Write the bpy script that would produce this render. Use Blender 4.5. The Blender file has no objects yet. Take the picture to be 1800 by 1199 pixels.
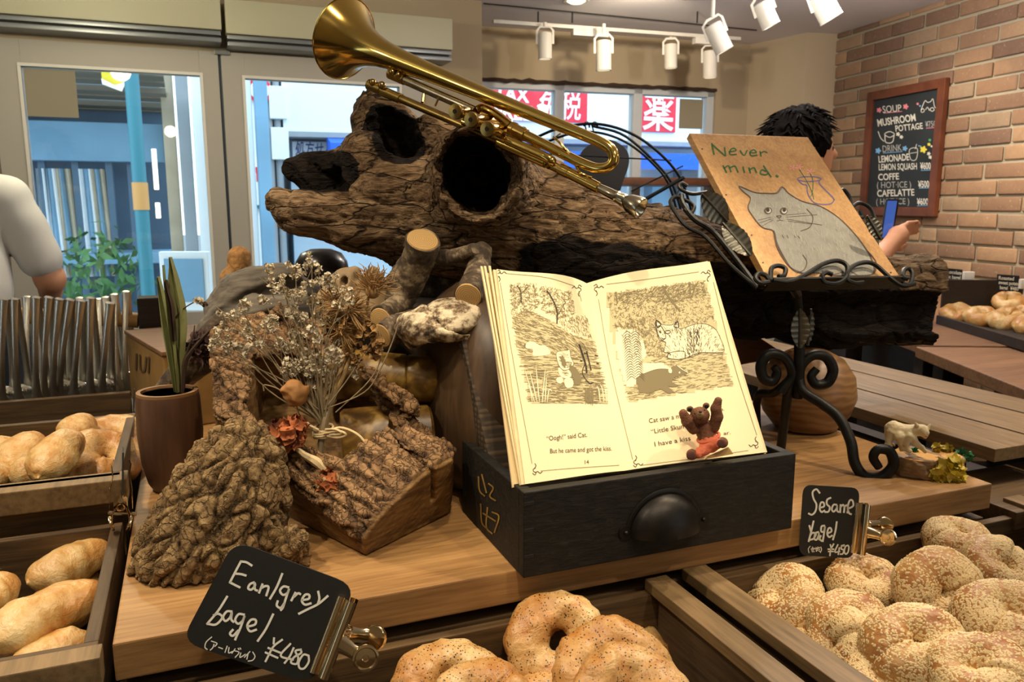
import bpy, bmesh, math, random
import numpy as np
from mathutils import Vector, Matrix
from mathutils.bvhtree import BVHTree
SC = bpy.context.scene
COL = SC.collection
# ------------------------------------------------------------------ camera
F = 1400.0; CAMZ = 1.30; PITCH = math.atan(240 / 1400)
cam_d = bpy.data.cameras.new('camera'); cam = bpy.data.objects.new('camera', cam_d); COL.objects.link(cam)
cam.location = (0, 0, CAMZ); cam.rotation_euler = (math.pi / 2 - PITCH, 0, 0)
cam_d.sensor_width = 36; cam_d.lens = 36 * F / 1800; cam_d.clip_start = 0.05; cam_d.clip_end = 200
SC.camera = cam
cam_d.dof.use_dof = True; cam_d.dof.focus_distance = 0.88; cam_d.dof.aperture_fstop = 16
SC.view_settings.view_transform = 'Standard'; SC.view_settings.look = 'None'
SC.view_settings.gamma = 1; SC.view_settings.exposure = 0.1; SC.view_settings.use_curve_mapping = False
# ------------------------------------------------------------------ daylight
wd = bpy.data.worlds.new('daylight'); SC.world = wd; wd.use_nodes = True
bg = wd.node_tree.nodes['Background']; bg.inputs[0].default_value = (0.68, 0.86, 1.0, 1); bg.inputs[1].default_value = 3.3
# ------------------------------------------------------------------ warm ceiling lamps over the display (all on the ceiling, above the frame)
WARM = (1.0, 0.82, 0.585)
def spot(loc, aim, power, size=55, blend=.45, rad=.025, col=WARM):
    l = bpy.data.lights.new('ceiling_spot', 'SPOT'); l.energy = power; l.color = col
    l.spot_size = math.radians(size); l.spot_blend = blend; l.shadow_soft_size = rad
    o = bpy.data.objects.new('ceiling_spot', l); COL.objects.link(o); o.location = loc
    d = Vector(aim) - Vector(loc); o.rotation_euler = d.to_track_quat('-Z', 'Y').to_euler(); return o
spot((0.75, 0.15, 2.2), (0.17, 0.98, 1.16), 26, 26, .35)   # book and bear
spot((0.95, 0.30, 2.2), (0.50, 1.22, 1.30), 24, 26, .35)   # painted board
spot((0.50, 1.22, 2.2), (-0.22, 0.82, 0.90), 36, 60)       # board and planter from behind, right
spot((-0.75, 0.45, 2.2), (-0.32, 0.95, 0.98), 36, 46)      # stump, planter
spot((0.95, 1.10, 2.2), (0.62, 0.95, 0.85), 34, 56)        # sesame bagels
spot((0.10, 0.10, 2.2), (0.0, 0.62, 0.8), 24, 50)          # front bagels and card
spot((-1.0, 0.9, 2.2), (-0.65, 0.95, 0.9), 36, 60)         # buns on the left
spot((0.05, 0.62, 2.2), (-0.05, 1.2, 1.2), 22, 48)          # log and trumpet
spot((1.5, 1.5, 2.2), (1.1, 1.6, 0.9), 26, 60)              # slatted table
spot((1.9, 2.4, 2.2), (2.45, 3.2, 0.7), 70, 80, .6)         # brick wall
spot((1.4, 3.3, 2.2), (2.1, 4.0, 1.2), 26, 70, .6)
spot((0.6, 3.6, 2.15), (0.6, 4.9, 1.9), 22, 100, .8)        # wall above the back window
# bare pendant bulbs hanging above and beside the frame
def bulb(loc, power, col=(1.0, .86, .66), rad=.05):
    l = bpy.data.lights.new('pendant_bulb', 'POINT'); l.energy = power; l.color = col; l.shadow_soft_size = rad
    o = bpy.data.objects.new('pendant_bulb', l); COL.objects.link(o); o.location = loc; return o
bulb((-1.25, 2.35, 2.0), 16, (1.0, .90, .62)); bulb((0.75, 2.3, 2.0), 24, (1.0, .90, .78)); bulb((1.7, 1.2, 1.9), 7); bulb((0.1, -0.5, 1.95), 3); bulb((-1.4, 0.6, 1.9), 6); bulb((1.35, 3.1, 2.05), 16, (1.0, .93, .90))
# ------------------------------------------------------------------ projection helpers (pixel of the 1800x1199 frame -> point in the room)
CAM = np.array([0, 0, CAMZ])
CP, SP = math.cos(PITCH), math.sin(PITCH)
def ray(px, py):
    x = (px - 900) / F; y = -(py - 599.5) / F
    return np.array([x, CP + y * SP, -SP + y * CP])
def AT(px, py, Y):
    r = ray(px, py); return CAM + r * (Y / r[1])
def ON(px, py, z):
    r = ray(px, py); return CAM + r * ((z - CAMZ) / r[2])
def PL(px, py, p0, n):
    r = ray(px, py); t = np.dot(np.asarray(p0) - CAM, n) / np.dot(r, n); return CAM + r * t
# table frame: u runs along the front edge of the wooden board, v away from the viewer
ANG = math.radians(21.93)
U = np.array([math.cos(ANG), math.sin(ANG), 0]); V = np.array([-math.sin(ANG), math.cos(ANG), 0]); Z = np.array([0, 0, 1.0])
O0 = np.array([-0.369, 0.677, 0])
def W(u, v, z): return O0 + U * u + V * v + Z * z
def UV(p): d = np.asarray(p) - O0; return float(d @ U), float(d @ V)
def nrm(a): a = np.asarray(a, float); return a / max(1e-12, np.linalg.norm(a))
rnd = random.Random(7)
# ------------------------------------------------------------------ objects
def prop(o, label=None, cat=None, group=None, kind=None):
    if label: o['label'] = label
    if cat: o['category'] = cat
    if group: o['group'] = group
    if kind: o['kind'] = kind
    return o
ORG = {}
def thing(name, label, cat, loc=(0, 0, 0), group=None):
    o = bpy.data.objects.new(name, None); COL.objects.link(o); o.location = tuple(loc); o.empty_display_size = .02
    ORG[o] = np.array(loc, float); return prop(o, label, cat, group)
def mk(name, vf, mat, parent=None, smooth=True, local=False, attrs=None, org=None):
    v, f = vf[0], vf[1]
    v = np.asarray(v, float).reshape(-1, 3)
    base = np.zeros(3)
    if parent is not None: base = ORG.get(parent, base)
    elif org is not None: base = np.asarray(org, float)
    if not local: v = v - base
    me = bpy.data.meshes.new(name)
    me.from_pydata(v.tolist(), [], [tuple(int(i) for i in q) for q in f])
    if smooth: me.polygons.foreach_set('use_smooth', [True] * len(me.polygons))
    if attrs:
        for k, a in attrs.items():
            at = me.attributes.new(k, 'FLOAT', 'POINT'); at.data.foreach_set('value', np.asarray(a, np.float32))
    me.update()
    if smooth and len(f) < 9000 and not attrs: me.set_sharp_from_angle(angle=math.radians(42))
    if mat is not None: me.materials.append(mat)
    o = bpy.data.objects.new(name, me); COL.objects.link(o)
    if parent is not None: o.parent = parent; ORG[o] = base
    elif org is not None: o.location = tuple(base)
    return o
def struct(name, vf, mat, smooth=False):
    o = mk(name, vf, mat, smooth=smooth); o['kind'] = 'structure'; return o
def dup(root, loc, rot=None, label=None, scale=None):
    def cp(o, par):
        c = o.copy(); COL.objects.link(c)
        if par is not None: c.parent = par
        for ch in o.children: cp(ch, c)
        return c
    r = cp(root, None); r.location = tuple(loc)
    if rot is not None: r.rotation_euler = rot
    if scale is not None: r.scale = (scale,) * 3 if not hasattr(scale, '__len__') else scale
    if label: r['label'] = label
    return r
# ------------------------------------------------------------------ geometry
def join(*vfs):
    V_, F_ = [], []; n = 0
    for v, f in vfs:
        v = np.asarray(v, float).reshape(-1, 3); V_.append(v); F_ += [tuple(i + n for i in q) for q in f]; n += len(v)
    return np.concatenate(V_) if V_ else np.zeros((0, 3)), F_
def xf(vf, M):
    M = np.array(M); v = np.asarray(vf[0], float).reshape(-1, 3); return v @ M[:3, :3].T + M[:3, 3], vf[1]
def frame(o, x, y, z): 
    M = np.eye(4); M[:3, 0] = x; M[:3, 1] = y; M[:3, 2] = z; M[:3, 3] = o; return M
def hexa(c, bev=0.0):
    """box from 8 corners given as bottom loop 0-3 and top loop 4-7"""
    bm = bmesh.new(); vs = [bm.verts.new(tuple(p)) for p in c]
    for q in ((3, 2, 1, 0), (4, 5, 6, 7), (0, 1, 5, 4), (1, 2, 6, 5), (2, 3, 7, 6), (3, 0, 4, 7)): bm.faces.new([vs[i] for i in q])
    if bev: bmesh.ops.bevel(bm, geom=bm.edges[:], offset=bev, segments=2, affect='EDGES', profile=.6)
    return bm2(bm)
def bm2(bm):
    bmesh.ops.recalc_face_normals(bm, faces=bm.faces)
    bm.verts.ensure_lookup_table(); v = np.array([tuple(x.co) for x in bm.verts]); f = [tuple(x.index for x in q.verts) for q in bm.faces]
    bm.free(); return v, f
def box(lo, hi, bev=0.0, M=None):
    x0, y0, z0 = lo; x1, y1, z1 = hi
    r = hexa([(x0, y0, z0), (x1, y0, z0), (x1, y1, z0), (x0, y1, z0), (x0, y0, z1), (x1, y0, z1), (x1, y1, z1), (x0, y1, z1)], bev)
    return xf(r, M) if M is not None else r
TM = frame(O0, U, V, Z)
def tbox(lo, hi, bev=.0015): return box(lo, hi, bev, TM)          # box in the table frame
def smooth_pts(pts, n=8, closed=False):
    P = [np.asarray(p, float) for p in pts]; out = []
    N = len(P)
    for i in range(N if closed else N - 1):
        p0 = P[(i - 1) % N] if (closed or i > 0) else 2 * P[0] - P[1]
        p1 = P[i]; p2 = P[(i + 1) % N]
        p3 = P[(i + 2) % N] if (closed or i + 2 < N) else 2 * P[-1] - P[-2]
        for k in range(n):
            t = k / n
            out.append(.5 * (2 * p1 + (p2 - p0) * t + (2 * p0 - 5 * p1 + 4 * p2 - p3) * t * t + (3 * p1 - p0 - 3 * p2 + p3) * t ** 3))
    if not closed: out.append(P[-1])
    return out
def tube(pts, r, seg=8, closed=False, caps=True, flat=None, up=None):
    P = np.array(pts, float); n = len(P)
    if np.isscalar(r): r = [r] * n
    if len(r) != n: r = np.interp(np.linspace(0, 1, n), np.linspace(0, 1, len(r)), r)
    T = np.zeros_like(P)
    for i in range(n):
        a = P[(i - 1) % n] if (closed or i > 0) else P[i]; b = P[(i + 1) % n] if (closed or i < n - 1) else P[i]
        T[i] = nrm(b - a)
    N = np.cross(T[0], [0, 0, 1] if up is None else up)
    if np.linalg.norm(N) < 1e-3: N = np.cross(T[0], [0, 1, 0])
    N = nrm(N); vs = []; a = np.linspace(0, 2 * math.pi, seg, endpoint=False); ca, sa = np.cos(a), np.sin(a)
    for i in range(n):
        N = nrm(N - T[i] * (N @ T[i])); B = np.cross(T[i], N)
        k = flat if flat is not None else 1.0
        vs.append(P[i] + r[i] * (ca[:, None] * N + k * sa[:, None] * B))
    v = np.concatenate(vs); f = []
    for i in range(n if closed else n - 1):
        j = (i + 1) % n
        for s in range(seg):
            t = (s + 1) % seg; f.append((i * seg + s, i * seg + t, j * seg + t, j * seg + s))
    if caps and not closed:
        f.append(tuple(range(seg))[::-1]); f.append(tuple((n - 1) * seg + s for s in range(seg)))
    return v, f
def lathe(prof, seg=32, M=None, cap=True):
    a = np.linspace(0, 2 * math.pi, seg, endpoint=False); vs = []; f = []
    for r, z in prof: vs.append(np.stack([r * np.cos(a), r * np.sin(a), np.full(seg, z)], 1))
    n = len(prof)
    for i in range(n - 1):
        for s in range(seg):
            t = (s + 1) % seg; f.append((i * seg + s, i * seg + t, (i + 1) * seg + t, (i + 1) * seg + s))
    if cap:
        if prof[0][0] > 1e-6: f.append(tuple(range(seg))[::-1])
        if prof[-1][0] > 1e-6: f.append(tuple((n - 1) * seg + s for s in range(seg)))
    r = (np.concatenate(vs), f)
    return xf(r, M) if M is not None else r
def axis_frame(p, d, up=(0, 0, 1)):
    z = nrm(d); x = np.cross(up, z)
    if np.linalg.norm(x) < 1e-3: x = np.array([1.0, 0, 0])
    x = nrm(x); return frame(p, x, np.cross(z, x), z)
def cyl(p, q, r0, r1=None, seg=16):
    r1 = r0 if r1 is None else r1; p = np.asarray(p, float); q = np.asarray(q, float); L = np.linalg.norm(q - p)
    return lathe([(r0, 0), (r1, L)], seg, axis_frame(p, q - p))
def ball(c, r, seg=12, ring=8):
    r = (r,) * 3 if np.isscalar(r) else r
    v, f = lathe([(max(1e-5, math.sin(math.pi * i / ring)), -math.cos(math.pi * i / ring)) for i in range(ring + 1)], seg, cap=False)
    return v * np.array(r) + np.asarray(c), f
def prism(poly, n, th):
    """closed polygon (3D points) extruded by th along n"""
    P = np.array(poly, float); k = len(P); Q = P + np.asarray(n) * th
    bm = bmesh.new(); a = [bm.verts.new(tuple(p)) for p in P]; b = [bm.verts.new(tuple(p)) for p in Q]
    f1 = bm.faces.new(a); f2 = bm.faces.new(b[::-1])
    for i in range(k): bm.faces.new((a[i], b[i], b[(i + 1) % k], a[(i + 1) % k]))
    bmesh.ops.triangulate(bm, faces=[f1, f2]); return bm2(bm)
def ngrid(fn, nu, nv, closed_u=False):
    v = [fn(i / (nu if closed_u else nu - 1), j / (nv - 1)) for i in range(nu) for j in range(nv)]; f = []
    for i in range(nu if closed_u else nu - 1):
        for j in range(nv - 1):
            k = (i + 1) % nu; f.append((i * nv + j, k * nv + j, k * nv + j + 1, i * nv + j + 1))
    return np.array(v), f
# ------------------------------------------------------------------ noise
def _h(i, j, k, s):
    n = (i * 374761393 + j * 668265263 + k * 2147483647 + s * 974634777) & 0xffffffff
    n = ((n ^ (n >> 13)) * 1274126177) & 0xffffffff
    return ((n ^ (n >> 16)) & 0xffffff).astype(np.float32) / np.float32(0xffffff)
def vnoise(P, s=0):
    P = np.asarray(P, np.float32); I = np.floor(P).astype(np.int64); t = P - I; t = t * t * (3 - 2 * t)
    x, y, z = I[:, 0], I[:, 1], I[:, 2]; r = 0
    for a in (0, 1):
        for b in (0, 1):
            for c in (0, 1):
                w = (t[:, 0] if a else 1 - t[:, 0]) * (t[:, 1] if b else 1 - t[:, 1]) * (t[:, 2] if c else 1 - t[:, 2])
                r = r + w * _h(x + a, y + b, z + c, s)
    return r * 2 - 1
def fbm(P, o=3, s=0, g=.5):
    r = 0; a = 1; P = np.asarray(P, np.float32)
    for i in range(o): r = r + a * vnoise(P * (2 ** i) + 17.3 * i, s + i); a *= g
    return r
def ridge(P, o=3, s=0):
    r = 0; a = 1; P = np.asarray(P, np.float32)
    for i in range(o): r = r + a * (1 - 2 * np.abs(vnoise(P * (2 ** i) + 9.7 * i, s + i))); a *= .5
    return r
def worley(P, s=0):
    P = np.asarray(P, np.float32); I = np.floor(P).astype(np.int64)
    d1 = np.full(len(P), 9e9, np.float32); d2 = d1.copy(); idn = np.zeros(len(P), np.float32)
    for a in (-1, 0, 1):
        for b in (-1, 0, 1):
            for c in (-1, 0, 1):
                x, y, z = I[:, 0] + a, I[:, 1] + b, I[:, 2] + c
                q = np.stack([x + _h(x, y, z, s), y + _h(x, y, z, s + 1), z + _h(x, y, z, s + 2)], 1)
                d = np.sqrt(((q - P) ** 2).sum(1)); hh = _h(x, y, z, s + 3)
                m = d < d1; d2 = np.where(m, d1, np.minimum(d2, d)); idn = np.where(m, hh, idn); d1 = np.where(m, d, d1)
    return d1, d2, idn
# ------------------------------------------------------------------ solid sculpting on a grid
def s_cap(P, a, b, ra, rb=None):
    rb = ra if rb is None else rb; a = np.asarray(a, np.float32); b = np.asarray(b, np.float32); d = b - a
    t = np.clip(((P - a) @ d) / max(1e-9, float(d @ d)), 0, 1)
    return np.sqrt(((P - a - t[..., None] * d) ** 2).sum(-1)) - (ra + (rb - ra) * t)
def s_ell(P, c, r, R=None):
    q = P - np.asarray(c, np.float32)
    if R is not None: q = q @ np.asarray(R, np.float32)
    r = np.asarray(r, np.float32); k0 = np.sqrt(((q / r) ** 2).sum(-1)); k1 = np.sqrt(((q / (r * r)) ** 2).sum(-1))
    return k0 * (k0 - 1) / np.maximum(k1, 1e-6)
def s_box(P, c, h, R=None, r=0.0):
    q = P - np.asarray(c, np.float32)
    if R is not None: q = q @ np.asarray(R, np.float32)
    q = np.abs(q) - (np.asarray(h, np.float32) - r)
    return np.sqrt((np.maximum(q, 0) ** 2).sum(-1)) + np.minimum(q.max(-1), 0) - r
def smin(a, b, k):
    if k <= 0: return np.minimum(a, b)
    h = np.clip(.5 + .5 * (b - a) / k, 0, 1); return b + (a - b) * h - k * h * (1 - h)
def smax(a, b, k): return -smin(-a, -b, k)
def chain(P, pts, k=.0):
    """pts: [(point, radius), ...]"""
    d = None
    for (a, ra), (b, rb) in zip(pts[:-1], pts[1:]):
        e = s_cap(P, a, b, ra, rb); d = e if d is None else smin(d, e, k)
    return d
def nets(fn, lo, hi, h):
    lo = np.asarray(lo, np.float32); hi = np.asarray(hi, np.float32); n = np.ceil((hi - lo) / h).astype(int) + 1
    ax = [lo[i] + h * np.arange(n[i], dtype=np.float32) for i in range(3)]
    D = np.empty(n, np.float32)
    step = max(1, int(1.2e6 // (n[1] * n[2])))
    for i in range(0, n[0], step):
        g = np.stack(np.meshgrid(ax[0][i:i + step], ax[1], ax[2], indexing='ij'), -1); D[i:i + step] = fn(g.reshape(-1, 3)).reshape(g.shape[:3])
    D[0] = D[-1] = 1; D[:, 0] = D[:, -1] = 1; D[:, :, 0] = D[:, :, -1] = 1
    S = D < 0; c = [slice(0, -1), slice(1, None)]
    cs = S[c[0], c[0], c[0]].astype(np.int8); cnt = np.zeros_like(cs)
    for a in (0, 1):
        for b in (0, 1):
            for e in (0, 1): cnt += S[c[a], c[b], c[e]]
    act = (cnt > 0) & (cnt < 8); idx = -np.ones(act.shape, np.int64); I = np.argwhere(act); idx[act] = np.arange(len(I))
    acc = np.zeros((len(I), 3), np.float32); m = np.zeros(len(I), np.float32)
    cor = [(a, b, e) for a in (0, 1) for b in (0, 1) for e in (0, 1)]
    for p in cor:
        for ax_ in range(3):
            if p[ax_]: continue
            q = list(p); q[ax_] = 1
            d0 = D[I[:, 0] + p[0], I[:, 1] + p[1], I[:, 2] + p[2]]; d1 = D[I[:, 0] + q[0], I[:, 1] + q[1], I[:, 2] + q[2]]
            k = (d0 < 0) != (d1 < 0); t = np.where(k, d0 / np.where(k, d0 - d1, 1), 0)
            pos = np.tile(np.array(p, np.float32), (len(I), 1)); pos[:, ax_] = t
            acc += pos * k[:, None]; m += k
    v = lo + h * (I + acc / np.maximum(m, 1)[:, None])
    F_ = []
    for ax_ in range(3):
        o1, o2 = [(1, 2), (2, 0), (0, 1)][ax_]
        sl0 = [slice(1, -1)] * 3; sl1 = [slice(1, -1)] * 3; sl0[ax_] = slice(0, -1); sl1[ax_] = slice(1, None)
        a = S[tuple(sl0)]; b = S[tuple(sl1)]; E = np.argwhere(a != b); ins = a[a != b]
        if not len(E): continue
        G = E.copy()
        for k in range(3):
            if k != ax_: G[:, k] += 1
        def cell(d1, d2):
            q = G.copy(); q[:, o1] -= d1; q[:, o2] -= d2; return idx[q[:, 0], q[:, 1], q[:, 2]]
        Q = np.stack([cell(1, 1), cell(0, 1), cell(0, 0), cell(1, 0)], 1); Q[~ins] = Q[~ins][:, ::-1]
        F_.append(Q)
    return v.astype(float), np.concatenate(F_)
def vnormals(v, f):
    f = np.asarray(f); n = np.cross(v[f[:, 2]] - v[f[:, 0]], v[f[:, 3]] - v[f[:, 1]]); N = np.zeros_like(v)
    for k in range(4): np.add.at(N, f[:, k], n)
    return N / np.maximum(np.linalg.norm(N, axis=1), 1e-12)[:, None]
def relax(v, f, it=1):
    f = np.asarray(f)
    for _ in range(it):
        A = np.zeros_like(v); c = np.zeros(len(v))
        for k in range(4):
            np.add.at(A, f[:, k], v[f[:, (k + 1) % 4]]); np.add.at(c, f[:, k], 1)
            np.add.at(A, f[:, k], v[f[:, (k + 3) % 4]]); np.add.at(c, f[:, k], 1)
        v = .5 * v + .5 * A / np.maximum(c, 1)[:, None]
    return v
# ------------------------------------------------------------------ materials
MAT = {}
class NT:
    def __init__(s, name, rough=.6, metal=0, spec=.5):
        s.m = bpy.data.materials.new(name); s.m.use_nodes = True; s.t = s.m.node_tree; s.n = s.t.nodes
        s.b = s.n['Principled BSDF']; s.b.inputs['Roughness'].default_value = rough; s.b.inputs['Metallic'].default_value = metal
        s.b.inputs['Specular IOR Level'].default_value = spec; MAT[name] = s.m
    def node(s, ty, **k):
        x = s.n.new(ty)
        for a, b in k.items():
            if a.startswith('i_'): x.inputs[a[2:].replace('_', ' ')].default_value = b
            else: setattr(x, a, b)
        return x
    def link(s, a, b): s.t.links.new(a, b)
    def coord(s, scale=(1, 1, 1), rot=(0, 0, 0), kind='Object'):
        c = s.node('ShaderNodeTexCoord'); m = s.node('ShaderNodeMapping'); m.inputs['Rotation'].default_value = rot; m.inputs['Scale'].default_value = scale
        s.link(c.outputs[kind], m.inputs[0]); return m.outputs[0]
    def noise(s, vec, scale=5, detail=4, rough=.5, dist=0):
        x = s.node('ShaderNodeTexNoise'); x.inputs['Scale'].default_value = scale; x.inputs['Detail'].default_value = detail
        x.inputs['Roughness'].default_value = rough; x.inputs['Distortion'].default_value = dist; s.link(vec, x.inputs['Vector']); return x.outputs['Fac']
    def attr(s, name):
        x = s.node('ShaderNodeAttribute'); x.attribute_name = name; return x.outputs['Fac']
    def ramp(s, fac, stops):
        x = s.node('ShaderNodeValToRGB'); e = x.color_ramp.elements
        while len(e) < len(stops): e.new(.5)
        for q, (p, c) in zip(e, stops): q.position = p; q.color = (*c, 1) if len(c) == 3 else c
        s.link(fac, x.inputs[0]); return x.outputs[0]
    def mix(s, fac, a, b, mode='MIX'):
        x = s.node('ShaderNodeMix'); x.data_type = 'RGBA'; x.blend_type = mode
        for sock, val in ((x.inputs[0], fac), (x.inputs[6], a), (x.inputs[7], b)):
            if isinstance(val, (int, float)): sock.default_value = val
            elif isinstance(val, tuple): sock.default_value = (*val, 1)[:4]
            else: s.link(val, sock)
        return x.outputs[2]
    def math(s, op, a, b=0):
        x = s.node('ShaderNodeMath'); x.operation = op
        for i, val in enumerate((a, b)):
            if isinstance(val, (int, float)): x.inputs[i].default_value = val
            else: s.link(val, x.inputs[i])
        return x.outputs[0]
    def color(s, c):
        if isinstance(c, tuple): s.b.inputs['Base Color'].default_value = (*c, 1)[:4]
        else: s.link(c, s.b.inputs['Base Color'])
    def cracks(s, vec, scale, w=.06, warp=.35, wsc=3.0):
        n = s.node('ShaderNodeTexNoise'); n.inputs['Scale'].default_value = scale * wsc / 4; n.inputs['Detail'].default_value = 4; s.link(vec, n.inputs['Vector'])
        a = s.node('ShaderNodeVectorMath'); a.operation = 'SCALE'; a.inputs['Scale'].default_value = warp / scale; s.link(n.outputs['Color'], a.inputs[0])
        b = s.node('ShaderNodeVectorMath'); b.operation = 'ADD'; s.link(vec, b.inputs[0]); s.link(a.outputs[0], b.inputs[1])
        v = s.node('ShaderNodeTexVoronoi'); v.feature = 'DISTANCE_TO_EDGE'; v.inputs['Scale'].default_value = scale; s.link(b.outputs[0], v.inputs['Vector'])
        return s.ramp(v.outputs['Distance'], [(0, (0, 0, 0)), (w, (1, 1, 1))])
    def bump(s, h, strength=.3, dist=.002):
        x = s.node('ShaderNodeBump'); x.inputs['Strength'].default_value = strength; x.inputs['Distance'].default_value = dist
        s.link(h, x.inputs['Height']); s.link(x.outputs[0], s.b.inputs['Normal'])
def S(c):  # sRGB 0-255 -> linear
    return tuple(((x / 255) / 12.92 if x / 255 <= .04045 else ((x / 255 + .055) / 1.055) ** 2.4) for x in c)
def plain(name, c, rough=.6, metal=0, bump=0, bscale=200, spec=.5, var=0):
    m = NT(name, rough, metal, spec); c = S(c)
    vec = m.coord()
    if var:
        n = m.noise(vec, bscale * .2, 4); m.color(m.ramp(n, [(.3, tuple(x * (1 - var) for x in c)), (.7, tuple(min(1, x * (1 + var)) for x in c))]))
    else: m.color(c)
    if bump: m.bump(m.noise(vec, bscale, 3), bump, .001)
    return m.m
def wood(name, dark, mid, light, axis='u', rough=.55, grain=14, bump=.25, ang=ANG, knots=True):
    m = NT(name, rough); s = {'u': (1.2, grain, grain), 'v': (grain, 1.2, grain), 'z': (grain, grain, 1.2)}[axis]
    c = m.node('ShaderNodeTexCoord'); r = m.node('ShaderNodeMapping'); r.inputs['Rotation'].default_value = (0, 0, -ang); m.link(c.outputs['Object'], r.inputs[0])
    q = m.node('ShaderNodeMapping'); q.inputs['Scale'].default_value = s; m.link(r.outputs[0], q.inputs[0])
    g = m.noise(q.outputs[0], 1.6, 5, .55, 1.2)
    q2 = m.node('ShaderNodeMapping'); q2.inputs['Scale'].default_value = tuple(x * (5 if x > 2 else 3) for x in s); m.link(r.outputs[0], q2.inputs[0])
    f = m.noise(q2.outputs[0], 3.0, 4, .6)
    col = m.ramp(g, [(.28, S(dark)), (.5, S(mid)), (.74, S(light))])
    col = m.mix(.45, col, m.ramp(f, [(.3, S(dark)), (.62, S(light))]))
    if knots:
        v = m.node('ShaderNodeTexVoronoi'); v.inputs['Scale'].default_value = 5.5; m.link(r.outputs[0], v.inputs['Vector'])
        k = m.ramp(v.outputs['Distance'], [(0.0, (1, 1, 1)), (.075, (0, 0, 0))]); col = m.mix(m.math('MULTIPLY', k, .7), col, tuple(x * .45 for x in S(dark)))
    m.color(col); m.bump(f, bump, .0012); return m.m
# ------------------------------------------------------------------ drawing on surfaces
class Plane:
    def __init__(s, p, n, toward=None):
        s.p = np.asarray(p, float); s.n = nrm(n)
        if s.n @ (CAM - s.p) < 0: s.n = -s.n
    def hit(s, px, py): return PL(px, py, s.p, s.n), s.n
class Surf:
    def __init__(s, vf): s.t = BVHTree.FromPolygons([tuple(p) for p in vf[0]], [tuple(int(i) for i in f) for f in vf[1]])
    def hit(s, px, py):
        r = nrm(ray(px, py)); h, n, i, d = s.t.ray_cast(Vector(CAM), Vector(r))
        if h is None: return None, None
        n = np.array(n); 
        if n @ r > 0: n = -n
        return np.array(h), n
def decal(P2, F2, surf, lift=.0004):
    out = []; ok = []
    for x, y in P2:
        h, n = surf.hit(x, y); ok.append(h is not None); out.append(h + n * lift if h is not None else CAM)
    return np.array(out).reshape(-1, 3), [f for f in F2 if all(ok[i] for i in f)]
def strip2(pts, w, closed=False, n=5, taper=False):
    """flat 2D ribbon along a smoothed polyline"""
    P = [np.array((p[0], p[1], 0.0)) for p in pts]
    if len(P) > 2 and n > 1: P = smooth_pts(P, n, closed)
    P = np.array(P)[:, :2]; k = len(P)
    if closed: P = np.vstack([P, P[:1]]); k += 1
    T = np.gradient(P, axis=0); T /= np.maximum(np.linalg.norm(T, axis=1), 1e-9)[:, None]; N = np.stack([-T[:, 1], T[:, 0]], 1)
    ww = np.full(k, w / 2.0)
    if taper: ww = ww * np.sin(np.linspace(.12, math.pi - .12, k)) ** .6
    v = np.concatenate([P + N * ww[:, None], P - N * ww[:, None]])
    if closed: pass
    else:
        v[0] -= T[0] * ww[0] * .6; v[k] -= T[0] * ww[0] * .6; v[k - 1] += T[-1] * ww[-1] * .6; v[2 * k - 1] += T[-1] * ww[-1] * .6
    return v, [(i, i + 1, k + i + 1, k + i) for i in range(k - 1)]
def join2(l):
    V_, F_, n = [], [], 0
    for v, f in l: V_.append(np.asarray(v)); F_ += [tuple(i + n for i in q) for q in f]; n += len(v)
    return np.concatenate(V_), F_
_gl = {}
def glyphs(t, off=0.0, res=3):
    if (t, off) in _gl: return _gl[(t, off)]
    c = bpy.data.curves.new('t', 'FONT'); c.body = t; c.size = 1; c.offset = off; c.resolution_u = res; c.fill_mode = 'FRONT'
    o = bpy.data.objects.new('t', c); COL.objects.link(o); bpy.context.view_layer.update()
    me = bpy.data.meshes.new_from_object(o.evaluated_get(bpy.context.evaluated_depsgraph_get()))
    v = np.array([tuple(x.co)[:2] for x in me.vertices]).reshape(-1, 2); f = [tuple(p.vertices) for p in me.polygons]
    bpy.data.objects.remove(o); bpy.data.curves.remove(c); bpy.data.meshes.remove(me)
    _gl[(t, off)] = (v, f); return v, f
def text2(t, p0, p1, h, off=0.0, up=None):
    """glyphs fitted so the run spans p0->p1 (pixels, baseline) with letters h px high"""
    v, f = glyphs(t, off); lo = v.min(0); hi = v.max(0); w = hi[0] - lo[0]
    p0 = np.array(p0, float); p1 = np.array(p1, float); e = (p1 - p0)
    if up is None: up = np.array([e[1], -e[0]]) / np.linalg.norm(e)
    else: up = np.array(up, float); up = up / np.linalg.norm(up)
    asc = glyphs('H')[0][:, 1].max()
    return p0 + ((v[:, :1] - lo[0]) / w) * e + (v[:, 1:] / asc) * h * up, f
def poly_fill(pts):
    from mathutils.geometry import tessellate_polygon
    P = [Vector((p[0], p[1], 0)) for p in pts]
    return np.array([(p[0], p[1]) for p in pts]), [tuple(t) for t in tessellate_polygon([P])]
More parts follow.
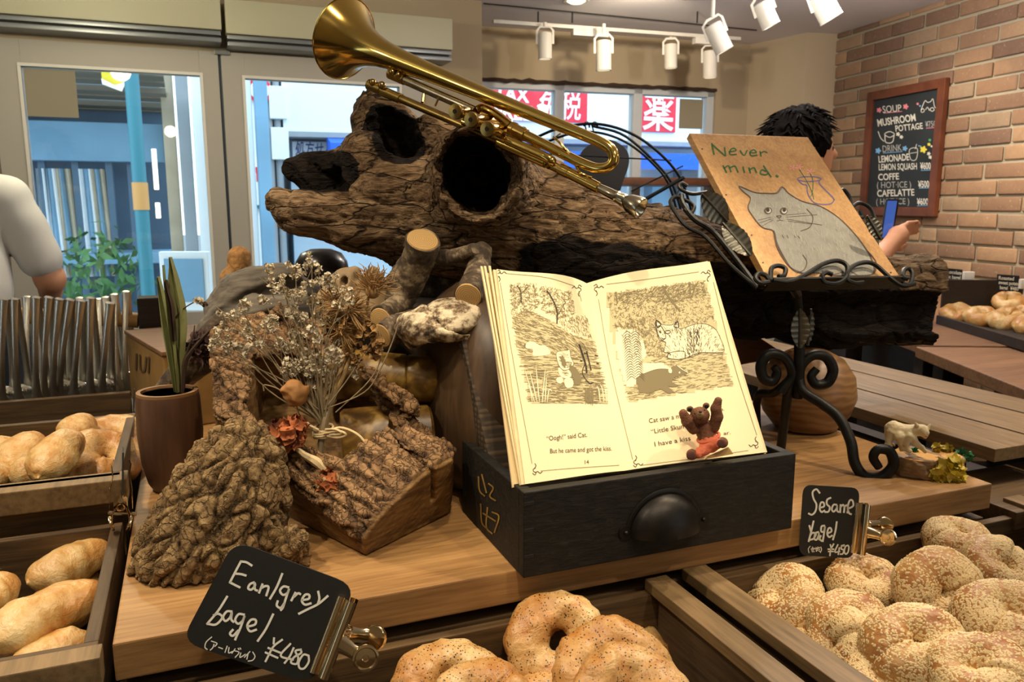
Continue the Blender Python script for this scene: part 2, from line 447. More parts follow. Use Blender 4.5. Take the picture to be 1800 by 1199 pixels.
# ------------------------------------------------------------------ materials of the place
plain('wall_paint', (190, 172, 142), .85, bump=.05, bscale=400)
plain('wall_tan', (172, 156, 128), .85, bump=.05, bscale=400)
plain('ceiling_paint', (232, 230, 234), .9)
plain('casing_paint', (182, 178, 150), .5)
plain('door_metal', (176, 170, 158), .5)
plain('door_rail_metal', (128, 132, 134), .35, .6)
plain('white_metal', (226, 222, 212), .45)
plain('black', (14, 13, 12), .6)
plain('rubber', (26, 25, 24), .7)
plain('window_frame', (196, 202, 206), .5)
plain('sticker', (150, 142, 120), .7)
wood('floor_wood', (40, 26, 16), (66, 44, 28), (84, 60, 40), 'u', .6, 8)
wood('board_wood', (108, 74, 42), (152, 112, 66), (182, 142, 90), 'u', .5, 11, .3)
wood('box_wood', (48, 36, 24), (76, 58, 38), (102, 80, 54), 'v', .6, 12, .4)
wood('box_wood_u', (44, 32, 20), (82, 62, 38), (118, 92, 58), 'u', .6, 12, .4)
wood('box_dark', (22, 15, 10), (38, 27, 17), (54, 39, 25), 'u', .65, 12, .4)
wood('slat_wood', (84, 66, 42), (122, 98, 64), (150, 122, 84), 'v', .55, 10, .3)
wood('rail_wood', (70, 40, 22), (96, 56, 32), (112, 70, 42), 'u', .5, 10, .2)
wood('counter_wood', (96, 66, 44), (128, 92, 62), (146, 108, 76), 'u', .55, 8, .2)
m = NT('lamp_glow', .5); m.b.inputs['Emission Color'].default_value = (1, .88, .62, 1); m.b.inputs['Emission Strength'].default_value = 2.2
m = NT('glass_pane', .02); g = m.node('ShaderNodeBsdfTransparent'); g.inputs[0].default_value = (.93, .96, .97, 1); gl = m.node('ShaderNodeBsdfGlossy'); gl.inputs['Roughness'].default_value = .02
fr = m.node('ShaderNodeFresnel'); fr.inputs[0].default_value = 1.45; mx = m.node('ShaderNodeMixShader'); m.link(fr.outputs[0], mx.inputs[0]); m.link(g.outputs[0], mx.inputs[1]); m.link(gl.outputs[0], mx.inputs[2]); m.link(mx.outputs[0], m.n['Material Output'].inputs[0])
# ------------------------------------------------------------------ the room
CZ = 2.25
L0 = AT(200, 80, 3.4); VL = UV(L0)[1]
def LW(px, py, dv=0.0):
    p = PL(px, py, L0 + V * dv, V); return UV(p)[0], p[2]
def lbox(s0, s1, z0, z1, v0, v1, bev=.002): return tbox((s0, v0, z0), (s1, v1, z1), bev)
s_end = LW(848, 200)[0]
top_door = LW(200, 80)[1]
sl = LW(2, 300)[0]; sm = LW(397, 300)[0]; sr = LW(742, 200)[0]
struct('wall_left', join(lbox(sl - 3.0, sl, 0, CZ, VL, VL + .12, 0), lbox(sl, sr, top_door, CZ, VL, VL + .12, 0), lbox(sr, s_end, 0, CZ, VL, VL + .12, 0)), MAT['wall_tan'])
Bc = np.array([1.437, 5.03, 0]); Bl = np.array([-.17, 4.53, 0]); DB = nrm(Bc - Bl); NB = np.array([-DB[1], DB[0], 0])
pe = W(s_end, VL, 0)
Bm = frame(Bl, DB, NB, Z)
rb = (pe - Bl) @ DB; rn = (pe - Bl) @ NB
# return wall from the pier back to the window wall
a = pe + V * .0; b = Bl + DB * rb
struct('trim_1', hexa([a, a - U * .1 + V * .05, b - DB * .12, b, *(p + Z * CZ for p in (a, a - U * .1 + V * .05, b - DB * .12, b))]), MAT['wall_tan'])
BP = Plane(Bl, NB)
def BW(px, py): p = PL(px, py, Bl, NB); return float((p - Bl) @ DB), float(p[2])
bx0 = rb - .1; bx1 = BW(1257, 200)[0]; bz1 = BW(1050, 150)[1]; bz0 = .85; bL = float((Bc - Bl) @ DB)
struct('wall_back', join(box((rb - .3, 0, bz1), (bL + .1, .14, CZ), 0, Bm), box((rb - .3, 0, 0), (bL + .1, .14, bz0), 0, Bm), box((bx1, 0, bz0), (bL + .1, .14, bz1), 0, Bm)), MAT['wall_tan'])
C1 = np.array([1.658, 4.69, 0]); C2 = np.array([1.85, 4.73, 0]); dirR = nrm([.2607, -1, 0])
def quadwall(p, q, th, z0=0, z1=CZ):
    d = nrm(q - p); n = np.array([-d[1], d[0], 0]) * th
    return hexa([p + Z * z0, q + Z * z0, q + n + Z * z0, p + n + Z * z0, p + Z * z1, q + Z * z1, q + n + Z * z1, p + n + Z * z1])
struct('trim_2', join(quadwall(C1 + nrm(Bc - C1) * (np.linalg.norm(Bc - C1) + .1), C1, .1), quadwall(C1, C2 + (C2 - C1) * .2, .1)), MAT['wall_paint'])
R1 = C2 + dirR * 5.6
struct('wall_right', quadwall(C2 - dirR * .1, R1, -.15) if False else hexa([*(p for p in (C2, R1, R1 + np.array([.15, .04, 0]), C2 + np.array([.15, .04, 0]))), *(p + Z * CZ for p in (C2, R1, R1 + np.array([.15, .04, 0]), C2 + np.array([.15, .04, 0])))]), plain('mortar', (176, 166, 142), .95, bump=.4, bscale=150))
struct('wall_front', box((-4.2, -1.55, 0), (3.6, -1.4, CZ)), MAT['wall_tan'])
LL = W(sl - 3.0, VL, 0)
struct('wall_side', box((LL[0] - .15, -1.5, 0), (LL[0], LL[1] + .1, CZ)), MAT['wall_tan'])
inner = [(LL[0], -1.5), (R1[0] + .1, -1.5), (R1[0] + .1, R1[1]), tuple(C2[:2] + .02), tuple(C1[:2] + .02), tuple(Bc[:2] + .05), tuple((Bl + DB * rb)[:2]), tuple(pe[:2]), (LL[0], LL[1])]
def slab(z0, z1): return prism([(x, y, z0) for x, y in inner], (0, 0, 1), z1 - z0)
struct('floor', slab(-.1, 0), MAT['floor_wood']); struct('ceiling', slab(CZ, CZ + .12), MAT['ceiling_paint'])
# bricks: one mesh of individually shaped bricks, each with its own tone
m = NT('brick', .9); ca = m.attr('tone'); vec = m.coord((1, 1, 1)); n1 = m.noise(vec, 22, 5, .65); n2 = m.noise(vec, 90, 4)
col = m.ramp(ca, [(0, S((128, 100, 82))), (.3, S((148, 116, 90))), (.55, S((164, 130, 100))), (.8, S((180, 146, 112))), (1, S((156, 134, 110)))])
col = m.mix(m.math('MULTIPLY', m.math('SUBTRACT', n1, .35), 1.1), col, m.mix(.5, col, S((82, 62, 50))))
m.color(m.mix(m.ramp(n2, [(.62, (0, 0, 0)), (.75, (.5, .5, .5))]), col, S((198, 180, 150)))); m.bump(n1, .6, .006)
nr = np.array([-1, -.2607, 0]); nr = nrm(nr); bv, bf, bt = [], [], []; k = 0; bh = .0735; gap = .0115
row = 0; z = .02
while z < CZ - .01:
    s = -.12 + (row % 2) * .11 + rnd.uniform(-.02, .02)
    while s < 5.5:
        L = rnd.choice([.2, .215, .21, .1]) if rnd.random() < .25 else .212
        s0 = max(s, 0.0); s1 = s + L
        if s1 > s0 + .02:
            zt = min(z + bh - gap, CZ); th = rnd.uniform(.008, .016)
            o = C2 + dirR * s0 + Z * z; q = box((0, 0, 0), (s1 - s0, th, zt - z), .006, frame(o, dirR, nr, Z))
            v = np.array(q[0]) + np.array([rnd.uniform(-.002, .002) for _ in range(3)])
            bv.append(v); bf += [tuple(i + k for i in f) for f in q[1]]; bt += [rnd.random()] * len(v); k += len(v)
        s = s1 + gap
    z += bh; row += 1
o = mk('trim_3', (np.concatenate(bv), bf), MAT['brick'], attrs={'tone': bt}); o['kind'] = 'structure'
# ------------------------------------------------------------------ glazed doors on the left and window at the back
def door(n, s0, s1, gs0, gs1, gz0, gz1):
    fr_ = join(lbox(s0, gs0, .02, top_door, VL - .02, VL + .03), lbox(gs1, s1, .02, top_door, VL - .02, VL + .03), lbox(gs0, gs1, gz1, top_door, VL - .02, VL + .03), lbox(gs0, gs1, .02, gz0, VL - .02, VL + .03))
    d = struct('door_%d' % n, fr_, MAT['door_metal'])
    p = mk('pane', lbox(gs0 - .005, gs1 + .005, gz0 - .005, gz1 + .005, VL + .0, VL + .006, 0), MAT['glass_pane'], d, smooth=False)
    b = join(*(lbox(a, b_, c, e, VL - .026, VL - .02, .001) for a, b_, c, e in ((gs0 - .012, gs0, gz0, gz1), (gs1, gs1 + .012, gz0, gz1), (gs0 - .012, gs1 + .012, gz1, gz1 + .012))))
    mk('glazing_bead', b, MAT['white_metal'], d, smooth=False)
    return d
g1a, gzt = LW(38, 117); g1b = LW(351, 131)[0]; gzb = LW(372, 546)[1]
d1 = door(1, sl + .004, sm - .006, g1a, g1b, gzb, gzt)
g2a = LW(430, 139)[0]; g2b = LW(700, 160)[0]
d2 = door(2, sm + .006, sr, g2a, g2b, gzb, LW(431, 139)[1])
hs, hz = LW(385, 93); mk('hinge', lbox(hs - .02, hs + .04, hz - .012, hz + .006, VL - .035, VL - .018), MAT['door_rail_metal'], d2, smooth=False)
a = LW(38, 121)[0] + .005; z1 = gzt - .006; z0 = LW(40, 204)[1]; b = LW(134, 150)[0]
prop(mk('window_sticker', lbox(a, b, z0, z1, VL - .004, VL - .001, 0), MAT['sticker'], smooth=False, org=W(a, VL, z0)), 'square dark tan film stuck on the upper left corner of the left glass door', 'sticker')
prop(mk('door_seal', lbox(sm - .006, sm + .006, .02, top_door, VL - .004, VL + .02, .001), plain('seal_grey', (70, 84, 100), .5), smooth=False, org=W(sm, VL, .02)), 'thin dark seal between the two glass doors', 'seal')
# roller shutter casings above the doors
def casing(s0, s1, ztop, px_bot, label, dv=.14):
    zb = LW(*px_bot, dv=-dv)[1]; t = thing('shutter_casing', label, 'shutter casing', W(s0, VL - dv, zb), 'roller shutter casings above the doors')
    mk('casing', lbox(s0, s1, zb, ztop, VL - dv, VL - .001, .006), MAT['casing_paint'], t)
    for i, (dz0, dz1, q) in enumerate(((.002, .02, .012), (.03, .048, .004))): mk('guide_rail', lbox(s0 + .004, s1 - .004, zb - dz1, zb - dz0, VL - dv + q, VL - .001, .003), MAT['door_rail_metal'], t)
    mk('bottom_channel', lbox(s0 + .01, s1 - .01, zb - .032, zb + .0, VL - dv + .03, VL - .001, .001), MAT['rubber'], t)
    return t
scl = LW(391, 40, -.14)[0]; scr = LW(796, 70, -.14)[0]; ct = LW(796, 33, -.14)[1]
casing(sl - .6, scl - .004, CZ - .02, (200, 38), 'long cream shutter casing above the left glass door, running off frame')
casing(scl + .012, scr, ct, (796, 88), 'cream shutter casing above the right glass door, its end on the tan wall')
# back window
wn = struct('window_1', join(box((bx0, .02, bz1 - .035), (bx1, .09, bz1), .002, Bm), box((bx0, .02, bz0), (bx1, .09, bz0 + .04), .002, Bm), box((bx1 - .045, .02, bz0), (bx1, .09, bz1), .002, Bm),
    *(box((BW(x, 200)[0] - .028, .02, bz0), (BW(x, 200)[0] + .028, .09, bz1), .002, Bm) for x in (986, 1124))), MAT['window_frame'])
for a, b in ((bx0, BW(986, 200)[0]), (BW(986, 200)[0], BW(1124, 200)[0]), (BW(1124, 200)[0], bx1)):
    mk('pane', box((a + .02, .05, bz0 + .03), (b - .02, .056, bz1 - .03), 0, Bm), MAT['glass_pane'], wn, smooth=False)
mk('cut_edge_trim', xf(tube([(bx0 + (bx1 - bx0) * i / 40, -.004, bz1 + .004 + .006 * math.sin(i * 2.7) * rnd.random()) for i in range(41)], [.008 + .006 * rnd.random() for _ in range(41)], 6), Bm), plain('dark_trim', (58, 42, 30), .8), wn)
a = BW(1201, 172); b = BW(1240, 226)
prop(mk('window_sticker', box((a[0], .038, b[1]), (b[0], .042, a[1]), 0, Bm), MAT['sticker'], smooth=False, org=Bl + DB * a[0]), 'dark grey rectangular film on the right pane of the back window', 'sticker')
# brown counter rail in front of the window
rz = AT(1150, 312, 4.4)[2]
prop(mk('window_counter', box((rb - .05, -.42, rz - .04), (bL - .02, -.02, rz), .004, Bm), MAT['rail_wood'], org=Bl), 'brown wooden counter along the bottom of the back window', 'counter')
# ------------------------------------------------------------------ ceiling fixtures
TZ = .5 * (AT(866, 30, 4.13)[2] + AT(1300, 70, 4.55)[2]) - .015
def fixture(x0, y0, x1, y1, Y, r, label, glow=True):
    a = AT(x0, y0, Y); b = AT(x1, y1, Y); d = nrm(b - a); L = np.linalg.norm(b - a)
    t = thing('track_spotlight', label, 'spotlight', a, 'white track spotlights on the ceiling')
    M = axis_frame(a, d, (0, 1, .2))
    mk('body', lathe([(r * .5, -.004), (r * .92, 0), (r, .01), (r, L - .006), (r * 1.04, L), (r * .86, L), (r * .8, L - .02), (r * .3, L - .025)], 24, M), MAT['white_metal'], t)
    mk('lens', lathe([(0.0001, L - .014), (r * .82, L - .012), (r * .82, L - .010), (.0001, L - .009)], 20, M, cap=False), MAT['lamp_glow'] if glow else MAT['white_metal'], t)
    side = nrm(np.cross(d, [0, 1, 0])); m_ = a + d * L * .42; tp = a + np.array([0, 0, .03]); rr = r + .006
    mk('yoke', tube([m_ + side * rr, a + side * rr + Z * .012, tp + side * rr * .6, tp - side * rr * .6, a - side * rr + Z * .012, m_ - side * rr], .0035, 6, flat=1.8), MAT['white_metal'], t)
    mk('stem', cyl(tp, [tp[0], tp[1], max(tp[2] + .02, TZ if Y > 4 else CZ - .001)], .009), MAT['white_metal'], t)
    return t
fixture(958, 58, 958, 104, 4.15, .034, 'white track spotlight, leftmost in the row before the back window')
fixture(1061, 72, 1061, 124, 4.15, .038, 'white track spotlight second from left before the back window')
fixture(1179, 78, 1179, 120, 4.45, .034, 'white track spotlight third from left before the back window')
fixture(1248, 90, 1248, 137, 4.5, .037, 'white track spotlight hanging straight down near the back window corner')
fixture(1252, 44, 1274, 90, 3.6, .040, 'tilted white spotlight in front of the corner, pointing down right')
fixture(1338, 6, 1356, 46, 3.3, .036, 'small tilted white spotlight above the column between two others')
fixture(1440, -8, 1462, 34, 2.9, .040, 'tilted white spotlight cut by the top edge near the brick wall')
def track(p, q, label, w=.016, boxes=()):
    d = nrm(q - p); n = np.array([-d[1], d[0], 0]); L = np.linalg.norm(q - p); M = frame(p, d, n, Z)
    t = thing('lighting_track', label, 'lighting track', p)
    mk('rail', box((0, -w, -.018), (L, w, 0), .003, M), MAT['white_metal'], t)
    for a, b in boxes: mk('adapter_box', box((L * a, -w * 1.3, -.05), (L * b, w * 1.3, -.018), .004, M), MAT['white_metal'], t)
    return t
za = AT(900, 32, 4.15)[2]
p, q = AT(866, 30, 4.13), AT(1300, 70, 4.55); p[2] = q[2] = .5 * (p[2] + q[2])
track(p, q, 'long white lighting track along the back window wall', boxes=((.30, .44), (.80, .92)))
for x, y in ((946, 20), (1006, 26), (1225, 48)):
    a = AT(x, y, 4.2); prop(mk('ceiling_hook', cyl([a[0], a[1], p[2]], [a[0], a[1], CZ], .004), MAT['rubber'], org=a), {946: 'thin dark hanger rod nearest the tan pier above the track', 1006: 'thin dark hanger rod in the middle above the track', 1225: 'thin dark hanger rod near the corner above the track'}[x], 'hanger')
p, q = AT(1200, 24, 3.9), AT(1395, -40, 3.0); p[2] = q[2] = CZ - .002
track(p, q, 'white lighting track running toward the viewer over the column', boxes=((.2, .5),))
p, q = AT(1330, -4, 3.3), AT(1500, -60, 2.7); p[2] = q[2] = CZ - .002
track(p, q, 'short white track above the small spotlights at the top edge')
c = ON(1013, 1, CZ - .001); t = thing('ceiling_downlight', 'round glowing downlight in the ceiling at the top edge', 'downlight', c)
mk('trim_ring', lathe([(.045, 0), (.058, -.004), (.062, 0)], 32, frame(c, (1, 0, 0), (0, 1, 0), (0, 0, 1))), MAT['white_metal'], t); mk('lamp_lens', lathe([(.0001, -.014), (.03, -.012), (.045, -.003)], 32, frame(c, (1, 0, 0), (0, 1, 0), Z), cap=False), MAT['lamp_glow'], t)
a, b = AT(848, 6, 4.0), AT(1330, 56, 4.6)
prop(mk('ceiling_wire', tube([[*ON(x, y, CZ - .006)[:2], CZ - .004] for x, y in ((850, 7), (1080, 29), (1330, 54))], .003, 6), MAT['rubber'], org=ON(850, 7, CZ)), 'thin dark wire stretched under the ceiling above the back window', 'wire')
# ------------------------------------------------------------------ the street outside
plain('street_white', (232, 236, 236), .8); plain('street_grey', (150, 156, 160), .8, var=.1, bscale=10); plain('street_dark', (84, 108, 128), .7, var=.2, bscale=10)
plain('asphalt', (110, 112, 112), .9, var=.1, bscale=30); plain('sign_red', (226, 38, 58), .6); plain('sign_white', (245, 245, 240), .6); plain('awning_blue', (24, 96, 214), .6)
plain('teal_paint', (54, 124, 138), .5); plain('sign_yellow', (236, 208, 40), .6); plain('beige_board', (180, 165, 140), .8, var=.12, bscale=20); plain('navy_ink', (36, 60, 130), .6)
plain('foliage', (70, 110, 60), .8, var=.3, bscale=60); plain('soffit', (120, 112, 96), .8); plain('label_orange', (206, 150, 84), .6); plain('shade_blue', (120, 160, 186), .8, var=.15, bscale=8)
bp = box((-25, 4.2, -.35), (25, 40, -.2))
prop(mk('street_ground', (np.array(bp[0]) , bp[1]), MAT['asphalt'], smooth=False), kind='structure')
D1 = nrm([math.cos(math.radians(18.4)), math.sin(math.radians(18.4)), 0]); N1 = np.array([-D1[1], D1[0], 0]); f0 = AT(550, 232, 12); FM = frame([f0[0], f0[1], 0], D1, N1, Z)
def FW(px, py, d=0): p = PL(px, py, f0 + N1 * d, N1); return float((p - f0) @ D1), float(p[2])
t = thing('pharmacy_building', 'white pharmacy building with blue awnings across the street', 'building', [f0[0], f0[1], -.3])
xl = FW(497, 200)[0]; xr = FW(1500, 200)[0]; zf = FW(550, 232)[1]; zt = 6.5
mk('upper_wall', box((xl, 0, zf), (xr, 3, zt), .01, FM), MAT['street_white'], t, smooth=False)
mk('lower_wall', box((xl + .1, .5, -.3), (xr, 3, zf), .0, FM), plain('pale_blue_wall', (196, 214, 226), .8, var=.1, bscale=6), t, smooth=False)
mk('ledge', box((xl, -.05, zf - .08), (xr, .5, zf), .01, FM), MAT['street_grey'], t, smooth=False)
def awn(x0, x1, z1, z0, d0, d1):
    return xf(hexa([(x0, d1, z0 - .25), (x1, d1, z0 - .25), (x1, d0, z0 - .2), (x0, d0, z0 - .2), (x0, d1, z0), (x1, d1, z0), (x1, d0, z1), (x0, d0, z1)]), FM)
x0, z1 = FW(900, 262, -.3); x1 = FW(1245, 262, -.3)[0]; z0 = FW(1150, 302, -.9)[1]
mk('awning', awn(x0 - 1.5, x1 + 2, z1, z0 + .3, 0.1, -.7), MAT['awning_blue'], t, smooth=False)
mk('awning', awn(FW(575, 245)[0], FW(700, 245)[0], FW(600, 240)[1], FW(600, 268)[1] + .1, .1, -.5), MAT['awning_blue'], t, smooth=False)
for i, x in enumerate((910, 955, 1010, 1060, 1150, 1200)):
    a, zz = FW(x, 340, .4); mk('shop_shelf', box((a - .15, .2, -.2), (a + .17, .5, zz + .2 * (i % 3)), .01, FM), MAT[('street_white', 'shade_blue', 'street_grey')[i % 3]], t, smooth=False)
mk('small_sign', box((FW(516, 262)[0], .3, FW(520, 276)[1]), (FW(580, 262)[0], .5, FW(520, 246)[1]), .005, FM), MAT['street_white'], t, smooth=False)
SFm = Plane(f0 + N1 * .295, N1)
mk('small_sign_lettering', decal(*text2('処方せん', (519, 271), (585, 274), 19, .008), SFm, .01), MAT['navy_ink'], t, smooth=False)
def banner(label, x0, y0, x1, y1, txts):
    a, z1 = FW(x0, y0, -.05); b, z0 = FW(x1, y1, -.05); t = thing('red_sign', label, 'sign', FM[:3, 3] + D1 * a + Z * z0, )
    mk('panel', box((a, -.05, z0), (b, -.002, z1), .004, FM), MAT['sign_red'], t, smooth=False); sf = Plane(f0 - N1 * .05, N1)
    for s_, p_, q_, h_, o_ in txts: mk('lettering', decal(*text2(s_, p_, q_, h_, o_), sf, .01), MAT['sign_white'], t, smooth=False)
banner('red banner with white TAX FREE and two large characters outside the back window', 835, 146, 1032, 216, [('TAX', (868, 176), (930, 180), 24, .03), ('FREE', (868, 208), (934, 212), 24, .03), ('免税', (946, 203), (1020, 207), 36, .010)])
banner('red square sign with one white character at the right of the back window', 1127, 160, 1187, 233, [('薬', (1129, 222), (1183, 225), 50, .012)])
# pipes and grey facade left of the pharmacy
t = thing('grey_building', 'narrow grey facade with pipes and meters left of the pharmacy', 'building', FM[:3, 3] + D1 * (xl - 2))
mk('facade_wall', box((FW(405, 200)[0], .2, -.3), (xl - .02, 3, 6), 0, FM), MAT['shade_blue'], t, smooth=False)
for x, w, mm in ((447, .07, 'street_white'), (466, .10, 'street_grey'), (487, .05, 'street_grey'), (480, .02, 'rubber')):
    a = FW(x, 200)[0]; mk('drain_pipe', xf(cyl((a, .05, -.3), (a, .05, 5.5), w), FM), MAT[mm], t)
for x, y in ((488, 178), (492, 250), (440, 330)):
    a, zz = FW(x, y); mk('meter_box', box((a - .12, -.1, zz - .25), (a + .12, .04, zz + .2), .01, FM), MAT['street_white'], t, smooth=False)
a, zz = FW(456, 160); mk('round_sign', xf(cyl((a, -.04, zz), (a, -.08, zz), .17, seg=24), FM), MAT['sign_red'], t); mk('round_sign_face', xf(cyl((a, -.08, zz), (a, -.09, zz), .13, seg=24), FM), MAT['sign_white'], t)
a, zz = FW(458, 305); mk('arrow_sign', box((a - .14, -.08, zz - .2), (a + .14, -.04, zz + .2), .01, FM), MAT['sign_white'], t, smooth=False); mk('arrow_mark', xf(tube([(a - .05, -.09, zz - .12), (a - .05, -.09, zz + .08), (a + .05, -.09, zz + .08), (a + .05, -.09, zz - .1)], .018, 6), FM), MAT['sign_red'], t)
a, zz = FW(458, 342); mk('green_sign', box((a - .13, -.08, zz - .2), (a + .13, -.04, zz + .12), .01, FM), MAT['teal_paint'], t, smooth=False)
# clothes shop with slatted soffit, seen through the left door
s0 = AT(160, 210, 7.5); SM = frame([s0[0], s0[1], 0], U, V, Z)
def SW(px, py, d=0): p = PL(px, py, s0 + V * d, V); return float((p - s0) @ U), float(p[2])
t = thing('clothes_shop', 'shadowed clothes shop front with slatted soffit beyond the left glass door', 'building', [s0[0], s0[1], -.3])
x0 = SW(0, 300)[0]; x1 = SW(292, 300)[0]; zs = SW(180, 215)[1]
mk('back_wall', box((x0 - 2, 0.6, -.3), (x1, .8, 5), 0, SM), MAT['street_dark'], t, smooth=False)
mk('soffit_boards', join(*(box((x0 - 2, -1.6 + .3 * k, zs + .35 - .03 * k + (.02 if k % 2 else 0)), (x1 + .05, -1.6 + .3 * k + .27, zs + .4 - .03 * k), .004, SM) for k in range(8))), MAT['soffit'], t, smooth=False)
mk('fascia', box((x0 - 2, 0, zs - .35), (x1, .15, zs), .01, SM), MAT['shade_blue'], t, smooth=False)
mk('shop_glass_frame', join(*(box((SW(x, 300)[0] - .03, .1, -.3), (SW(x, 300)[0] + .03, .2, zs - .3), .005, SM) for x in (70, 130, 190, 228))), MAT['street_dark'], t, smooth=False)
for i, x in enumerate((86, 98, 112, 150, 162, 172)):
    a, zz = SW(x, 345, .1); mk('hanging_garment', ngrid(lambda p_, q_: (SM @ np.array([a - .09 + .18 * p_ * (1 + .2 * q_), .12 + .03 * math.sin(p_ * 14), zz + .25 - 1.0 * q_, 1]))[:3], 16, 6), MAT[('street_white', 'shade_blue', 'beige_board')[i % 3]], t)
mk('display_ledge', box((SW(60, 420)[0], -.1, .75), (x1, .5, .85), .01, SM), MAT['shade_blue'], t, smooth=False)
for k in range(7):
    a = SW(272 + k * 12, 300)[0]; mk('side_board', box((x1 + .13 * k, -.1 * k - .15, -.3), (x1 + .13 * k + .11, -.1 * k, 4.2), .01, SM), MAT[('beige_board', 'street_grey', 'street_white', 'beige_board', 'shade_blue', 'street_white', 'shade_blue')[k]], t, smooth=False)
for x, y, h in ((273, 298, .18), (278, 370, .07)):
    a, zz = SW(x, y, -.35); mk('strip_lamp', box((a - .02, -.4, zz - h), (a + .02, -.36, zz + h), .005, SM), MAT['lamp_glow'], t, smooth=False)
pt = AT(236, 200, 6.0); pb = AT(260, 500, 6.0)
t = thing('street_pole', 'teal steel pole with an orange label outside the left door', 'pole', [pt[0], pt[1], -.3])
mk('shaft', cyl([pt[0], pt[1], -.3], [pt[0], pt[1], 4], .05, seg=20), MAT['teal_paint'], t); lz = AT(248, 345, 6.0)[2]
mk('label', cyl([pt[0], pt[1], lz - .1], [pt[0], pt[1], lz + .1], .056, seg=20), MAT['label_orange'], t)
a = AT(201, 118, 6.2); b = [AT(x, y, 6.2) for x, y in ((177, 118), (225, 118), (222, 142), (214, 161), (180, 148))]
t = thing('shop_flag', 'small yellow and white pennant hanging beside the teal pole', 'flag', a)
mk('cloth', prism(b, V, .01), MAT['sign_yellow'], t, smooth=False); mk('white_tip', prism([AT(x, y, 6.19) for x, y in ((178, 138), (202, 150), (222, 144), (214, 161), (180, 148))], -V, .01), MAT['sign_white'], t, smooth=False)
def bush(px, py, Y, r, label, n=90, zb=-.28):
    c = AT(px, py, Y); v, f = [], []
    for i in range(n):
        d = nrm([rnd.gauss(0, 1), rnd.gauss(0, 1), rnd.gauss(0, 1)]); p_ = c + d * r * rnd.uniform(.4, 1); s_ = r * .16
        a_ = nrm([rnd.gauss(0, 1), rnd.gauss(0, 1), rnd.gauss(0, 1)]); b_ = nrm(np.cross(a_, d)); k_ = len(v) 
        v += [p_ - a_ * s_, p_ + b_ * s_ * .4, p_ + a_ * s_, p_ - b_ * s_ * .4]; f.append((k_, k_ + 1, k_ + 2, k_ + 3))
    t = thing('street_plant', label, 'plant', [c[0], c[1], zb]); mk('leaves', (v, f), MAT['foliage'], t, smooth=False)
    mk('stem', tube([[c[0], c[1], zb], c], .02, 6), MAT['foliage'], t); mk('planter_pot', lathe([(.12, 0), (.17, .3), (.15, .3), (.13, .26), (.001, .26)], 20, frame([c[0], c[1], zb], (1, 0, 0), (0, 1, 0), Z)), MAT['street_grey'], t)
sb = AT(325, 492, 4.6); t = thing('standing_sign', 'pale blue standing notice board outside, behind the palm leaves', 'sign', [sb[0], sb[1], -.28])
w0, w1 = AT(281, 442, 4.6), AT(367, 442, 4.6); mk('panel', box((w0[0], 4.58, AT(325, 545, 4.6)[2]), (w1[0], 4.62, w0[2]), .005), MAT['street_white'], t, smooth=False); mk('notice_sheet', box((w0[0] + .03, 4.572, AT(325, 530, 4.6)[2]), (w1[0] - .03, 4.58, w0[2] - .04), .001), MAT['shade_blue'], t, smooth=False)
for x in (w0[0] + .02, w1[0] - .02): mk('leg', cyl([x, 4.6, -.28], [x, 4.6, w0[2] - .1], .012), MAT['street_grey'], t)
bush(120, 495, 5.2, .24, 'leafy green plant outside behind the person in white')
bush(180, 470, 6.2, .4, 'dark leafy shrub outside in the middle of the left door', 150)
# ------------------------------------------------------------------ display table, riser, boards and boxes
def table(name, label, lo, hi, top, mat, M=TM, th=.03, leg=.05):
    (u0, v0), (u1, v1) = lo, hi; t = thing(name, label, 'table', (M @ np.array([u0, v0, 0, 1]))[:3])
    mk('table_top', box((u0, v0, top - th), (u1, v1, top), .002, M), MAT[mat], t, smooth=False)
    for a in (u0 + .03, u1 - .03 - leg):
        for b in (v0 + .03, v1 - .03 - leg): mk('leg', box((a, b, 0), (a + leg, b + leg, top - th), .002, M), MAT[mat], t, smooth=False)
    for b in (v0 + .04, v1 - .06): mk('apron', box((u0 + .08, b, top - th - .09), (u1 - .08, b + .02, top - th), .002, M), MAT[mat], t, smooth=False)
    return t
table('display_table', 'large dark wooden display table carrying the boxes and the wooden board', (-1.0, -.55), (1.66, 1.12), .74, 'box_dark')
def tob(name, lo, hi, mat, label, cat, bev=.0015):
    return prop(mk(name, tbox(lo, hi, bev), MAT[mat], smooth=False, org=W(lo[0], lo[1], lo[2])), label, cat)
BU = 1.151
tob('wooden_board', (0, 0, .862), (BU, .80, .90), 'board_wood', 'thick light brown wooden board under the log, book and stump', 'board', .002)
t = thing('wooden_riser', 'dark wooden riser box under the light wooden board', 'riser', W(.02, .03, .74))
mk('panel', tbox((.02, .03, .74), (BU - .02, .05, .862)), MAT['box_dark'], t, smooth=False); mk('panel', tbox((.02, .76, .74), (BU - .02, .78, .862)), MAT['box_dark'], t, smooth=False)
for a in (.02, .55, BU - .04): mk('panel', tbox((a, .05, .74), (a + .02, .76, .862)), MAT['box_dark'], t, smooth=False)
mk('front_rail', tbox((.0, .008, .80), (BU - .0, .03, .845)), MAT['box_wood_u'], t, smooth=False)
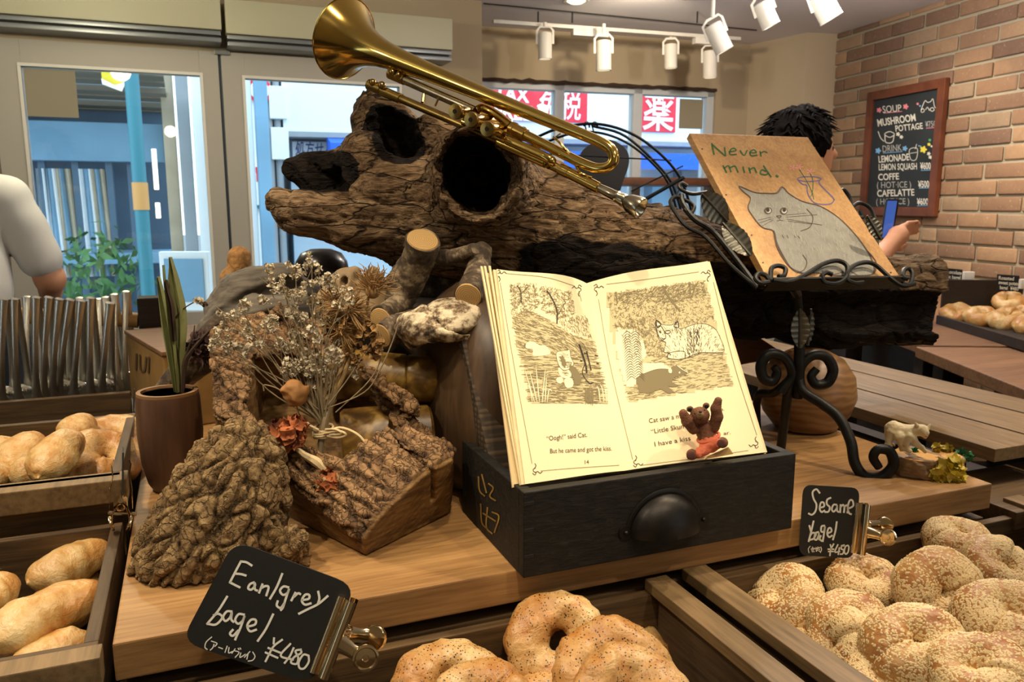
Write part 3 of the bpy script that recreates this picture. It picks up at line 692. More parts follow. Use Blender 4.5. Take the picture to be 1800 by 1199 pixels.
def bread_box(label, u0, u1, v0, v1, zt, h=.10, th=.013, walls='fblr', mats=('box_wood', 'box_wood_u', 'box_dark')):
    t = thing('bread_box', label, 'box', W(u0, v0, zt - h))
    mk('bottom_panel', tbox((u0, v0, zt - h), (u1, v1, zt - h + .008)), MAT[mats[2]], t, smooth=False)
    if 'b' in walls: mk('back_wall', tbox((u0, v1 - th, zt - h + .008), (u1, v1, zt)), MAT[mats[1]], t, smooth=False)
    if 'f' in walls: mk('front_wall', tbox((u0, v0, zt - h + .008), (u1, v0 + th, zt)), MAT[mats[1]], t, smooth=False)
    if 'l' in walls: mk('side_wall', tbox((u0, v0 + th, zt - h + .008), (u0 + th, v1 - th, zt)), MAT[mats[0]], t, smooth=False)
    if 'r' in walls: mk('side_wall', tbox((u1 - th, v0 + th, zt - h + .008), (u1, v1 - th, zt)), MAT[mats[0]], t, smooth=False)
    return t
ZB = .848
b1 = bread_box('front wooden box holding the speckled round bagels', .02, .590, -.50, -.004, ZB)
mk('side_slat', tbox((.566, -.50, ZB), (.596, -.004, ZB + .014)), MAT['slat_wood'], b1, smooth=False)
b2 = bread_box('right wooden box holding the sesame bagels', .640, 1.235, -.50, -.002, ZB)
mk('side_slat', tbox((.622, -.50, ZB), (.656, .002, ZB + .014)), MAT['slat_wood'], b2, smooth=False)
mk('side_slat', tbox((1.205, -.50, ZB), (1.24, .02, ZB + .016)), MAT['slat_wood'], b2, smooth=False)
V4 = UV(ON(236, 832, .955))[1]
b3 = bread_box('left wooden box holding the long plain buns', -.62, -.012, .0, V4 - .024, .90, .11)
mk('front_rail', tbox((-.62, -.022, .872), (-.008, .004, .901)), MAT['slat_wood'], b3, smooth=False)
zz4 = .955; u4a, v4a = UV(ON(236, 832, zz4)); v4b = UV(ON(232, 693, .985))[1]
b4 = bread_box('upper left wooden box holding short buns and seeded rings', -.70, -.012, v4a, v4b - .01, zz4, .12)
mk('front_rail', tbox((-.70, v4a - .02, zz4 - .03), (-.004, v4a + .018, zz4)), MAT['slat_wood'], b4, smooth=False)
t = thing('tray_riser', 'dark plinth under the upper left bread box', 'riser', W(-.69, v4a + .02, .74)); 
mk('panel', tbox((-.69, v4a + .03, .74), (-.03, v4a + .05, zz4 - .12)), MAT['box_dark'], t, smooth=False); mk('panel', tbox((-.69, v4b - .06, .74), (-.03, v4b - .04, zz4 - .12)), MAT['box_dark'], t, smooth=False)
t = thing('tray_riser', 'dark plinth under the left box of long buns', 'riser', W(-.61, .03, .74)); mk('panel', tbox((-.61, .03, .74), (-.03, V4 - .05, .79)), MAT['box_dark'], t, smooth=False)
# slatted shelf on the right
ZS = .92
ts = thing('slatted_table', 'slatted wooden table top right of the display, three long planks', 'table', W(1.277, .05, .7))
us = [UV(ON(1572, y, ZS)) for y in (648, 669, 700, 737)]; uu = sorted(a for a, b in us)
for a, b in zip(uu[:-1], uu[1:]): mk('plank', tbox((a + .003, .07, ZS - .022), (b - .004, 1.15, ZS)), MAT['slat_wood'], ts, smooth=False)
for v_ in (.15, .6, 1.0): mk('crossbar', tbox((uu[0] + .02, v_, ZS - .045), (uu[-1] - .01, v_ + .04, ZS - .022)), MAT['box_dark'], ts, smooth=False)
mk('leg', tbox((uu[0] + .03, .16, .74), (uu[0] + .06, .19, ZS - .045)), MAT['box_dark'], ts, smooth=False); mk('leg', tbox((uu[0] + .03, 1.0, .74), (uu[0] + .06, 1.03, ZS - .045)), MAT['box_dark'], ts, smooth=False)
mk('leg', tbox((uu[-1] - .06, .16, .74), (uu[-1] - .03, .19, ZS - .045)), MAT['box_dark'], ts, smooth=False); mk('leg', tbox((uu[-1] - .06, 1.0, .74), (uu[-1] - .03, 1.03, ZS - .045)), MAT['box_dark'], ts, smooth=False)
tob('low_shelf', (BU + .03, -.02, .83), (1.85, .14, .858), 'box_wood_u', 'narrow dark plank shelf just right of the wooden board', 'shelf')
tob('low_shelf', (BU + .03, .23, .83), (1.272, 1.1, .866), 'box_dark', 'dark plank between the wooden board and the slatted table', 'shelf')
tob('shelf_support', (BU + .05, .0, .74), (1.262, .9, .83), 'box_dark', 'dark block under the plank shelf right of the board', 'riser')
tt = thing('rear_table', 'pale wooden table top behind the log seen under its right end', 'table', W(.9, 1.40, 0))
a = UV(ON(1540, 640, .90)); mk('table_top', tbox((.75, 1.38, .87), (a[0], 1.78, .90)), MAT['counter_wood'], tt, smooth=False); mk('leg', tbox((.8, 1.5, 0), (.86, 1.56, .87)), MAT['box_dark'], tt, smooth=False)
mk('leg', tbox((a[0] - .1, 1.5, 0), (a[0] - .04, 1.56, .87)), MAT['box_dark'], tt, smooth=False); mk('leg', tbox((.8, 1.68, 0), (.86, 1.74, .87)), MAT['box_dark'], tt, smooth=False); mk('leg', tbox((a[0] - .1, 1.68, 0), (a[0] - .04, 1.74, .87)), MAT['box_dark'], tt, smooth=False)
# ------------------------------------------------------------------ breads
def crust(name, base, dark, light, speck=None, bumpd=.0012):
    m = NT(name, .42); v = m.coord(); n = m.noise(v, 26, 4, .6); col = m.ramp(n, [(.34, S(light)), (.5, S(base)), (.66, S(dark))])
    h = m.attr('bake'); col = m.mix(h, col, S(dark))
    if speck:
        w = m.node('ShaderNodeTexVoronoi'); w.inputs['Scale'].default_value = 330; m.link(v, w.inputs['Vector'])
        n2 = m.noise(v, 60, 2); k = m.math('MULTIPLY', m.ramp(w.outputs['Distance'], [(.20, (1, 1, 1)), (.34, (0, 0, 0))]), m.ramp(n2, [(.38, (0, 0, 0)), (.5, (1, 1, 1))]))
        col = m.mix(k, col, S(speck))
    m.color(col); m.bump(m.math('ADD', m.noise(v, 70, 3, .6, .8), m.math('MULTIPLY', m.noise(v, 260, 3, .6), .35)), .55, .0035)
    m.b.inputs['Subsurface Weight'].default_value = .0; m.b.inputs['Coat Weight'].default_value = .12; m.b.inputs['Coat Roughness'].default_value = .3; return m.m
crust('crust_speckled', (204, 164, 104), (176, 118, 56), (224, 196, 142), (52, 34, 18))
crust('crust_plain', (212, 174, 108), (186, 126, 62), (232, 208, 154)); crust('crust_sesame', (190, 138, 76), (160, 98, 44), (214, 174, 112))
crust('crust_seeded', (208, 166, 104), (186, 124, 58), (228, 196, 138), (150, 116, 70))
plain('sesame', (232, 206, 154), .5)
def bagel(seed, R, r, sq=.85, nu=72, nv=26, seam=None, var=.12, wr=.0012):
    rg = random.Random(seed); ph = [rg.uniform(0, 6.28) for _ in range(6)]; seam = rg.uniform(0, 6.28) if seam is None else seam
    v, bk = [], []
    for i in range(nu):
        a = 2 * math.pi * i / nu; rr = r * (1 + var * math.sin(a + ph[0]) + .05 * math.sin(3 * a + ph[1])); d = (a - seam + math.pi) % (2 * math.pi) - math.pi
        pinch = math.exp(-(d / .07) ** 2) * .16; rr *= 1 - pinch + .10 * math.exp(-((d - .3) / .25) ** 2)
        RR = R * (1 + .03 * math.sin(2 * a + ph[2])); 
        for j in range(nv):
            b = 2 * math.pi * j / nv; x = RR + rr * math.cos(b); zq = rr * sq * math.sin(b)
            x = max(x, .0035)
            v.append((x * math.cos(a), x * math.sin(a), zq)); bk.append(max(0, math.sin(b)) * .35 + .25 * math.sin(2 * a + ph[3]) * max(0, math.sin(b)))
    f = [(i * nv + j, ((i + 1) % nu) * nv + j, ((i + 1) % nu) * nv + (j + 1) % nv, i * nv + (j + 1) % nv) for i in range(nu) for j in range(nv)]
    v = np.array(v); N = vnormals(v, f); v += N * (fbm(v * 55 + seed, 3, seed) * wr * 1.6 + ridge(v * np.array([90, 90, 60]) + seed, 2, seed) * wr * .5)[:, None]
    return v, f, np.clip(bk, 0, 1)
def bun(seed, L, r, bend=.1, nu=56, nv=24, sq=.85, taper=.35):
    rg = random.Random(seed); ph = rg.uniform(0, 6); v, bk = [], []
    for i in range(nu):
        t = -1 + 2 * i / (nu - 1); e = max(1e-3, (1 - abs(t) ** 2.6)) ** .5; rr = r * e * (1 + .06 * math.sin(3 * t + ph)); x = t * L / 2; y0 = bend * L * (1 - t * t)
        for j in range(nv):
            b = 2 * math.pi * j / nv; v.append((x, y0 + rr * math.cos(b), rr * sq * math.sin(b))); bk.append(max(0, math.sin(b)) * .4 * (.4 + .6 * abs(math.sin(2.2 * t + ph))))
    f = [(i * nv + j, (i + 1) * nv + j, (i + 1) * nv + (j + 1) % nv, i * nv + (j + 1) % nv) for i in range(nu - 1) for j in range(nv)]
    v = np.array(v); N = vnormals(v, f); crease = np.exp(-((v[:, 1] - bend * L * (1 - (2 * v[:, 0] / L) ** 2) + r * .1 - .3 * r * np.sin(v[:, 0] * 60 + ph)) / .0022) ** 2) * (v[:, 2] > 0) * (np.abs(v[:, 0]) < L * .3)
    v += N * (fbm(v * 45 + seed, 3, seed) * .0022 + ridge(v * np.array([30, 110, 60]) + seed, 2, seed) * .0006 - crease * .0022)[:, None]
    f.append(tuple(range(nv))[::-1]); f.append(tuple((nu - 1) * nv + j for j in range(nv))); return v, f, np.clip(bk, 0, 1)
def seeds_on(v, f, n, seed, cover):
    """low sesame grains lying on the crust, as one mesh"""
    rg = np.random.RandomState(seed); fq = np.array([q for q in f if len(q) == 4]); N = vnormals(v, fq)
    A = np.linalg.norm(np.cross(v[fq[:, 2]] - v[fq[:, 0]], v[fq[:, 3]] - v[fq[:, 1]]), axis=1); cen = v[fq].mean(1)
    keep = cover(cen); p = A * keep; p = p / p.sum(); idx = rg.choice(len(fq), n, p=p); w = rg.dirichlet([1, 1, 1, 1], n)
    P = (v[fq[idx]] * w[:, :, None]).sum(1); Nn = N[fq[idx]].mean(1); Nn /= np.linalg.norm(Nn, axis=1)[:, None]
    r_ = rg.normal(size=(n, 3)); T = np.cross(Nn, r_); T /= np.linalg.norm(T, axis=1)[:, None]; B = np.cross(Nn, T)
    base = np.array([(1, 0, 0), (.2, .62, .1), (-.75, .4, 0), (-.75, -.4, 0), (.2, -.62, .1), (-.1, 0, .75)]) * np.array([.00185, .0017, .0015])
    Fb = [(0, 1, 5), (1, 2, 5), (2, 3, 5), (3, 4, 5), (4, 0, 5)]
    sc = rg.uniform(.85, 1.15, n)
    vv = P[:, None] + sc[:, None, None] * (T[:, None] * base[None, :, :1] + B[:, None] * base[None, :, 1:2] + Nn[:, None] * (base[None, :, 2:]))
    ff = (np.array(Fb)[None] + 6 * np.arange(n)[:, None, None]).reshape(-1, 3); return vv.reshape(-1, 3), [tuple(q) for q in ff]
def cover_fn(seed):
    def c(p):
        n = fbm(p * 22 + seed * 3.1, 2, seed); streak = np.abs(np.sin(np.arctan2(p[:, 1], p[:, 0]) * 1.0 + seed) + .3 * n) < .10
        return np.clip(.8 + 1.2 * n, .2, 1.2) * np.where(streak, .15, 1)
    return c
def bread_proto(name, vfb, mat, label, group, seeds=0, seed=0):
    v, f, bk = vfb; root = thing(name, label, 'bagel' if 'bagel' in name else 'bun', (0, 0, 0), group)
    mk('crust', (v, f), MAT[mat], root, attrs={'bake': bk}, local=True)
    if seeds: prop(mk('sesame_seeds', seeds_on(v, f, seeds, seed, cover_fn(seed)), MAT['sesame'], root, local=True, smooth=True), kind='stuff')
    return root
def face_cam(p, tilt=0, spin=0, az=0):
    """orientation whose +Z leans from straight up toward the viewer by tilt"""
    d = nrm([CAM[0] - p[0], CAM[1] - p[1], 0]); c, s = math.cos(az), math.sin(az); d = np.array([d[0] * c - d[1] * s, d[0] * s + d[1] * c, 0])
    z = nrm(Z * math.cos(tilt) + d * math.sin(tilt)); x = nrm(np.cross(z, [0, 0, 1]) if tilt > .05 else np.array([1.0, 0, 0])); y = np.cross(z, x)
    M = Matrix(((x[0], y[0], z[0]), (x[1], y[1], z[1]), (x[2], y[2], z[2]))) @ Matrix.Rotation(spin, 3, 'Z'); return M.to_euler()
def place_all(protos, spots):
    used = set()
    for k, (px, py, z, tilt, az, spin, sc, label) in enumerate(spots):
        pr = protos[k % len(protos)]; p = ON(px, py, z); e = face_cam(p, tilt, spin, az)
        if pr in used: dup(pr, p, e, label, sc)
        else: used.add(pr); pr.location = tuple(p); pr.rotation_euler = e; pr.scale = (sc,) * 3; pr['label'] = label
EG = [bread_proto('speckled_bagel', bagel(s, .0345, .0215, .95, seam=sm_, wr=.0022), 'crust_speckled', 'bagel', 'speckled round bagels in the front box') for s, sm_ in ((3, 1.3), (5, 2.6), (8, .8), (12, .4))]
place_all(EG, [
    (984, 1132, .835, .86, 0, .25, 1.0, 'topmost speckled ring bagel standing in the front box, its hole open'),
    (1072, 1196, .845, .62, .2, 5.6, 1.08, 'large speckled bagel leaning over the ring bagel, right side of front box'),
    (788, 1218, .835, .38, 0, 1, 1.04, 'speckled bagel at the left of the front box under the card clip'),
    (1108, 1232, .862, .3, 0, 0, .95, 'speckled bagel cut by the bottom edge, lower right of the front box'),
    (845, 1248, .85, .4, .2, 2.4, .9, 'speckled bagel at the bottom edge between the left bagel and the ring'),
    (975, 1262, .80, .1, .2, 1.4, 1.0, 'speckled bagel underneath the standing ring bagel'),
    (1090, 1150, .780, .1, .2, 3.4, 1.0, 'speckled bagel at the bottom of the box behind the large one')])
SE = [bread_proto('sesame_bagel', bagel(s, .0255, .0262, .95, seam=sm_, var=.10), 'crust_sesame', 'bagel', 'sesame bagels in the right box', 8200, s) for s, sm_ in ((21, .3), (24, 2.1), (27, 4.0))]
place_all(SE, [
    (1684, 950, .860, .25, 0, .4, 0.826, 'sesame bagel at the back of the right box, topmost in the pile'),
    (1762, 1004, .862, .5, .6, 1.9, 0.860, 'sesame bagel behind the big right one, cut by the frame edge'),
    (1524, 1028, .835, .3, -.2, 2.2, 0.877, 'plump sesame bagel just below the sesame card'),
    (1384, 1058, .825, .75, -1.1, .3, .98, 'leftmost sesame bagel leaning on the slatted side'),
    (1650, 1042, .860, .9, .5, 1.1, 0.963, 'sesame bagel with a pale bare seam in the middle of the pile'),
    (1496, 1096, .835, .35, .2, 2.9, 0.860, 'sesame bagel squeezed between the leftmost and the front ones'),
    (1772, 1092, .866, .5, .1, .8, 0.998, 'big round sesame bagel at the right edge of the frame'),
    (1478, 1140, .842, .9, -.9, 2.0, 0.791, 'small sesame bagel tilted on its side near the slats, front left'),
    (1610, 1140, .868, .55, -.2, 3.2, 0.946, 'large sesame bagel with a bare golden patch at the front of the pile'),
    (1722, 1192, .870, .3, .1, 2.5, 0.946, 'sesame bagel cut by the bottom edge, lower right'),
    (1800, 1180, .845, .4, .1, 1.2, 0.860, 'sesame bagel in the bottom right corner of the frame'),
    (1560, 1210, .835, .2, .1, .2, 0.860, 'sesame bagel at the bottom edge left of the corner ones'),
    (1440, 1150, .800, .1, .1, 1.2, 0.860, 'sesame bagel lying low against the slats under the small one'),
    (1600, 1070, .800, .1, .1, 2.2, 0.946, 'sesame bagel hidden at the bottom in the middle of the box'),
    (1730, 1060, .800, .1, .1, .7, 0.946, 'sesame bagel lying on the bottom under the big right one')])
LB = [bread_proto('long_bun', bun(s, .15, .030, bd), 'crust_plain', 'bun', 'long plain buns in the left box') for s, bd in ((31, .04), (34, -.03), (37, .05))]
def lay(protos, spots):
    used = set()
    for k, (x0, y0, z0, x1, y1, z1, sc, roll, label) in enumerate(spots):
        a, b = ON(x0, y0, z0), ON(x1, y1, z1); c = (a + b) / 2; x = nrm(b - a); y = nrm(np.cross(Z, x)); z = np.cross(x, y); L = np.linalg.norm(b - a)
        M = Matrix(((x[0], y[0], z[0]), (x[1], y[1], z[1]), (x[2], y[2], z[2]))) @ Matrix.Rotation(roll, 3, 'X'); pr = protos[k % len(protos)]; s_ = (L / .15, sc, sc)
        if pr in used: dup(pr, c, M.to_euler(), label, s_)
        else: used.add(pr); pr.location = tuple(c); pr.rotation_euler = M.to_euler(); pr.scale = s_; pr['label'] = label
lay(LB, [
    (-60, 1010, .862, 76, 962, .872, .86, 0, 'long bun at the back left of the left box, cut by the frame'),
    (48, 1026, .862, 198, 952, .872, .92, .2, 'long glossy bun behind, its tip at the right side wall'),
    (-30, 1140, .868, 186, 1036, .872, 1.06, 0, 'largest long bun lying across the front of the left box'),
    (10, 1190, .845, 170, 1126, .848, .8, .3, 'long bun at the bottom of the left box behind the front rail'),
    (-70, 1080, .875, 22, 1016, .878, .8, .2, 'long bun resting over the others at the left frame edge'),
    (110, 1110, .825, 190, 975, .825, .9, .2, 'long bun underneath at the right side of the left box')])
SB = [bread_proto('short_bun', bun(s, .15, .046, .02), 'crust_plain', 'bun', 'short buns in the upper left box') for s in (41, 44)]
lay(SB, [
    (10, 825, .93, 66, 768, .945, .62, 0, 'round pale bun second from the left in the upper box'),
    (66, 842, .945, 134, 762, .975, .62, .3, 'smooth brown bun standing on the others in the upper box'),
    (108, 775, .945, 164, 736, .965, .56, .2, 'small pale bun at the top of the upper left box'),
    (14, 838, .93, 100, 822, .93, .52, .4, 'pale bun against the front rail of the upper left box'),
    (-50, 815, .93, 30, 780, .94, .60, .1, 'bun cut by the left frame edge in the upper box'),
    (-30, 850, .925, 14, 828, .925, .52, .1, 'little bun in the corner at the left frame edge of the upper box')])
SR = [bread_proto('seeded_ring_bagel', bagel(s, .03, .023, .85), 'crust_seeded', 'bagel', 'ring bagels in the upper left box') for s in (51, 53)]
place_all(SR, [(196, 768, .93, .3, 0, .5, 1.05, 'smooth ring bagel at the back of the upper left box beside the clip'), (182, 806, .925, .5, .3, 2.5, 1.10, 'pale seeded ring bagel against the front rail of the upper left box'), (140, 815, .89, .1, .3, 2.5, 1.0, 'ring bagel underneath in the upper left box')])
# bagels on the counter by the brick wall
cz = .90; P0 = ON(1640, 588, cz)
def cpt(px, py, z=cz): return ON(px, py, z)
a = cpt(1640, 592); b = cpt(1800, 648); d_ = nrm([*(b - a)[:2], 0]); n_ = np.array([-d_[1], d_[0], 0]); CM = frame([a[0], a[1], 0], d_, n_, Z)
t = thing('side_counter', 'brown wooden counter along the brick wall', 'counter', [a[0], a[1], 0])
def CU(p): p = np.asarray(p) - CM[:3, 3]; return float(p @ d_), float(p @ n_)
fe = CU(cpt(1640, 614)); j = CU(cpt(1738, 608))
mk('counter_top', box((-1.3, fe[1], cz - .03), (j[0] - .002, .62, cz), .003, CM), MAT['counter_wood'], t, smooth=False); mk('counter_top', box((j[0] + .002, fe[1] - .02, cz - .035), (2.2, .62, cz - .004), .003, CM), MAT['counter_wood'], t, smooth=False)
for a_ in (-.55, j[0] - .09, j[0] + .03, 1.2, 2.1): mk('post', box((a_, fe[1] + .02, 0), (a_ + .06, fe[1] + .08, cz - .035), .003, CM), MAT['box_dark'], t, smooth=False)
mk('front_board', box((-1.25, fe[1] + .12, 0), (j[0] - .1, fe[1] + .14, cz - .035), .0, CM), MAT['box_dark'], t, smooth=False)  # added dark panel standing in for the solid shadow under the counter
mk('back_panel', box((-.55, .5, 0), (2.1, .52, cz - .035), .0, CM), MAT['box_dark'], t, smooth=False)
mk('lower_shelf', box((-.55, fe[1] + .03, .3), (2.1, .5, .33), .002, CM), MAT['box_dark'], t, smooth=False)
f0_ = CU(cpt(1662, 565)); bt = thing('bagel_tray', 'dark wooden tray of bagels on the counter by the bricks', 'tray', (CM @ np.array([-.05, 0, cz, 1]))[:3])
x0 = CU(cpt(1655, 570))[0] - .01; y0 = CU(cpt(1655, 570))[1]
mk('tray_floor', box((x0, y0, cz), (x0 + 1.2, y0 + .34, cz + .012), .001, CM), MAT['box_dark'], bt, smooth=False); mk('front_lip', box((x0, y0 - .015, cz), (x0 + 1.2, y0, cz + .03), .002, CM), MAT['box_dark'], bt, smooth=False)
mk('back_board', box((x0, y0 + .33, cz), (x0 + 1.2, y0 + .345, cz + .15), .002, CM), MAT['box_wood'], bt, smooth=False); mk('side_board', box((x0 - .012, y0, cz), (x0, y0 + .345, cz + .15), .002, CM), MAT['box_dark'], bt, smooth=False)
CB = [bread_proto('plain_bagel', bagel(s, .0275, .0235, .95, seam=1.0), 'crust_plain', 'bagel', 'plain bagels in the tray by the brick wall') for s in (61, 63)]
place_all(CB, [
    (1681, 551, cz + .038, .45, 0, .5, 1.0, 'plain bagel at the left end of the tray by the bricks'),
    (1725, 556, cz + .040, .5, 0, 2.0, .98, 'plain bagel second from left in the front row of the tray'),
    (1770, 561, cz + .040, .5, 0, 3.0, 1.06, 'plain bagel third from left in the front row of the tray'),
    (1716, 540, cz + .035, .3, 0, 3.0, .95, 'plain bagel behind the two leftmost in the tray'),
    (1752, 521, cz + .085, .6, 0, 1.0, .94, 'plain bagel at the top left of the heap under the right card'),
    (1772, 531, cz + .082, .5, 0, 4.0, .98, 'plain bagel in the middle of the heap, right of the top one'),
    (1803, 540, cz + .070, .5, 0, 5.0, .9, 'plain bagel cut by the right frame edge, upper row'),
    (1812, 572, cz + .035, .4, 0, 5.0, .98, 'plain bagel cut by the right frame edge, front row'),
    (1796, 512, cz + .070, .3, 0, .8, .9, 'orange brown bagel partly behind the right price card')])
plain('card_black', (22, 22, 20), .55, bump=.1, bscale=500); plain('chalk', (228, 226, 214), .8); plain('chalk_soft', (186, 186, 180), .85); plain('chalk_pink', (232, 140, 150), .8); plain('chalk_blue', (120, 176, 222), .8); plain('chalk_yellow', (234, 220, 80), .8); plain('chalk_green', (90, 176, 120), .8); plain('glass_dome', (190, 200, 210), .1)
def small_card(x0, y0, x1, y1, px, label, lines):
    c = AT((x0 + x1) / 2, (y0 + y1) / 2, px); n = nrm([-.35, -1, 0]); pl = Plane(c, n)
    q = [pl.hit(*p)[0] for p in ((x0, y1), (x1, y1), (x1 - 2, y0 + 3), (x0 + 1, y0))]; t = thing('price_card', label, 'price card', q[0])
    mk('card', prism(q, -n, .002) if False else prism(q[::-1], n * -1, .002), MAT['card_black'], t, smooth=False)
    for s_, p_, q_, h_ in lines: mk('chalk_lettering', decal(*text2(s_, p_, q_, h_, .02), pl, .002), MAT['chalk'], t, smooth=False)
    e = pl.hit(x1 + 8, (y0 + y1) / 2)[0]; mk('clip', box((-.018, -.008, -.02), (.018, .008, .012), .003, frame(e, (1, 0, 0), (0, 1, 0), Z)), MAT['white_metal'], t)
    mk('holder_rod', cyl([e[0], e[1], cz + .015], e, .003), MAT['white_metal'], t)
small_card(1658, 471, 1694, 496, P0[1] + .29, 'small black price card at the left behind the bagel tray', [('Chocolate', (1660, 480), (1690, 483), 6), ('nut bagel', (1661, 489), (1688, 491), 6)])
small_card(1752, 482, 1794, 512, P0[1] + .16, 'small black price card above the heap of plain bagels', [('Roasted', (1755, 491), (1782, 493), 6), ('sweet potato', (1755, 499), (1792, 502), 6), ('bagel  ¥480', (1757, 508), (1790, 511), 6)])
# ------------------------------------------------------------------ menu board on the bricks
pr = Plane(C2 + nr * .035, nr); MBs = [(1519, 152 + 14), (1671, 145), (1652, 381), (1519, 376)]
def RW(px, py, off=.035): p = PL(px, py, C2 + nr * off, nr); d = p - C2; return float(d @ dirR), float(p[2])
sa, zt_ = RW(1527, 163); sb, _ = RW(1664, 147); zb_ = RW(1590, 380)[1]; RM = frame(C2, dirR, nr, Z); o_ = (RM @ np.array([sa, .02, zb_, 1]))[:3]
mb = thing('menu_board', 'framed black chalkboard menu hanging on the brick wall', 'menu board', o_)
plain('frame_red_wood', (104, 56, 34), .45, bump=.2, bscale=80, var=.25); plain('slate', (38, 44, 48), .8, var=.2, bscale=40)
fw = .045
mk('frame', join(box((sa, .016, zb_), (sa + fw, .045, zt_), .004, RM), box((sb - fw, .016, zb_), (sb, .045, zt_), .004, RM), box((sa + fw, .016, zt_ - fw), (sb - fw, .045, zt_), .004, RM), box((sa + fw, .016, zb_), (sb - fw, .045, zb_ + fw), .004, RM)), MAT['frame_red_wood'], mb, smooth=False)
mk('slate', box((sa + fw - .003, .018, zb_ + fw - .003), (sb - fw + .003, .03, zt_ - fw + .003), 0, RM), MAT['slate'], mb, smooth=False)
SLP = Plane(C2 + nr * .031, nr)
def chalk(kind, items, mat):
    mk(kind, decal(*join2(items), SLP, .001), MAT[mat], mb, smooth=False)
def M7(x, y): return 1500 + x / 4.44, 130 + y / 4.44
def mt(s, x0, y0, x1, y1, h, off=.03): return text2(s, M7(x0, y0), M7(x1, y1), h / 4.44, off)
chalk('lettering', [mt('SOUP', 232, 305, 378, 292, 54, .0), mt('MUSHROOM', 193, 410, 490, 365, 54, .02), mt('POTTAGE', 332, 450, 545, 427, 46, .015), mt('LEMONADE', 200, 692, 438, 672, 50, .02), mt('LEMON SQUASH', 200, 752, 498, 744, 48, .015), mt('COFFE', 196, 830, 358, 822, 48, .02), mt('CAFELATTE', 188, 958, 478, 948, 50, .02), mt('¥600', 524, 745, 606, 742, 50, .02), mt('¥500', 508, 888, 594, 884, 50, .02), mt('¥600', 498, 1022, 586, 1020, 48, .02)], 'chalk')
chalk('lettering', [mt('DRINK', 232, 612, 380, 600, 52, 0), mt('( HOT·ICE )', 186, 892, 452, 886, 48, 0), mt('( HOT·ICE )', 180, 1020, 438, 1016, 46, 0), mt('¥750', 565, 415, 646, 410, 44, 0)], 'chalk_soft')
def mp(pts, w, closed=False): return strip2([M7(*p) for p in pts], w / 4.44, closed, 4)
def blob(x, y, r): return poly_fill([M7(x + r * math.cos(a) * (1 + .25 * math.cos(5 * a)), y + r * math.sin(a) * (1 + .25 * math.cos(5 * a))) for a in np.linspace(0, 6.28, 24, endpoint=False)])
chalk('soup_drawing', [mp([(195, 450), (215, 500), (240, 525)], 6), mp([(245, 470), (285, 450), (322, 470), (285, 495)], 6, True), mp([(248, 480), (252, 530), (285, 540), (310, 525), (320, 475)], 7), blob(350, 470, 14), blob(376, 492, 13),
    mp([(440, 590), (500, 582), (492, 665), (450, 668)], 5, True), mp([(445, 620), (497, 612)], 4), mp([(485, 585), (495, 548)], 5), mp([(530, 280), (560, 210), (580, 222), (605, 215), (622, 195), (635, 255), (650, 265)], 5), mp([(528, 290), (545, 270), (555, 290), (540, 300)], 5, True), mp([(600, 275), (620, 262), (632, 280), (615, 292)], 5, True), mp([(565, 280), (580, 260), (595, 285)], 5), blob(590, 622, 13), blob(602, 650, 13), blob(612, 565, 8)], 'chalk')
chalk('pink_marks', [blob(203, 283, 18), blob(410, 255, 19), mp([(240, 306), (380, 292)], 5), mp([(570, 424), (645, 418)], 5), blob(503, 234, 9)], 'chalk_pink')
chalk('blue_marks', [blob(195, 600, 20), blob(404, 582, 18), mp([(235, 618), (385, 606)], 5), mp([(530, 754), (604, 750)], 5), mp([(514, 892), (596, 890)], 5), mp([(500, 1030), (584, 1028)], 5), blob(522, 250, 7), mp([(510, 560), (530, 566)], 8)], 'chalk_blue')
chalk('lemon_drawing', [blob(548, 590, 24), blob(592, 550, 12)], 'chalk_yellow'); chalk('green_mark', [blob(598, 516, 10)], 'chalk_green')
# ------------------------------------------------------------------ tongs on the rack
plain('steel', (236, 232, 222), .33, 1.0); plain('dowel_wood', (196, 152, 92), .55, var=.12, bscale=60); plain('dark_steel', (90, 86, 80), .25, 1.0)
YT = 1.52
dw0, dw1 = AT(-140, 548, YT + .06), AT(243, 563, YT + .18)
t = thing('tongs_rack', 'wooden dowel rack holding the steel tongs at the left', 'rack', [dw0[0], dw0[1], zz4 - .02])
mk('dowel', tube([dw0, dw1], .0165, 16), MAT['dowel_wood'], t); e = dw1 + np.array([.02, .008, 0])
mk('end_post', box((-.02, -.025, -.30), (.028, .03, .05), .004, frame(e, U, V, Z)), MAT['box_dark'], t, smooth=False)
mk('end_post', box((-.028, -.025, -.30), (.02, .03, .05), .004, frame(dw0, U, V, Z)), MAT['box_dark'], t, smooth=False)
bq = AT(230, 690, YT - .02); uvq = UV(bq)
mk('front_board', tbox((uvq[0] - .9, uvq[1] - .012, bq[2] - .12), (uvq[0], uvq[1] + .004, bq[2] + .003)), MAT['box_wood_u'], t, smooth=False)
mk('rack_floor', tbox((uvq[0] - .9, uvq[1] + .004, bq[2] - .12), (uvq[0] + .02, uvq[1] + .30, bq[2] - .108)), MAT['box_dark'], t, smooth=False)
mk('leg', tbox((uvq[0] - .05, uvq[1] + .02, .74), (uvq[0] - .01, uvq[1] + .28, bq[2] - .12)), MAT['box_dark'], t, smooth=False); mk('leg', tbox((uvq[0] - .9, uvq[1] + .02, .74), (uvq[0] - .86, uvq[1] + .28, bq[2] - .12)), MAT['box_dark'], t, smooth=False)
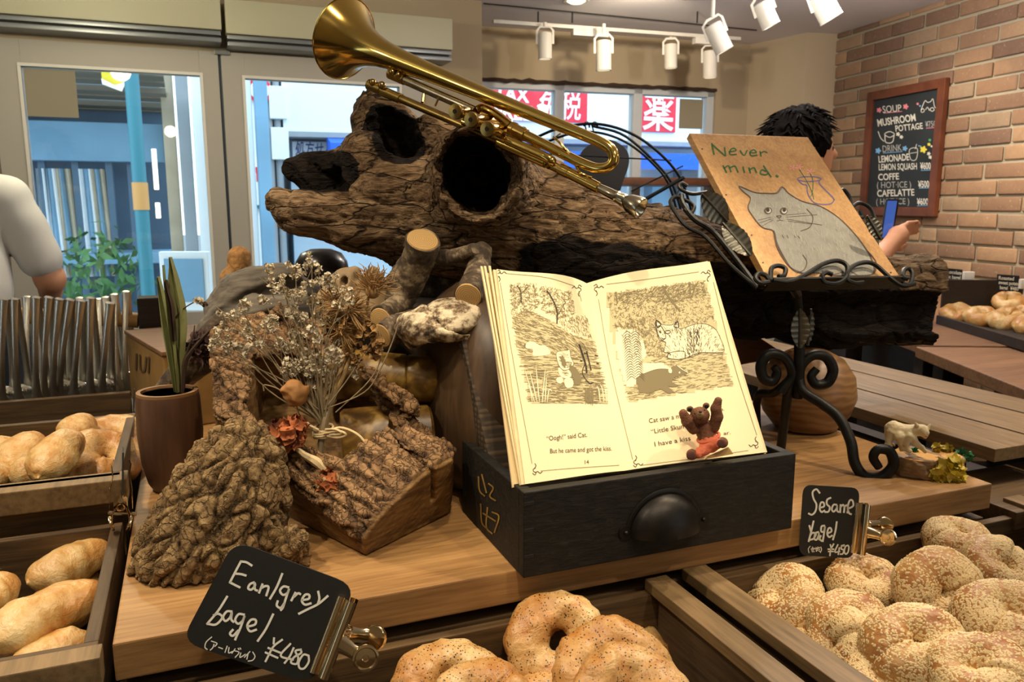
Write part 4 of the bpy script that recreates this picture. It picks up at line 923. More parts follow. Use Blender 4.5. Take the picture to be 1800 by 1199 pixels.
def tongs_proto(L=.22):
    """stands along +Z, handle bend at the top; local coordinates"""
    r = thing('serving_tongs', 'tongs', 'tongs', (0, 0, 0), 'steel tongs standing in the rack')
    def arm(sy):
        def fn(p, q):
            x = (p - .5) * (.0175 - .005 * math.sin(q * math.pi) ** .5 + .010 * max(0, q - .8) * 5 * .5); zz = -q * L; y = sy * (.002 + .016 * math.sin(min(1, q * 1.1) * 1.5)) - .003 * (1 - (2 * p - 1) ** 2)
            return (x, y, zz)
        g = ngrid(fn, 6, 22); h = (g[0] + np.array([0, .0014 * sy, 0]), [q[::-1] for q in g[1]]); return join(g, h)
    mk('arm', arm(1), MAT['steel'], r, local=True); mk('arm', arm(-1), MAT['steel'], r, local=True)
    mk('handle_bend', tube([(0, .004, -.006), (0, .0035, .001), (0, 0, .003), (0, -.0035, .001), (0, -.004, -.006)], .0085, 12, flat=.22, up=(0, 1, 0)), MAT['steel'], r, local=True)
    mk('spring_joint', join(cyl((-.012, 0, -L * .93), (.012, 0, -L * .93), .007), ball((0, 0, -L * .93), (.016, .009, .012))), MAT['steel'], r, local=True); mk('scoop', join(ball((0, .016, -L - .01), (.013, .004, .03)), ball((0, -.016, -L - .01), (.013, .004, .03))), MAT['steel'], r, local=True)
    return r
tp = tongs_proto(); first = True
tops = [(8, 527, 14, 700, 0), (26, 527, 42, 696, 0), (64, 524, 74, 692, 0), (86, 524, 86, 688, 0), (105, 527, 101, 690, 0), (124, 528, 112, 686, 0), (144, 530, 138, 688, 0), (160, 525, 168, 686, 0), (194, 534, 187, 684, 0), (-14, 527, -8, 700, 0),
        (47, 523, 60, 680, 1), (140, 525, 150, 680, 1), (172, 527, 190, 676, 1), (185, 524, 205, 676, 1), (201, 519, 214, 674, 1), (222, 514, 228, 672, 1)]
wh = ['at the left frame edge', 'with its top beside the person in white', 'fourth from the left in front', 'in the front middle, upright', 'just right of the front middle', 'leaning left in the front row', 'thin one right of the left leaning one', 'dark sided, third from the right in front', 'brightest one at the right end of the front row', 'cut off by the left frame edge', 'behind the front ones at left', 'behind in the middle', 'behind, dark handle near the right end', 'behind, second dark handle near the right end', 'behind, third dark handle beside the dowel end', 'tallest dark one behind the dowel end']
for (x0, y0, x1, y1, bk), w_ in zip(tops, wh):
    Yq = YT + .012 + (.075 if bk else 0) + (x0 + 20) * .0003; a = AT(x0, y0, Yq); b = AT(x1, y1, Yq + (.03 if not bk else .0)); z = nrm(a - b); x = nrm(np.cross([0, 1, 0], z)); y = np.cross(z, x)
    ex = Matrix(((x[0], y[0], z[0]), (x[1], y[1], z[1]), (x[2], y[2], z[2]))).to_euler(); lab = 'steel serving tongs in the rack, ' + w_; s_ = np.linalg.norm(a - b) / .22
    if first: tp.location = tuple(a); tp.rotation_euler = ex; tp.scale = (1, 1, s_); tp['label'] = lab; first = False
    else: dup(tp, a, ex, lab, (1, 1, s_))
# stencilled wooden crate beside the rack
plain('crate_wood', (150, 116, 62), .7, bump=.3, bscale=90, var=.22); plain('stencil', (92, 66, 36), .8)
cz1 = AT(290, 625, 1.5)[2]; a = AT(222, 592, 1.62); c1 = AT(286, 618, 1.38)
ub, vb = UV(c1); ct_ = c1[2]
t = thing('stencilled_crate', 'small pale wooden crate with faded stencil letters left of the vase', 'crate', W(ub - .0, vb, ct_ - .17))
Lc = UV(a)
d1_ = nrm([*(a - c1)[:2], 0]); n1_ = np.array([-d1_[1], d1_[0], 0]); n1_ = -n1_ if n1_[1] < 0 else n1_; KM = frame([c1[0], c1[1], 0], d1_, n1_, Z); Lk = float((a - c1) @ d1_)
mk('crate_body', box((0, 0, .901), (Lk, .26, ct_ - .008), .003, KM), MAT['crate_wood'], t, smooth=False); mk('lid', box((-.004, -.003, ct_ - .008), (Lk + .004, .264, ct_), .002, KM), MAT['counter_wood'], t, smooth=False)
kp = Plane(c1, n1_)
mk('stencil_lettering', decal(*join2([strip2([(240, 650), (241, 622)], 3), strip2([(247, 624), (248, 648), (255, 652), (258, 628)], 3), strip2([(262, 655), (263, 628)], 3)]), kp, .0015), MAT['stencil'], t, smooth=False)
# ------------------------------------------------------------------ side boxes seen at lower right of the room: small wooden wedge, wire stand, chair
plain('black_leather', (20, 17, 16), .55); plain('black_wire', (16, 24, 26), .5, .6)
Yw = 2.3; t = thing('wire_wheel_stand', 'curved black wire display stand behind the trumpet mouthpiece', 'stand', AT(1070, 420, Yw))
def wire(pts, r=.0035, Y=Yw, nm='wire'): mk(nm, tube(smooth_pts([AT(x, y, Y + dy) for x, y, dy in pts], 6), r, 8), MAT['black_wire'], t)
wire([(935, 245, 0), (985, 225, 0), (1050, 218, 0), (1110, 235, 0), (1160, 270, 0), (1195, 312, 0), (1215, 370, 0), (1225, 430, 0)], .004, nm='outer_hoop')
wire([(940, 258, .02), (1000, 236, .02), (1050, 233, .02), (1100, 250, .02), (1145, 285, .02), (1178, 330, .02), (1200, 420, .02)], .0035, nm='inner_hoop')
wire([(1040, 221, .1), (1100, 240, .1), (1165, 300, .1), (1190, 345, .1), (1208, 420, .1)], .004, nm='rear_hoop')
for x, y, x2, y2 in ((1028, 218, 1034, 246), (1040, 218, 1048, 248), (945, 262, 985, 235), (1110, 336, 1200, 260 + 32), (1105, 352, 1215, 405), (1170, 372, 1196, 330), (950, 270, 1180, 282)): wire([(x, y, .0), (x2, y2, .05)], .0022, nm='brace_wire')
for x in (1026, 1040): wire([(x, 222, 0), (x + 4, 215, 0), (x + 9, 217, .03), (x + 10, 224, .04)], .0025, nm='hook')
mk('flat_bar', box((0, -.006, -.005), (np.linalg.norm(AT(1205, 310, Yw) - AT(1130, 352, Yw)), .006, .005), .001, axis_frame(AT(1130, 352, Yw), [0, 1, 0]) @ np.eye(4)) if False else tube([AT(1128, 354, Yw), AT(1202, 312, Yw)], .011, 8, flat=.5), MAT['black_wire'], t)
wire([(1225, 430, 0), (1228, 520, 0), (1228, 640, 0)], .004, nm='support_rod'); q = AT(1228, 640, Yw); mk('support_rod', tube([q, [q[0], q[1], .0]], .004, 8), MAT['black_wire'], t)
t = thing('black_chair', 'black chair back seen behind the trumpet bend', 'chair', [*AT(1060, 330, 2.9)[:2], 0])
Yc = 2.9; poly = [AT(x, y, Yc) for x, y in smooth_pts([(1018, 300, 0), (1022, 268, 0), (1045, 250, 0), (1075, 246, 0), (1100, 262, 0), (1106, 285, 0), (1095, 320, 0), (1082, 350, 0), (1040, 372, 0), (1018, 340, 0)], 4, True) for x, y in ((x, y),)] if False else [AT(p[0], p[1], Yc) for p in smooth_pts([(1018, 300, 0), (1022, 268, 0), (1045, 250, 0), (1075, 246, 0), (1100, 262, 0), (1106, 285, 0), (1095, 320, 0), (1082, 350, 0), (1040, 372, 0), (1018, 340, 0)], 4, True)]
mk('backrest', prism(poly, (0, 1, 0), .04), MAT['black_leather'], t, smooth=False)
c_ = AT(1055, 380, Yc); mk('seat', box((c_[0] - .2, Yc - .02, .42), (c_[0] + .2, Yc + .4, .47), .015), MAT['black_leather'], t); mk('back_post', tube([[c_[0], Yc + .02, .45], [c_[0], Yc + .02, c_[2] + .04]], .018, 10), MAT['black_leather'], t)
for sx in (-.17, .17):
    for sy in (.03, .36): mk('leg', cyl([c_[0] + sx, Yc + sy, 0], [c_[0] + sx * .9, Yc + sy, .42], .014), MAT['black_leather'], t)
# ------------------------------------------------------------------ bark and driftwood materials
def bark(name, deep, mid, top, sc=40, rough=.9):
    m = NT(name, rough, 0, .25); v = m.coord(); n = m.noise(v, sc, 5, .65); a = m.attr('h')
    col = m.ramp(m.math('ADD', m.math('MULTIPLY', n, .6), m.math('MULTIPLY', a, .5)), [(.30, S(deep)), (.46, S(mid)), (.8, S(top))])
    f = m.noise(v, sc * 4, 5, .75); col = m.mix(.35, col, m.ramp(f, [(.4, S(deep)), (.62, S(top))])); ck = m.cracks(v, sc * 1.7, .09, 2.6); col = m.mix(m.math('MULTIPLY', m.math('SUBTRACT', 1, ck), .45), col, S(deep)); m.color(col); m.bump(m.math('ADD', f, m.math('MULTIPLY', ck, .5)), 1.0, .004); return m.m
bark('bark', (32, 23, 14), (120, 93, 58), (182, 152, 106)); bark('bark_planter', (46, 32, 22), (104, 74, 46), (140, 104, 68), 60)
wood('carved_wood', (74, 54, 30), (110, 84, 48), (140, 110, 64), 'z', .6, 8, .3, .4)
wood('vase_wood', (52, 34, 24), (84, 56, 38), (104, 72, 48), 'z', .5, 5, .15); plain('vase_rim', (128, 94, 58), .6, var=.15, bscale=80)
def m_vec(m, r, s):
    q = m.node('ShaderNodeMapping'); q.inputs['Scale'].default_value = s; m.link(r.outputs[0], q.inputs[0]); return q.outputs[0]
def logmat():
    m = NT('driftwood', .88, 0, .2); c = m.node('ShaderNodeTexCoord'); r = m.node('ShaderNodeMapping'); r.inputs['Rotation'].default_value = (0, 0, -ANG); m.link(c.outputs['Object'], r.inputs[0])
    def st(s, sc, d=4, dist=.6):
        q = m.node('ShaderNodeMapping'); q.inputs['Scale'].default_value = s; m.link(r.outputs[0], q.inputs[0]); return m.noise(q.outputs[0], sc, d, .6, dist)
    g = st((5, 22, 22), 3, 5, 1.5); f = st((14, 70, 70), 3); b = st((1, 1.5, 1.5), 9, 3)
    col = m.ramp(g, [(.32, S((50, 36, 25))), (.48, S((96, 74, 52))), (.66, S((158, 132, 100)))])
    col = m.mix(m.ramp(b, [(.42, (0, 0, 0)), (.62, (.55, .55, .55))]), col, S((92, 66, 42)))
    col = m.mix(.3, col, m.ramp(f, [(.4, S((40, 29, 20))), (.6, S((160, 136, 104)))]))
    k = m.attr('char_dark'); kk = m.ramp(m.math('ADD', k, m.math('MULTIPLY', m.math('SUBTRACT', g, .5), .9)), [(.38, (0, 0, 0)), (.55, (1, 1, 1))])
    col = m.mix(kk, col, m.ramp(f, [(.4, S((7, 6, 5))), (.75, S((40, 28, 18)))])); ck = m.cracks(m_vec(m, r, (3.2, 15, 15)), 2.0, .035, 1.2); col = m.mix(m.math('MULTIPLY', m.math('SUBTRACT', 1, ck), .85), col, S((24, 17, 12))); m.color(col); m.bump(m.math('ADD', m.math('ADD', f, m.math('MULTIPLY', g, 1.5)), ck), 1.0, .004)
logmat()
# ------------------------------------------------------------------ the big hollow log
YL = lambda x: 1.19 + (x - 500) * .00030
def LP(px, py, dY=0, Y=None): return AT(px, py, (YL(px) if Y is None else Y) + dY)
def rpx(r, px, dY=0): return r / F * (YL(px) + dY)
def log_sdf(P):
    # warp for a rough outline
    Q = P.copy(); wv = np.stack([fbm(P * 11, 2, 3), fbm(P * 11 + 5, 2, 4), fbm(P * 11 + 9, 2, 5)], 1) * .007; Q = Q + wv.astype(np.float32)
    ch = lambda pts, k=.03: chain(Q, [(LP(x, y, dY), rpx(r, x)) for x, y, r, dY in pts], k)
    d = ch([(650, 345, 62, 0), (740, 365, 100, .02), (860, 372, 112, .02), (950, 412, 112, .02), (1050, 448, 105, .02), (1150, 468, 98, .02), (1300, 498, 88, .02), (1450, 522, 84, .02), (1632, 532, 84, .02)], .05)
    d = smin(d, ch([(488, 352, 20, -.02), (530, 372, 34, -.02), (600, 385, 42, -.01), (700, 385, 60, 0)], .02), .03)              # lower jaw
    d = smin(d, ch([(514, 300, 17, .03), (548, 302, 30, .03), (590, 302, 36, .03), (650, 300, 50, .03), (720, 330, 60, .02)], .02), .03)           # dark upper flap
    d = smin(d, ch([(645, 270, 36, -.02), (655, 330, 60, -.01)]), .04)                                                      # front bulge
    d = smin(d, ch([(662, 196, 40, .07), (676, 225, 50, .06), (715, 310, 60, .04)]), .03)                                   # rear stub
    d = smin(d, ch([(746, 206, 11, .0), (757, 236, 30, .0), (790, 320, 78, 0)], .02), .03)                                       # pale spur
    d = smin(d, ch([(842, 306, 74, -.145), (846, 318, 80, -.06), (860, 350, 92, 0)]), .025)                                 # round stub toward the viewer
    d = smin(d, ch([(590, 415, 14, -.03), (640, 405, 30, -.02), (720, 400, 50, 0)]), .02)
    # cavities
    Qh = Q + (np.stack([fbm(P * 48, 2, 23), fbm(P * 48 + 5, 2, 24), fbm(P * 48 + 9, 2, 25)], 1) * .0055).astype(np.float32)
    hole = chain(Qh, [(LP(832, 296, -.24), rpx(70, 836)), (LP(836, 306, -.145), rpx(59, 836)), (LP(840, 318, -.10), rpx(50, 836)), (LP(846, 326, .0), rpx(46, 836)), (LP(852, 330, .06), rpx(38, 836))], .01)
    d = smax(d, -hole, .008)
    jaw = chain(Qh, [(LP(500, 322, -.09), rpx(20, 520)), (LP(560, 325, -.06), rpx(28, 560)), (LP(604, 335, -.03), rpx(16, 600))], .01); d = smax(d, -jaw, .006)
    flap = chain(Qh, [(LP(520, 304, -.01), rpx(11, 520)), (LP(560, 306, -.01), rpx(25, 560)), (LP(590, 312, -.01), rpx(24, 560))], 0); d = smax(d, -flap, .004)
    rear = chain(Qh, [(LP(672, 186, .0), rpx(27, 676)), (LP(688, 225, .01), rpx(38, 690)), (LP(702, 268, .01), rpx(34, 700)), (LP(700, 240, -.06), rpx(30, 700))], .01); d = smax(d, -rear, .006)
    slit = chain(Q, [(LP(600, 418, -.07), rpx(7, 600)), (LP(640, 414, -.07), rpx(13, 620))], .0); d = smax(d, -slit, .006)
    rec = chain(Q, [(LP(1010, 495, -.115), .012), (LP(1130, 520, -.105), .024), (LP(1290, 545, -.105), .034), (LP(1450, 553, -.10), .038), (LP(1560, 553, -.09), .040), (LP(1700, 556, -.07), .041)], .01); d = smax(d, -rec, .01)
    cut = (Q[:, 0] * U[0] + Q[:, 1] * U[1]) - float(LP(1632, 500) @ U) - .010 * np.sin(Q[:, 2] * 70); d = smax(d, cut.astype(np.float32), .004)
    return d.astype(np.float32)
pts_ = [LP(470, 330), LP(1650, 440), LP(1650, 620), LP(650, 160)]
v, f = nets(log_sdf, (-.40, .95, 1.03), (.86, 1.72, 1.56), .0042)
v = relax(v, f, 1); N = vnormals(v, f)
R_ = np.stack([U, V, Z], 0); q = v @ R_.T
an = q * np.array([9, 34, 34]); s_uv = q[:, 0]
left = np.clip((float(LP(960, 400) @ U) - s_uv) / .1, 0, 1)
w1, w2, _ = worley(q * np.array([22, 34, 34]), 2)
wq = q + np.stack([fbm(q * 7, 2, 91), fbm(q * 7 + 3, 2, 92), fbm(q * 7 + 6, 2, 93)], 1) * .05
g1 = vnoise(wq * np.array([3.5, 60, 60]), 11); g2 = vnoise(wq * np.array([8, 130, 130]), 13); c1_, c2_, _ = worley(wq * np.array([5, 26, 26]), 14); crack = np.clip(.07 - (c2_ - c1_), 0, .07) / .07
disp = -np.abs(g1) * .0042 + .001 - np.abs(g2) * .0022 - crack * .0065 + fbm(q * 35, 2, 12) * .002 + left * fbm(q * 90, 2, 5) * .0014
ring_c = LP(842, 306, -.145)
v2 = v + N * disp[:, None]
pxx = 900 + F * v[:, 0] / (v[:, 1] * CP - (v[:, 2] - CAMZ) * SP); pyy = 599.5 - F * (v[:, 1] * SP + (v[:, 2] - CAMZ) * CP) / (v[:, 1] * CP - (v[:, 2] - CAMZ) * SP)
# burnt, blackened lower front of the log; hollows darkened inside by the same mask
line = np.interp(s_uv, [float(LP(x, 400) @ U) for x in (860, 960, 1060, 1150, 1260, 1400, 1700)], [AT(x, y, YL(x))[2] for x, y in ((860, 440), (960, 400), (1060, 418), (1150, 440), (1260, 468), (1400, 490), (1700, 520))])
char_dark = np.clip((line - v[:, 2] + fbm(q * np.array([9, 22, 22]), 3, 66) * .032) / .03 + .4, 0, 1) * np.clip((s_uv - float(LP(850, 400) @ U)) / .06, 0, 1)
dh = chain(v.astype(np.float32), [(LP(836, 300, -.10), rpx(48, 836)), (LP(852, 330, .06), rpx(38, 836))], .0); char_dark = np.maximum(char_dark, np.clip(1 - (dh - .004) / .006, 0, 1) * np.clip((v[:, 1] - ring_c[1] - .012) / .02, 0, 1))
df = np.minimum(s_ell(v.astype(np.float32), LP(555, 300, .0), (.062, .06, .024)), chain(v.astype(np.float32), [(LP(672, 186, .0), rpx(27, 676)), (LP(688, 225, .01), rpx(38, 690)), (LP(702, 268, .01), rpx(34, 700)), (LP(700, 240, -.06), rpx(30, 700))])); char_dark = np.maximum(char_dark, np.clip(1 - (df - .006) / .01, 0, 1) * .85)
lip = np.clip(1 - np.abs(v[:, 2] - AT(1560, 600, YL(1560))[2]) / .012, 0, 1) * (s_uv > float(LP(1500, 500) @ U)); char_dark = np.clip(char_dark - lip * .5, 0, 1)
prop(mk('driftwood_log', (v2, f), MAT['driftwood'], attrs={'char_dark': char_dark}, org=LP(900, 420)), 'huge hollow driftwood log with a round knot hole, lying across the display', 'log')
# ------------------------------------------------------------------ trumpet
plain('brass', (204, 172, 92), .14, 1.0, var=.12, bscale=60); plain('brass_dull', (166, 138, 78), .28, 1.0, var=.25, bscale=120); plain('silver_worn', (176, 166, 142), .2, 1.0, var=.2, bscale=150)
pB = AT(600, 70, 1.275); pM = AT(1075, 268, 1.03); e1 = nrm(pB - pM); nT = nrm(np.cross(e1, Z)); nT = nT if nT[1] < 0 else -nT; nT = nrm(nT + np.array([0, 0, .12]))
def TP(px, py, d=0): return PL(px, py, pM + nT * d, nT)
tr = thing('trumpet', 'old brass trumpet lying across the driftwood log, bell up to the left', 'trumpet', TP(880, 240))
bell0 = TP(606, 68); b1_ = TP(1028, 238); ax = nrm(b1_ - bell0); L = np.linalg.norm(b1_ - bell0)
prof = [(.0, .0615), (.004, .0585), (.010, .0535), (.018, .0470), (.028, .0400), (.042, .0325), (.060, .0262), (.085, .0210), (.12, .0172), (.18, .0140), (.26, .0115), (.34, .0096), (L, .0074)]
outer = [(r, z) for z, r in prof]; inner_ = [(r - .0007, z + .0002) for z, r in prof if z < .2]
mk('bell', lathe(inner_[::-1] + outer, 48, axis_frame(bell0, ax), cap=False), MAT['brass'], tr); mk('bell_rim', xf(tube([(.0617 * math.cos(a), .0617 * math.sin(a), 0) for a in np.linspace(0, 2 * math.pi, 48, endpoint=False)], .0013, 8, closed=True), axis_frame(bell0, ax)), MAT['brass'], tr)
bend = [TP(1028, 238), TP(1055, 250), TP(1074, 263), TP(1079, 280), TP(1070, 293), TP(1050, 296), TP(1025, 288), TP(985, 268), TP(925, 238), TP(898, 224)]
mk('main_bend', tube(smooth_pts(bend, 6), [.0074, .0072, .0070, .0068, .0068, .0068, .0068, .0068, .0068, .0068], 16), MAT['brass'], tr)
mk('bend_ferrule', join(cyl(TP(924, 238), TP(898, 225), .0085), cyl(TP(905, 228), TP(900, 226), .0095)), MAT['brass_dull'], tr)
lp = [TP(654, 152, .004), TP(880, 248, .004), TP(990, 300, .004), TP(1053, 330, .004)]; mk('leadpipe', tube(lp, .0062, 14), MAT['brass_dull'], tr)
for x0, y0, x1, y1, r in ((650, 150, 705, 174, .0075), (985, 297, 1000, 304, .0078), (1000, 304, 1052, 330, .0072), (878, 250, 960, 286, .0074)): mk('slide_sleeve', cyl(TP(x0, y0, .004), TP(x1, y1, .004), r), MAT['brass'], tr)
mk('mouthpiece', lathe([(.0052, 0), (.0062, .012), (.0066, .026), (.0078, .028), (.0066, .031), (.0082, .038), (.0074, .041), (.0115, .048), (.0128, .056), (.0136, .062), (.0132, .065), (.0105, .064), (.004, .052)], 28, axis_frame(TP(1053, 330, .004), TP(1118, 362, .004) - TP(1053, 330, .004)), cap=False), MAT['silver_worn'], tr)
mk('third_tube', tube([TP(690, 131, -.002), TP(760, 162, -.002), TP(836, 195, -.002)], .0068, 14), MAT['silver_worn'], tr); mk('tube_end_clamp', join(cyl(TP(686, 129, -.002), TP(712, 140, -.002), .0085), ball(TP(690, 127, .006), .006), ball(TP(700, 132, .007), .0045)), MAT['brass_dull'], tr)
mk('tube_end_clamp', join(cyl(TP(649, 149, .004), TP(672, 158, .004), .0085), ball(TP(655, 145, .012), .0055), ball(TP(671, 150, .012), .006), tube([TP(650, 156, .004), TP(700, 178, .004)], .003, 8)), MAT['brass_dull'], tr)
for a, b, rr in (((745, 166), (743, 180), .0028), ((765, 186), (772, 170), .0016), ((995, 262), (1001, 272), .0016), ((940, 262), (936, 246), .002)): mk('brace', tube([TP(*a, 0), TP(*b, .004)], rr, 8), MAT['brass_dull'], tr)
mk('finger_hook', tube(smooth_pts([TP(973, 241, .0), TP(983, 250, .01), TP(993, 262, .01), (TP(1000, 270, .005)), TP(1004, 279, 0)], 5), .0016, 8), MAT['brass'], tr)
mk('pull_hook', tube(smooth_pts([TP(1012, 291, .0), TP(1020, 303, .01), TP(1028, 308, .008), TP(1040, 312, .003)], 5), .0017, 8), MAT['brass'], tr)
mk('slide_crook', tube(smooth_pts([TP(893, 247, .012), TP(940, 268, .012), TP(958, 276, .012), TP(970, 284, .010), TP(965, 290, .004)], 5), .0066, 12), MAT['brass'], tr)
for i, (x, y) in enumerate(((825, 199), (852, 213), (880, 229))):
    c = TP(x, y, .0); dz = nrm(nT + e1 * -.18 + Z * -.10); A = c + dz * .040; B = c - dz * .055; k_ = thing
    vc = mk('valve_casing', cyl(B, A, .0088, seg=24), MAT['brass'], tr); mk('bottom_cap', lathe([(.0096, -.004), (.0104, -.003), (.0104, .003), (.0098, .005), (.003, .0058), (.0022, .004), (.0001, .003)], 28, axis_frame(A, dz), cap=False), MAT['brass_dull'], vc)
    mk('cap_vent', cyl(A + dz * .0035, A + dz * .0062, .0021, seg=12), MAT['black'], vc)
    mk('top_cap', lathe([(.0098, 0), (.0098, .006), (.006, .008), (.003, .010), (.003, .024), (.0082, .025), (.0082, .028), (.0001, .0285)], 24, axis_frame(B, -dz)), MAT['silver_worn'], vc)
mk('valve_link', join(tube([TP(820, 206, .018), TP(885, 238, .018)], .006, 10), tube([TP(820, 200, -.02), TP(885, 232, -.02)], .007, 10), tube([TP(815, 214, .008), TP(890, 248, .008)], .006, 10), tube(smooth_pts([TP(836, 195, -.002), TP(850, 190, -.01), TP(875, 203, -.01), TP(898, 222, 0)], 4), .0064, 10)), MAT['brass'], tr)
mk('valve_slide', join(tube(smooth_pts([TP(905, 240, -.03), TP(930, 245, -.035), TP(945, 258, -.035), TP(925, 262, -.03)], 5), .005, 10)), MAT['brass_dull'], tr)
# ------------------------------------------------------------------ black drawer with cup pull
plain('black_stain', (38, 34, 26), .6, bump=.35, bscale=160, var=.35); m = NT('black_boards', .62, 0, .3)
c = m.node('ShaderNodeTexCoord'); r = m.node('ShaderNodeMapping'); r.inputs['Rotation'].default_value = (0, 0, -ANG); r.inputs['Scale'].default_value = (6, 60, 90); m.link(c.outputs['Object'], r.inputs[0])
n = m.noise(r.outputs[0], 2.2, 5, .65, .5); m.color(m.ramp(n, [(.3, S((12, 11, 9))), (.55, S((27, 25, 20))), (.8, S((48, 42, 32)))])); m.bump(n, .6, .0015)
plain('iron_dark', (34, 31, 28), .42, .65, bump=.15, bscale=250, var=.3); plain('gold_stencil', (126, 98, 44), .6, var=.4, bscale=300)
ZD = .998; du0, du1, dv0, dv1 = .402, .766, -.022, .185; th = .013
dr = thing('wooden_box', 'black stained wooden drawer holding the open book, iron cup pull in front', 'drawer', W(du0, dv0, .9005))
fwall = tbox((du0, dv0, .9005), (du1, dv0 + th, ZD), .0015); mk('front_panel', fwall, MAT['black_boards'], dr, smooth=False)
mk('back_panel', tbox((du0, dv1 - th, .9005), (du1, dv1, ZD)), MAT['black_boards'], dr, smooth=False)
mk('side_panel', tbox((du0, dv0 + th, .9005), (du0 + th, dv1 - th, ZD)), MAT['black_boards'], dr, smooth=False); mk('side_panel', tbox((du1 - th, dv0 + th, .9005), (du1, dv1 - th, ZD)), MAT['black_boards'], dr, smooth=False); mk('bottom_panel', tbox((du0 + th, dv0 + th, .901), (du1 - th, dv1 - th, .906)), MAT['black_boards'], dr, smooth=False)
for z_ in (.925, .955, .985): mk('joint_key', tbox((du0 + .001, dv0 - .0006, z_ - .002), (du0 + .012, dv0 + .004, z_ + .002), .0004), MAT['black'], dr, smooth=False)
lpn = Plane(W(du0, 0, .95), -U)
mk('side_lettering', decal(*join2([strip2(p, 2.6) for p in ([(842, 838), (844, 862), (853, 872)], [(848, 834), (856, 866)], [(860, 850), (868, 858), (862, 872), (872, 880)], [(846, 886), (848, 918), (858, 930)], [(858, 892), (856, 926), (866, 938)], [(866, 900), (878, 908), (870, 936)], [(850, 902), (872, 916)])]), lpn, .0008), MAT['gold_stencil'], dr, smooth=False)
FP = Plane(W(.5, dv0, .95), V)
pc = FP.hit(1168, 903)[0]; upc = Z; W2 = np.linalg.norm(FP.hit(1238, 893)[0] - FP.hit(1098, 915)[0]) / 2; H2 = .040
def cup_old(p, q):
    a = math.pi * p; b = q * math.pi / 2; x = W2 * .84 * math.cos(a); z = -.016 + (H2 * 1.0) * math.sin(a); k = math.sin(b) ; o = .024 * math.cos(b)
    return pc + U * x * (.35 + .65 * k) + Z * (-.016 + (z + .016) * (.25 + .75 * k)) - V * (o * math.sin(a) ** .45 + .0015) 
def cup(p, q):
    a = math.pi * p; s_ = 1 - q; return pc - Z * .020 + U * W2 * .86 * math.cos(a) * s_ ** .5 + Z * H2 * 1.12 * math.sin(a) * s_ ** .5 - V * (.0285 * (1 - s_) ** .5 + .001)
g = ngrid(cup, 40, 14); rim = [pc + U * W2 * math.cos(a) - V * .002 + Z * (-.018 + (H2 + .006) * max(0, math.sin(a)) ** .8) for a in np.linspace(0, math.pi, 40)]
cpul = mk('cup_pull', join(g, (g[0] * 1.0 + V * .0012, [t_[::-1] for t_ in g[1]]), tube([pc - Z * .020 + U * W2 * .90 * math.cos(a) + Z * (H2 * 1.17) * math.sin(a) - V * .0012 for a in np.linspace(0, math.pi, 40)], .0042, 8, flat=.3, up=V)), MAT['iron_dark'], dr)
for s_ in (-1, 1): mk('pull_ear', join(cyl(pc + U * s_ * W2 * .97 - Z * .014, pc + U * s_ * W2 * .97 - Z * .014 - V * .003, .0085), ball(pc + U * s_ * W2 * .97 - Z * .014 - V * .0035, .0028)), MAT['iron_dark'], cpul)
# ------------------------------------------------------------------ open book
plain('paper', (240, 224, 180), .75, var=.03, bscale=30); plain('paper_edge', (226, 206, 160), .8, var=.08, bscale=300); plain('book_board', (222, 200, 150), .6); plain('ink', (58, 50, 38), .8); plain('ink_mid', (128, 116, 82), .8); plain('ink_soft', (176, 162, 116), .8); plain('print_tone', (204, 190, 144), .8); plain('print_light', (240, 228, 188), .8); plain('paper_shaded', (224, 205, 158), .75)
EL = math.radians(58); wb = V * math.cos(EL) + Z * math.sin(EL); nb = -V * math.sin(EL) + Z * math.cos(EL)
bpl = Plane(W(.41, -.004, .999), nb)
BL, BR = bpl.hit(915, 852)[0], bpl.hit(1355, 794)[0]; TL, TR = bpl.hit(842, 464)[0], bpl.hit(1253, 456)[0]
gb = bpl.hit(1100, 826)[0] - nb * .004
PG = Plane(bpl.p - nb * .022, nb); gt = PG.hit(1031, 498)[0]
def page(side):
    def fn(p, q):   # p 0 at outer edge, 1 at gutter; q up
        o_ = (BL if side < 0 else BR) * (1 - q) + (TL if side < 0 else TR) * q; g_ = gb * (1 - q) + gt * q
        if side > 0: 
            ob = bpl.hit(1345, 795)[0]; ot = bpl.hit(1244, 459)[0]; o_ = ob * (1 - q) + ot * q
        else:
            ob = bpl.hit(923, 851)[0]; ot = bpl.hit(873, 473)[0]; o_ = ob * (1 - q) + ot * q
        base = o_ * (1 - p) + g_ * p; L_ = .008 + .010 * q
        return base + nb * (L_ * math.sin(math.pi * min(1, p)) ** 1.0 * (p ** 1.2) * 1.1 + .0)
    return ngrid(fn, 30, 16)
bk_ = thing('open_book', 'old open picture book with engraved cat drawings standing in the black drawer', 'book', BL)
pL, pR = page(-1), page(1)
def solid(g, off, nu, nv):
    v = np.array(g[0]); w_ = v + off; n_ = len(v); f_ = list(g[1]) + [tuple(i + n_ for i in q[::-1]) for q in g[1]]
    bd = [i * nv for i in range(nu)] + [(nu - 1) * nv + j for j in range(1, nv)] + [i * nv + nv - 1 for i in range(nu - 2, -1, -1)] + [j for j in range(nv - 2, 0, -1)]
    for a, b in zip(bd, bd[1:] + bd[:1]): f_.append((a, b, b + n_, a + n_))
    return np.concatenate([v, w_]), f_
mk('left_page', solid(pL, -nb * .0008, 30, 16), MAT['paper'], bk_, smooth=False); mk('right_page', solid(pR, -nb * .0008, 30, 16), MAT['paper'], bk_, smooth=False)
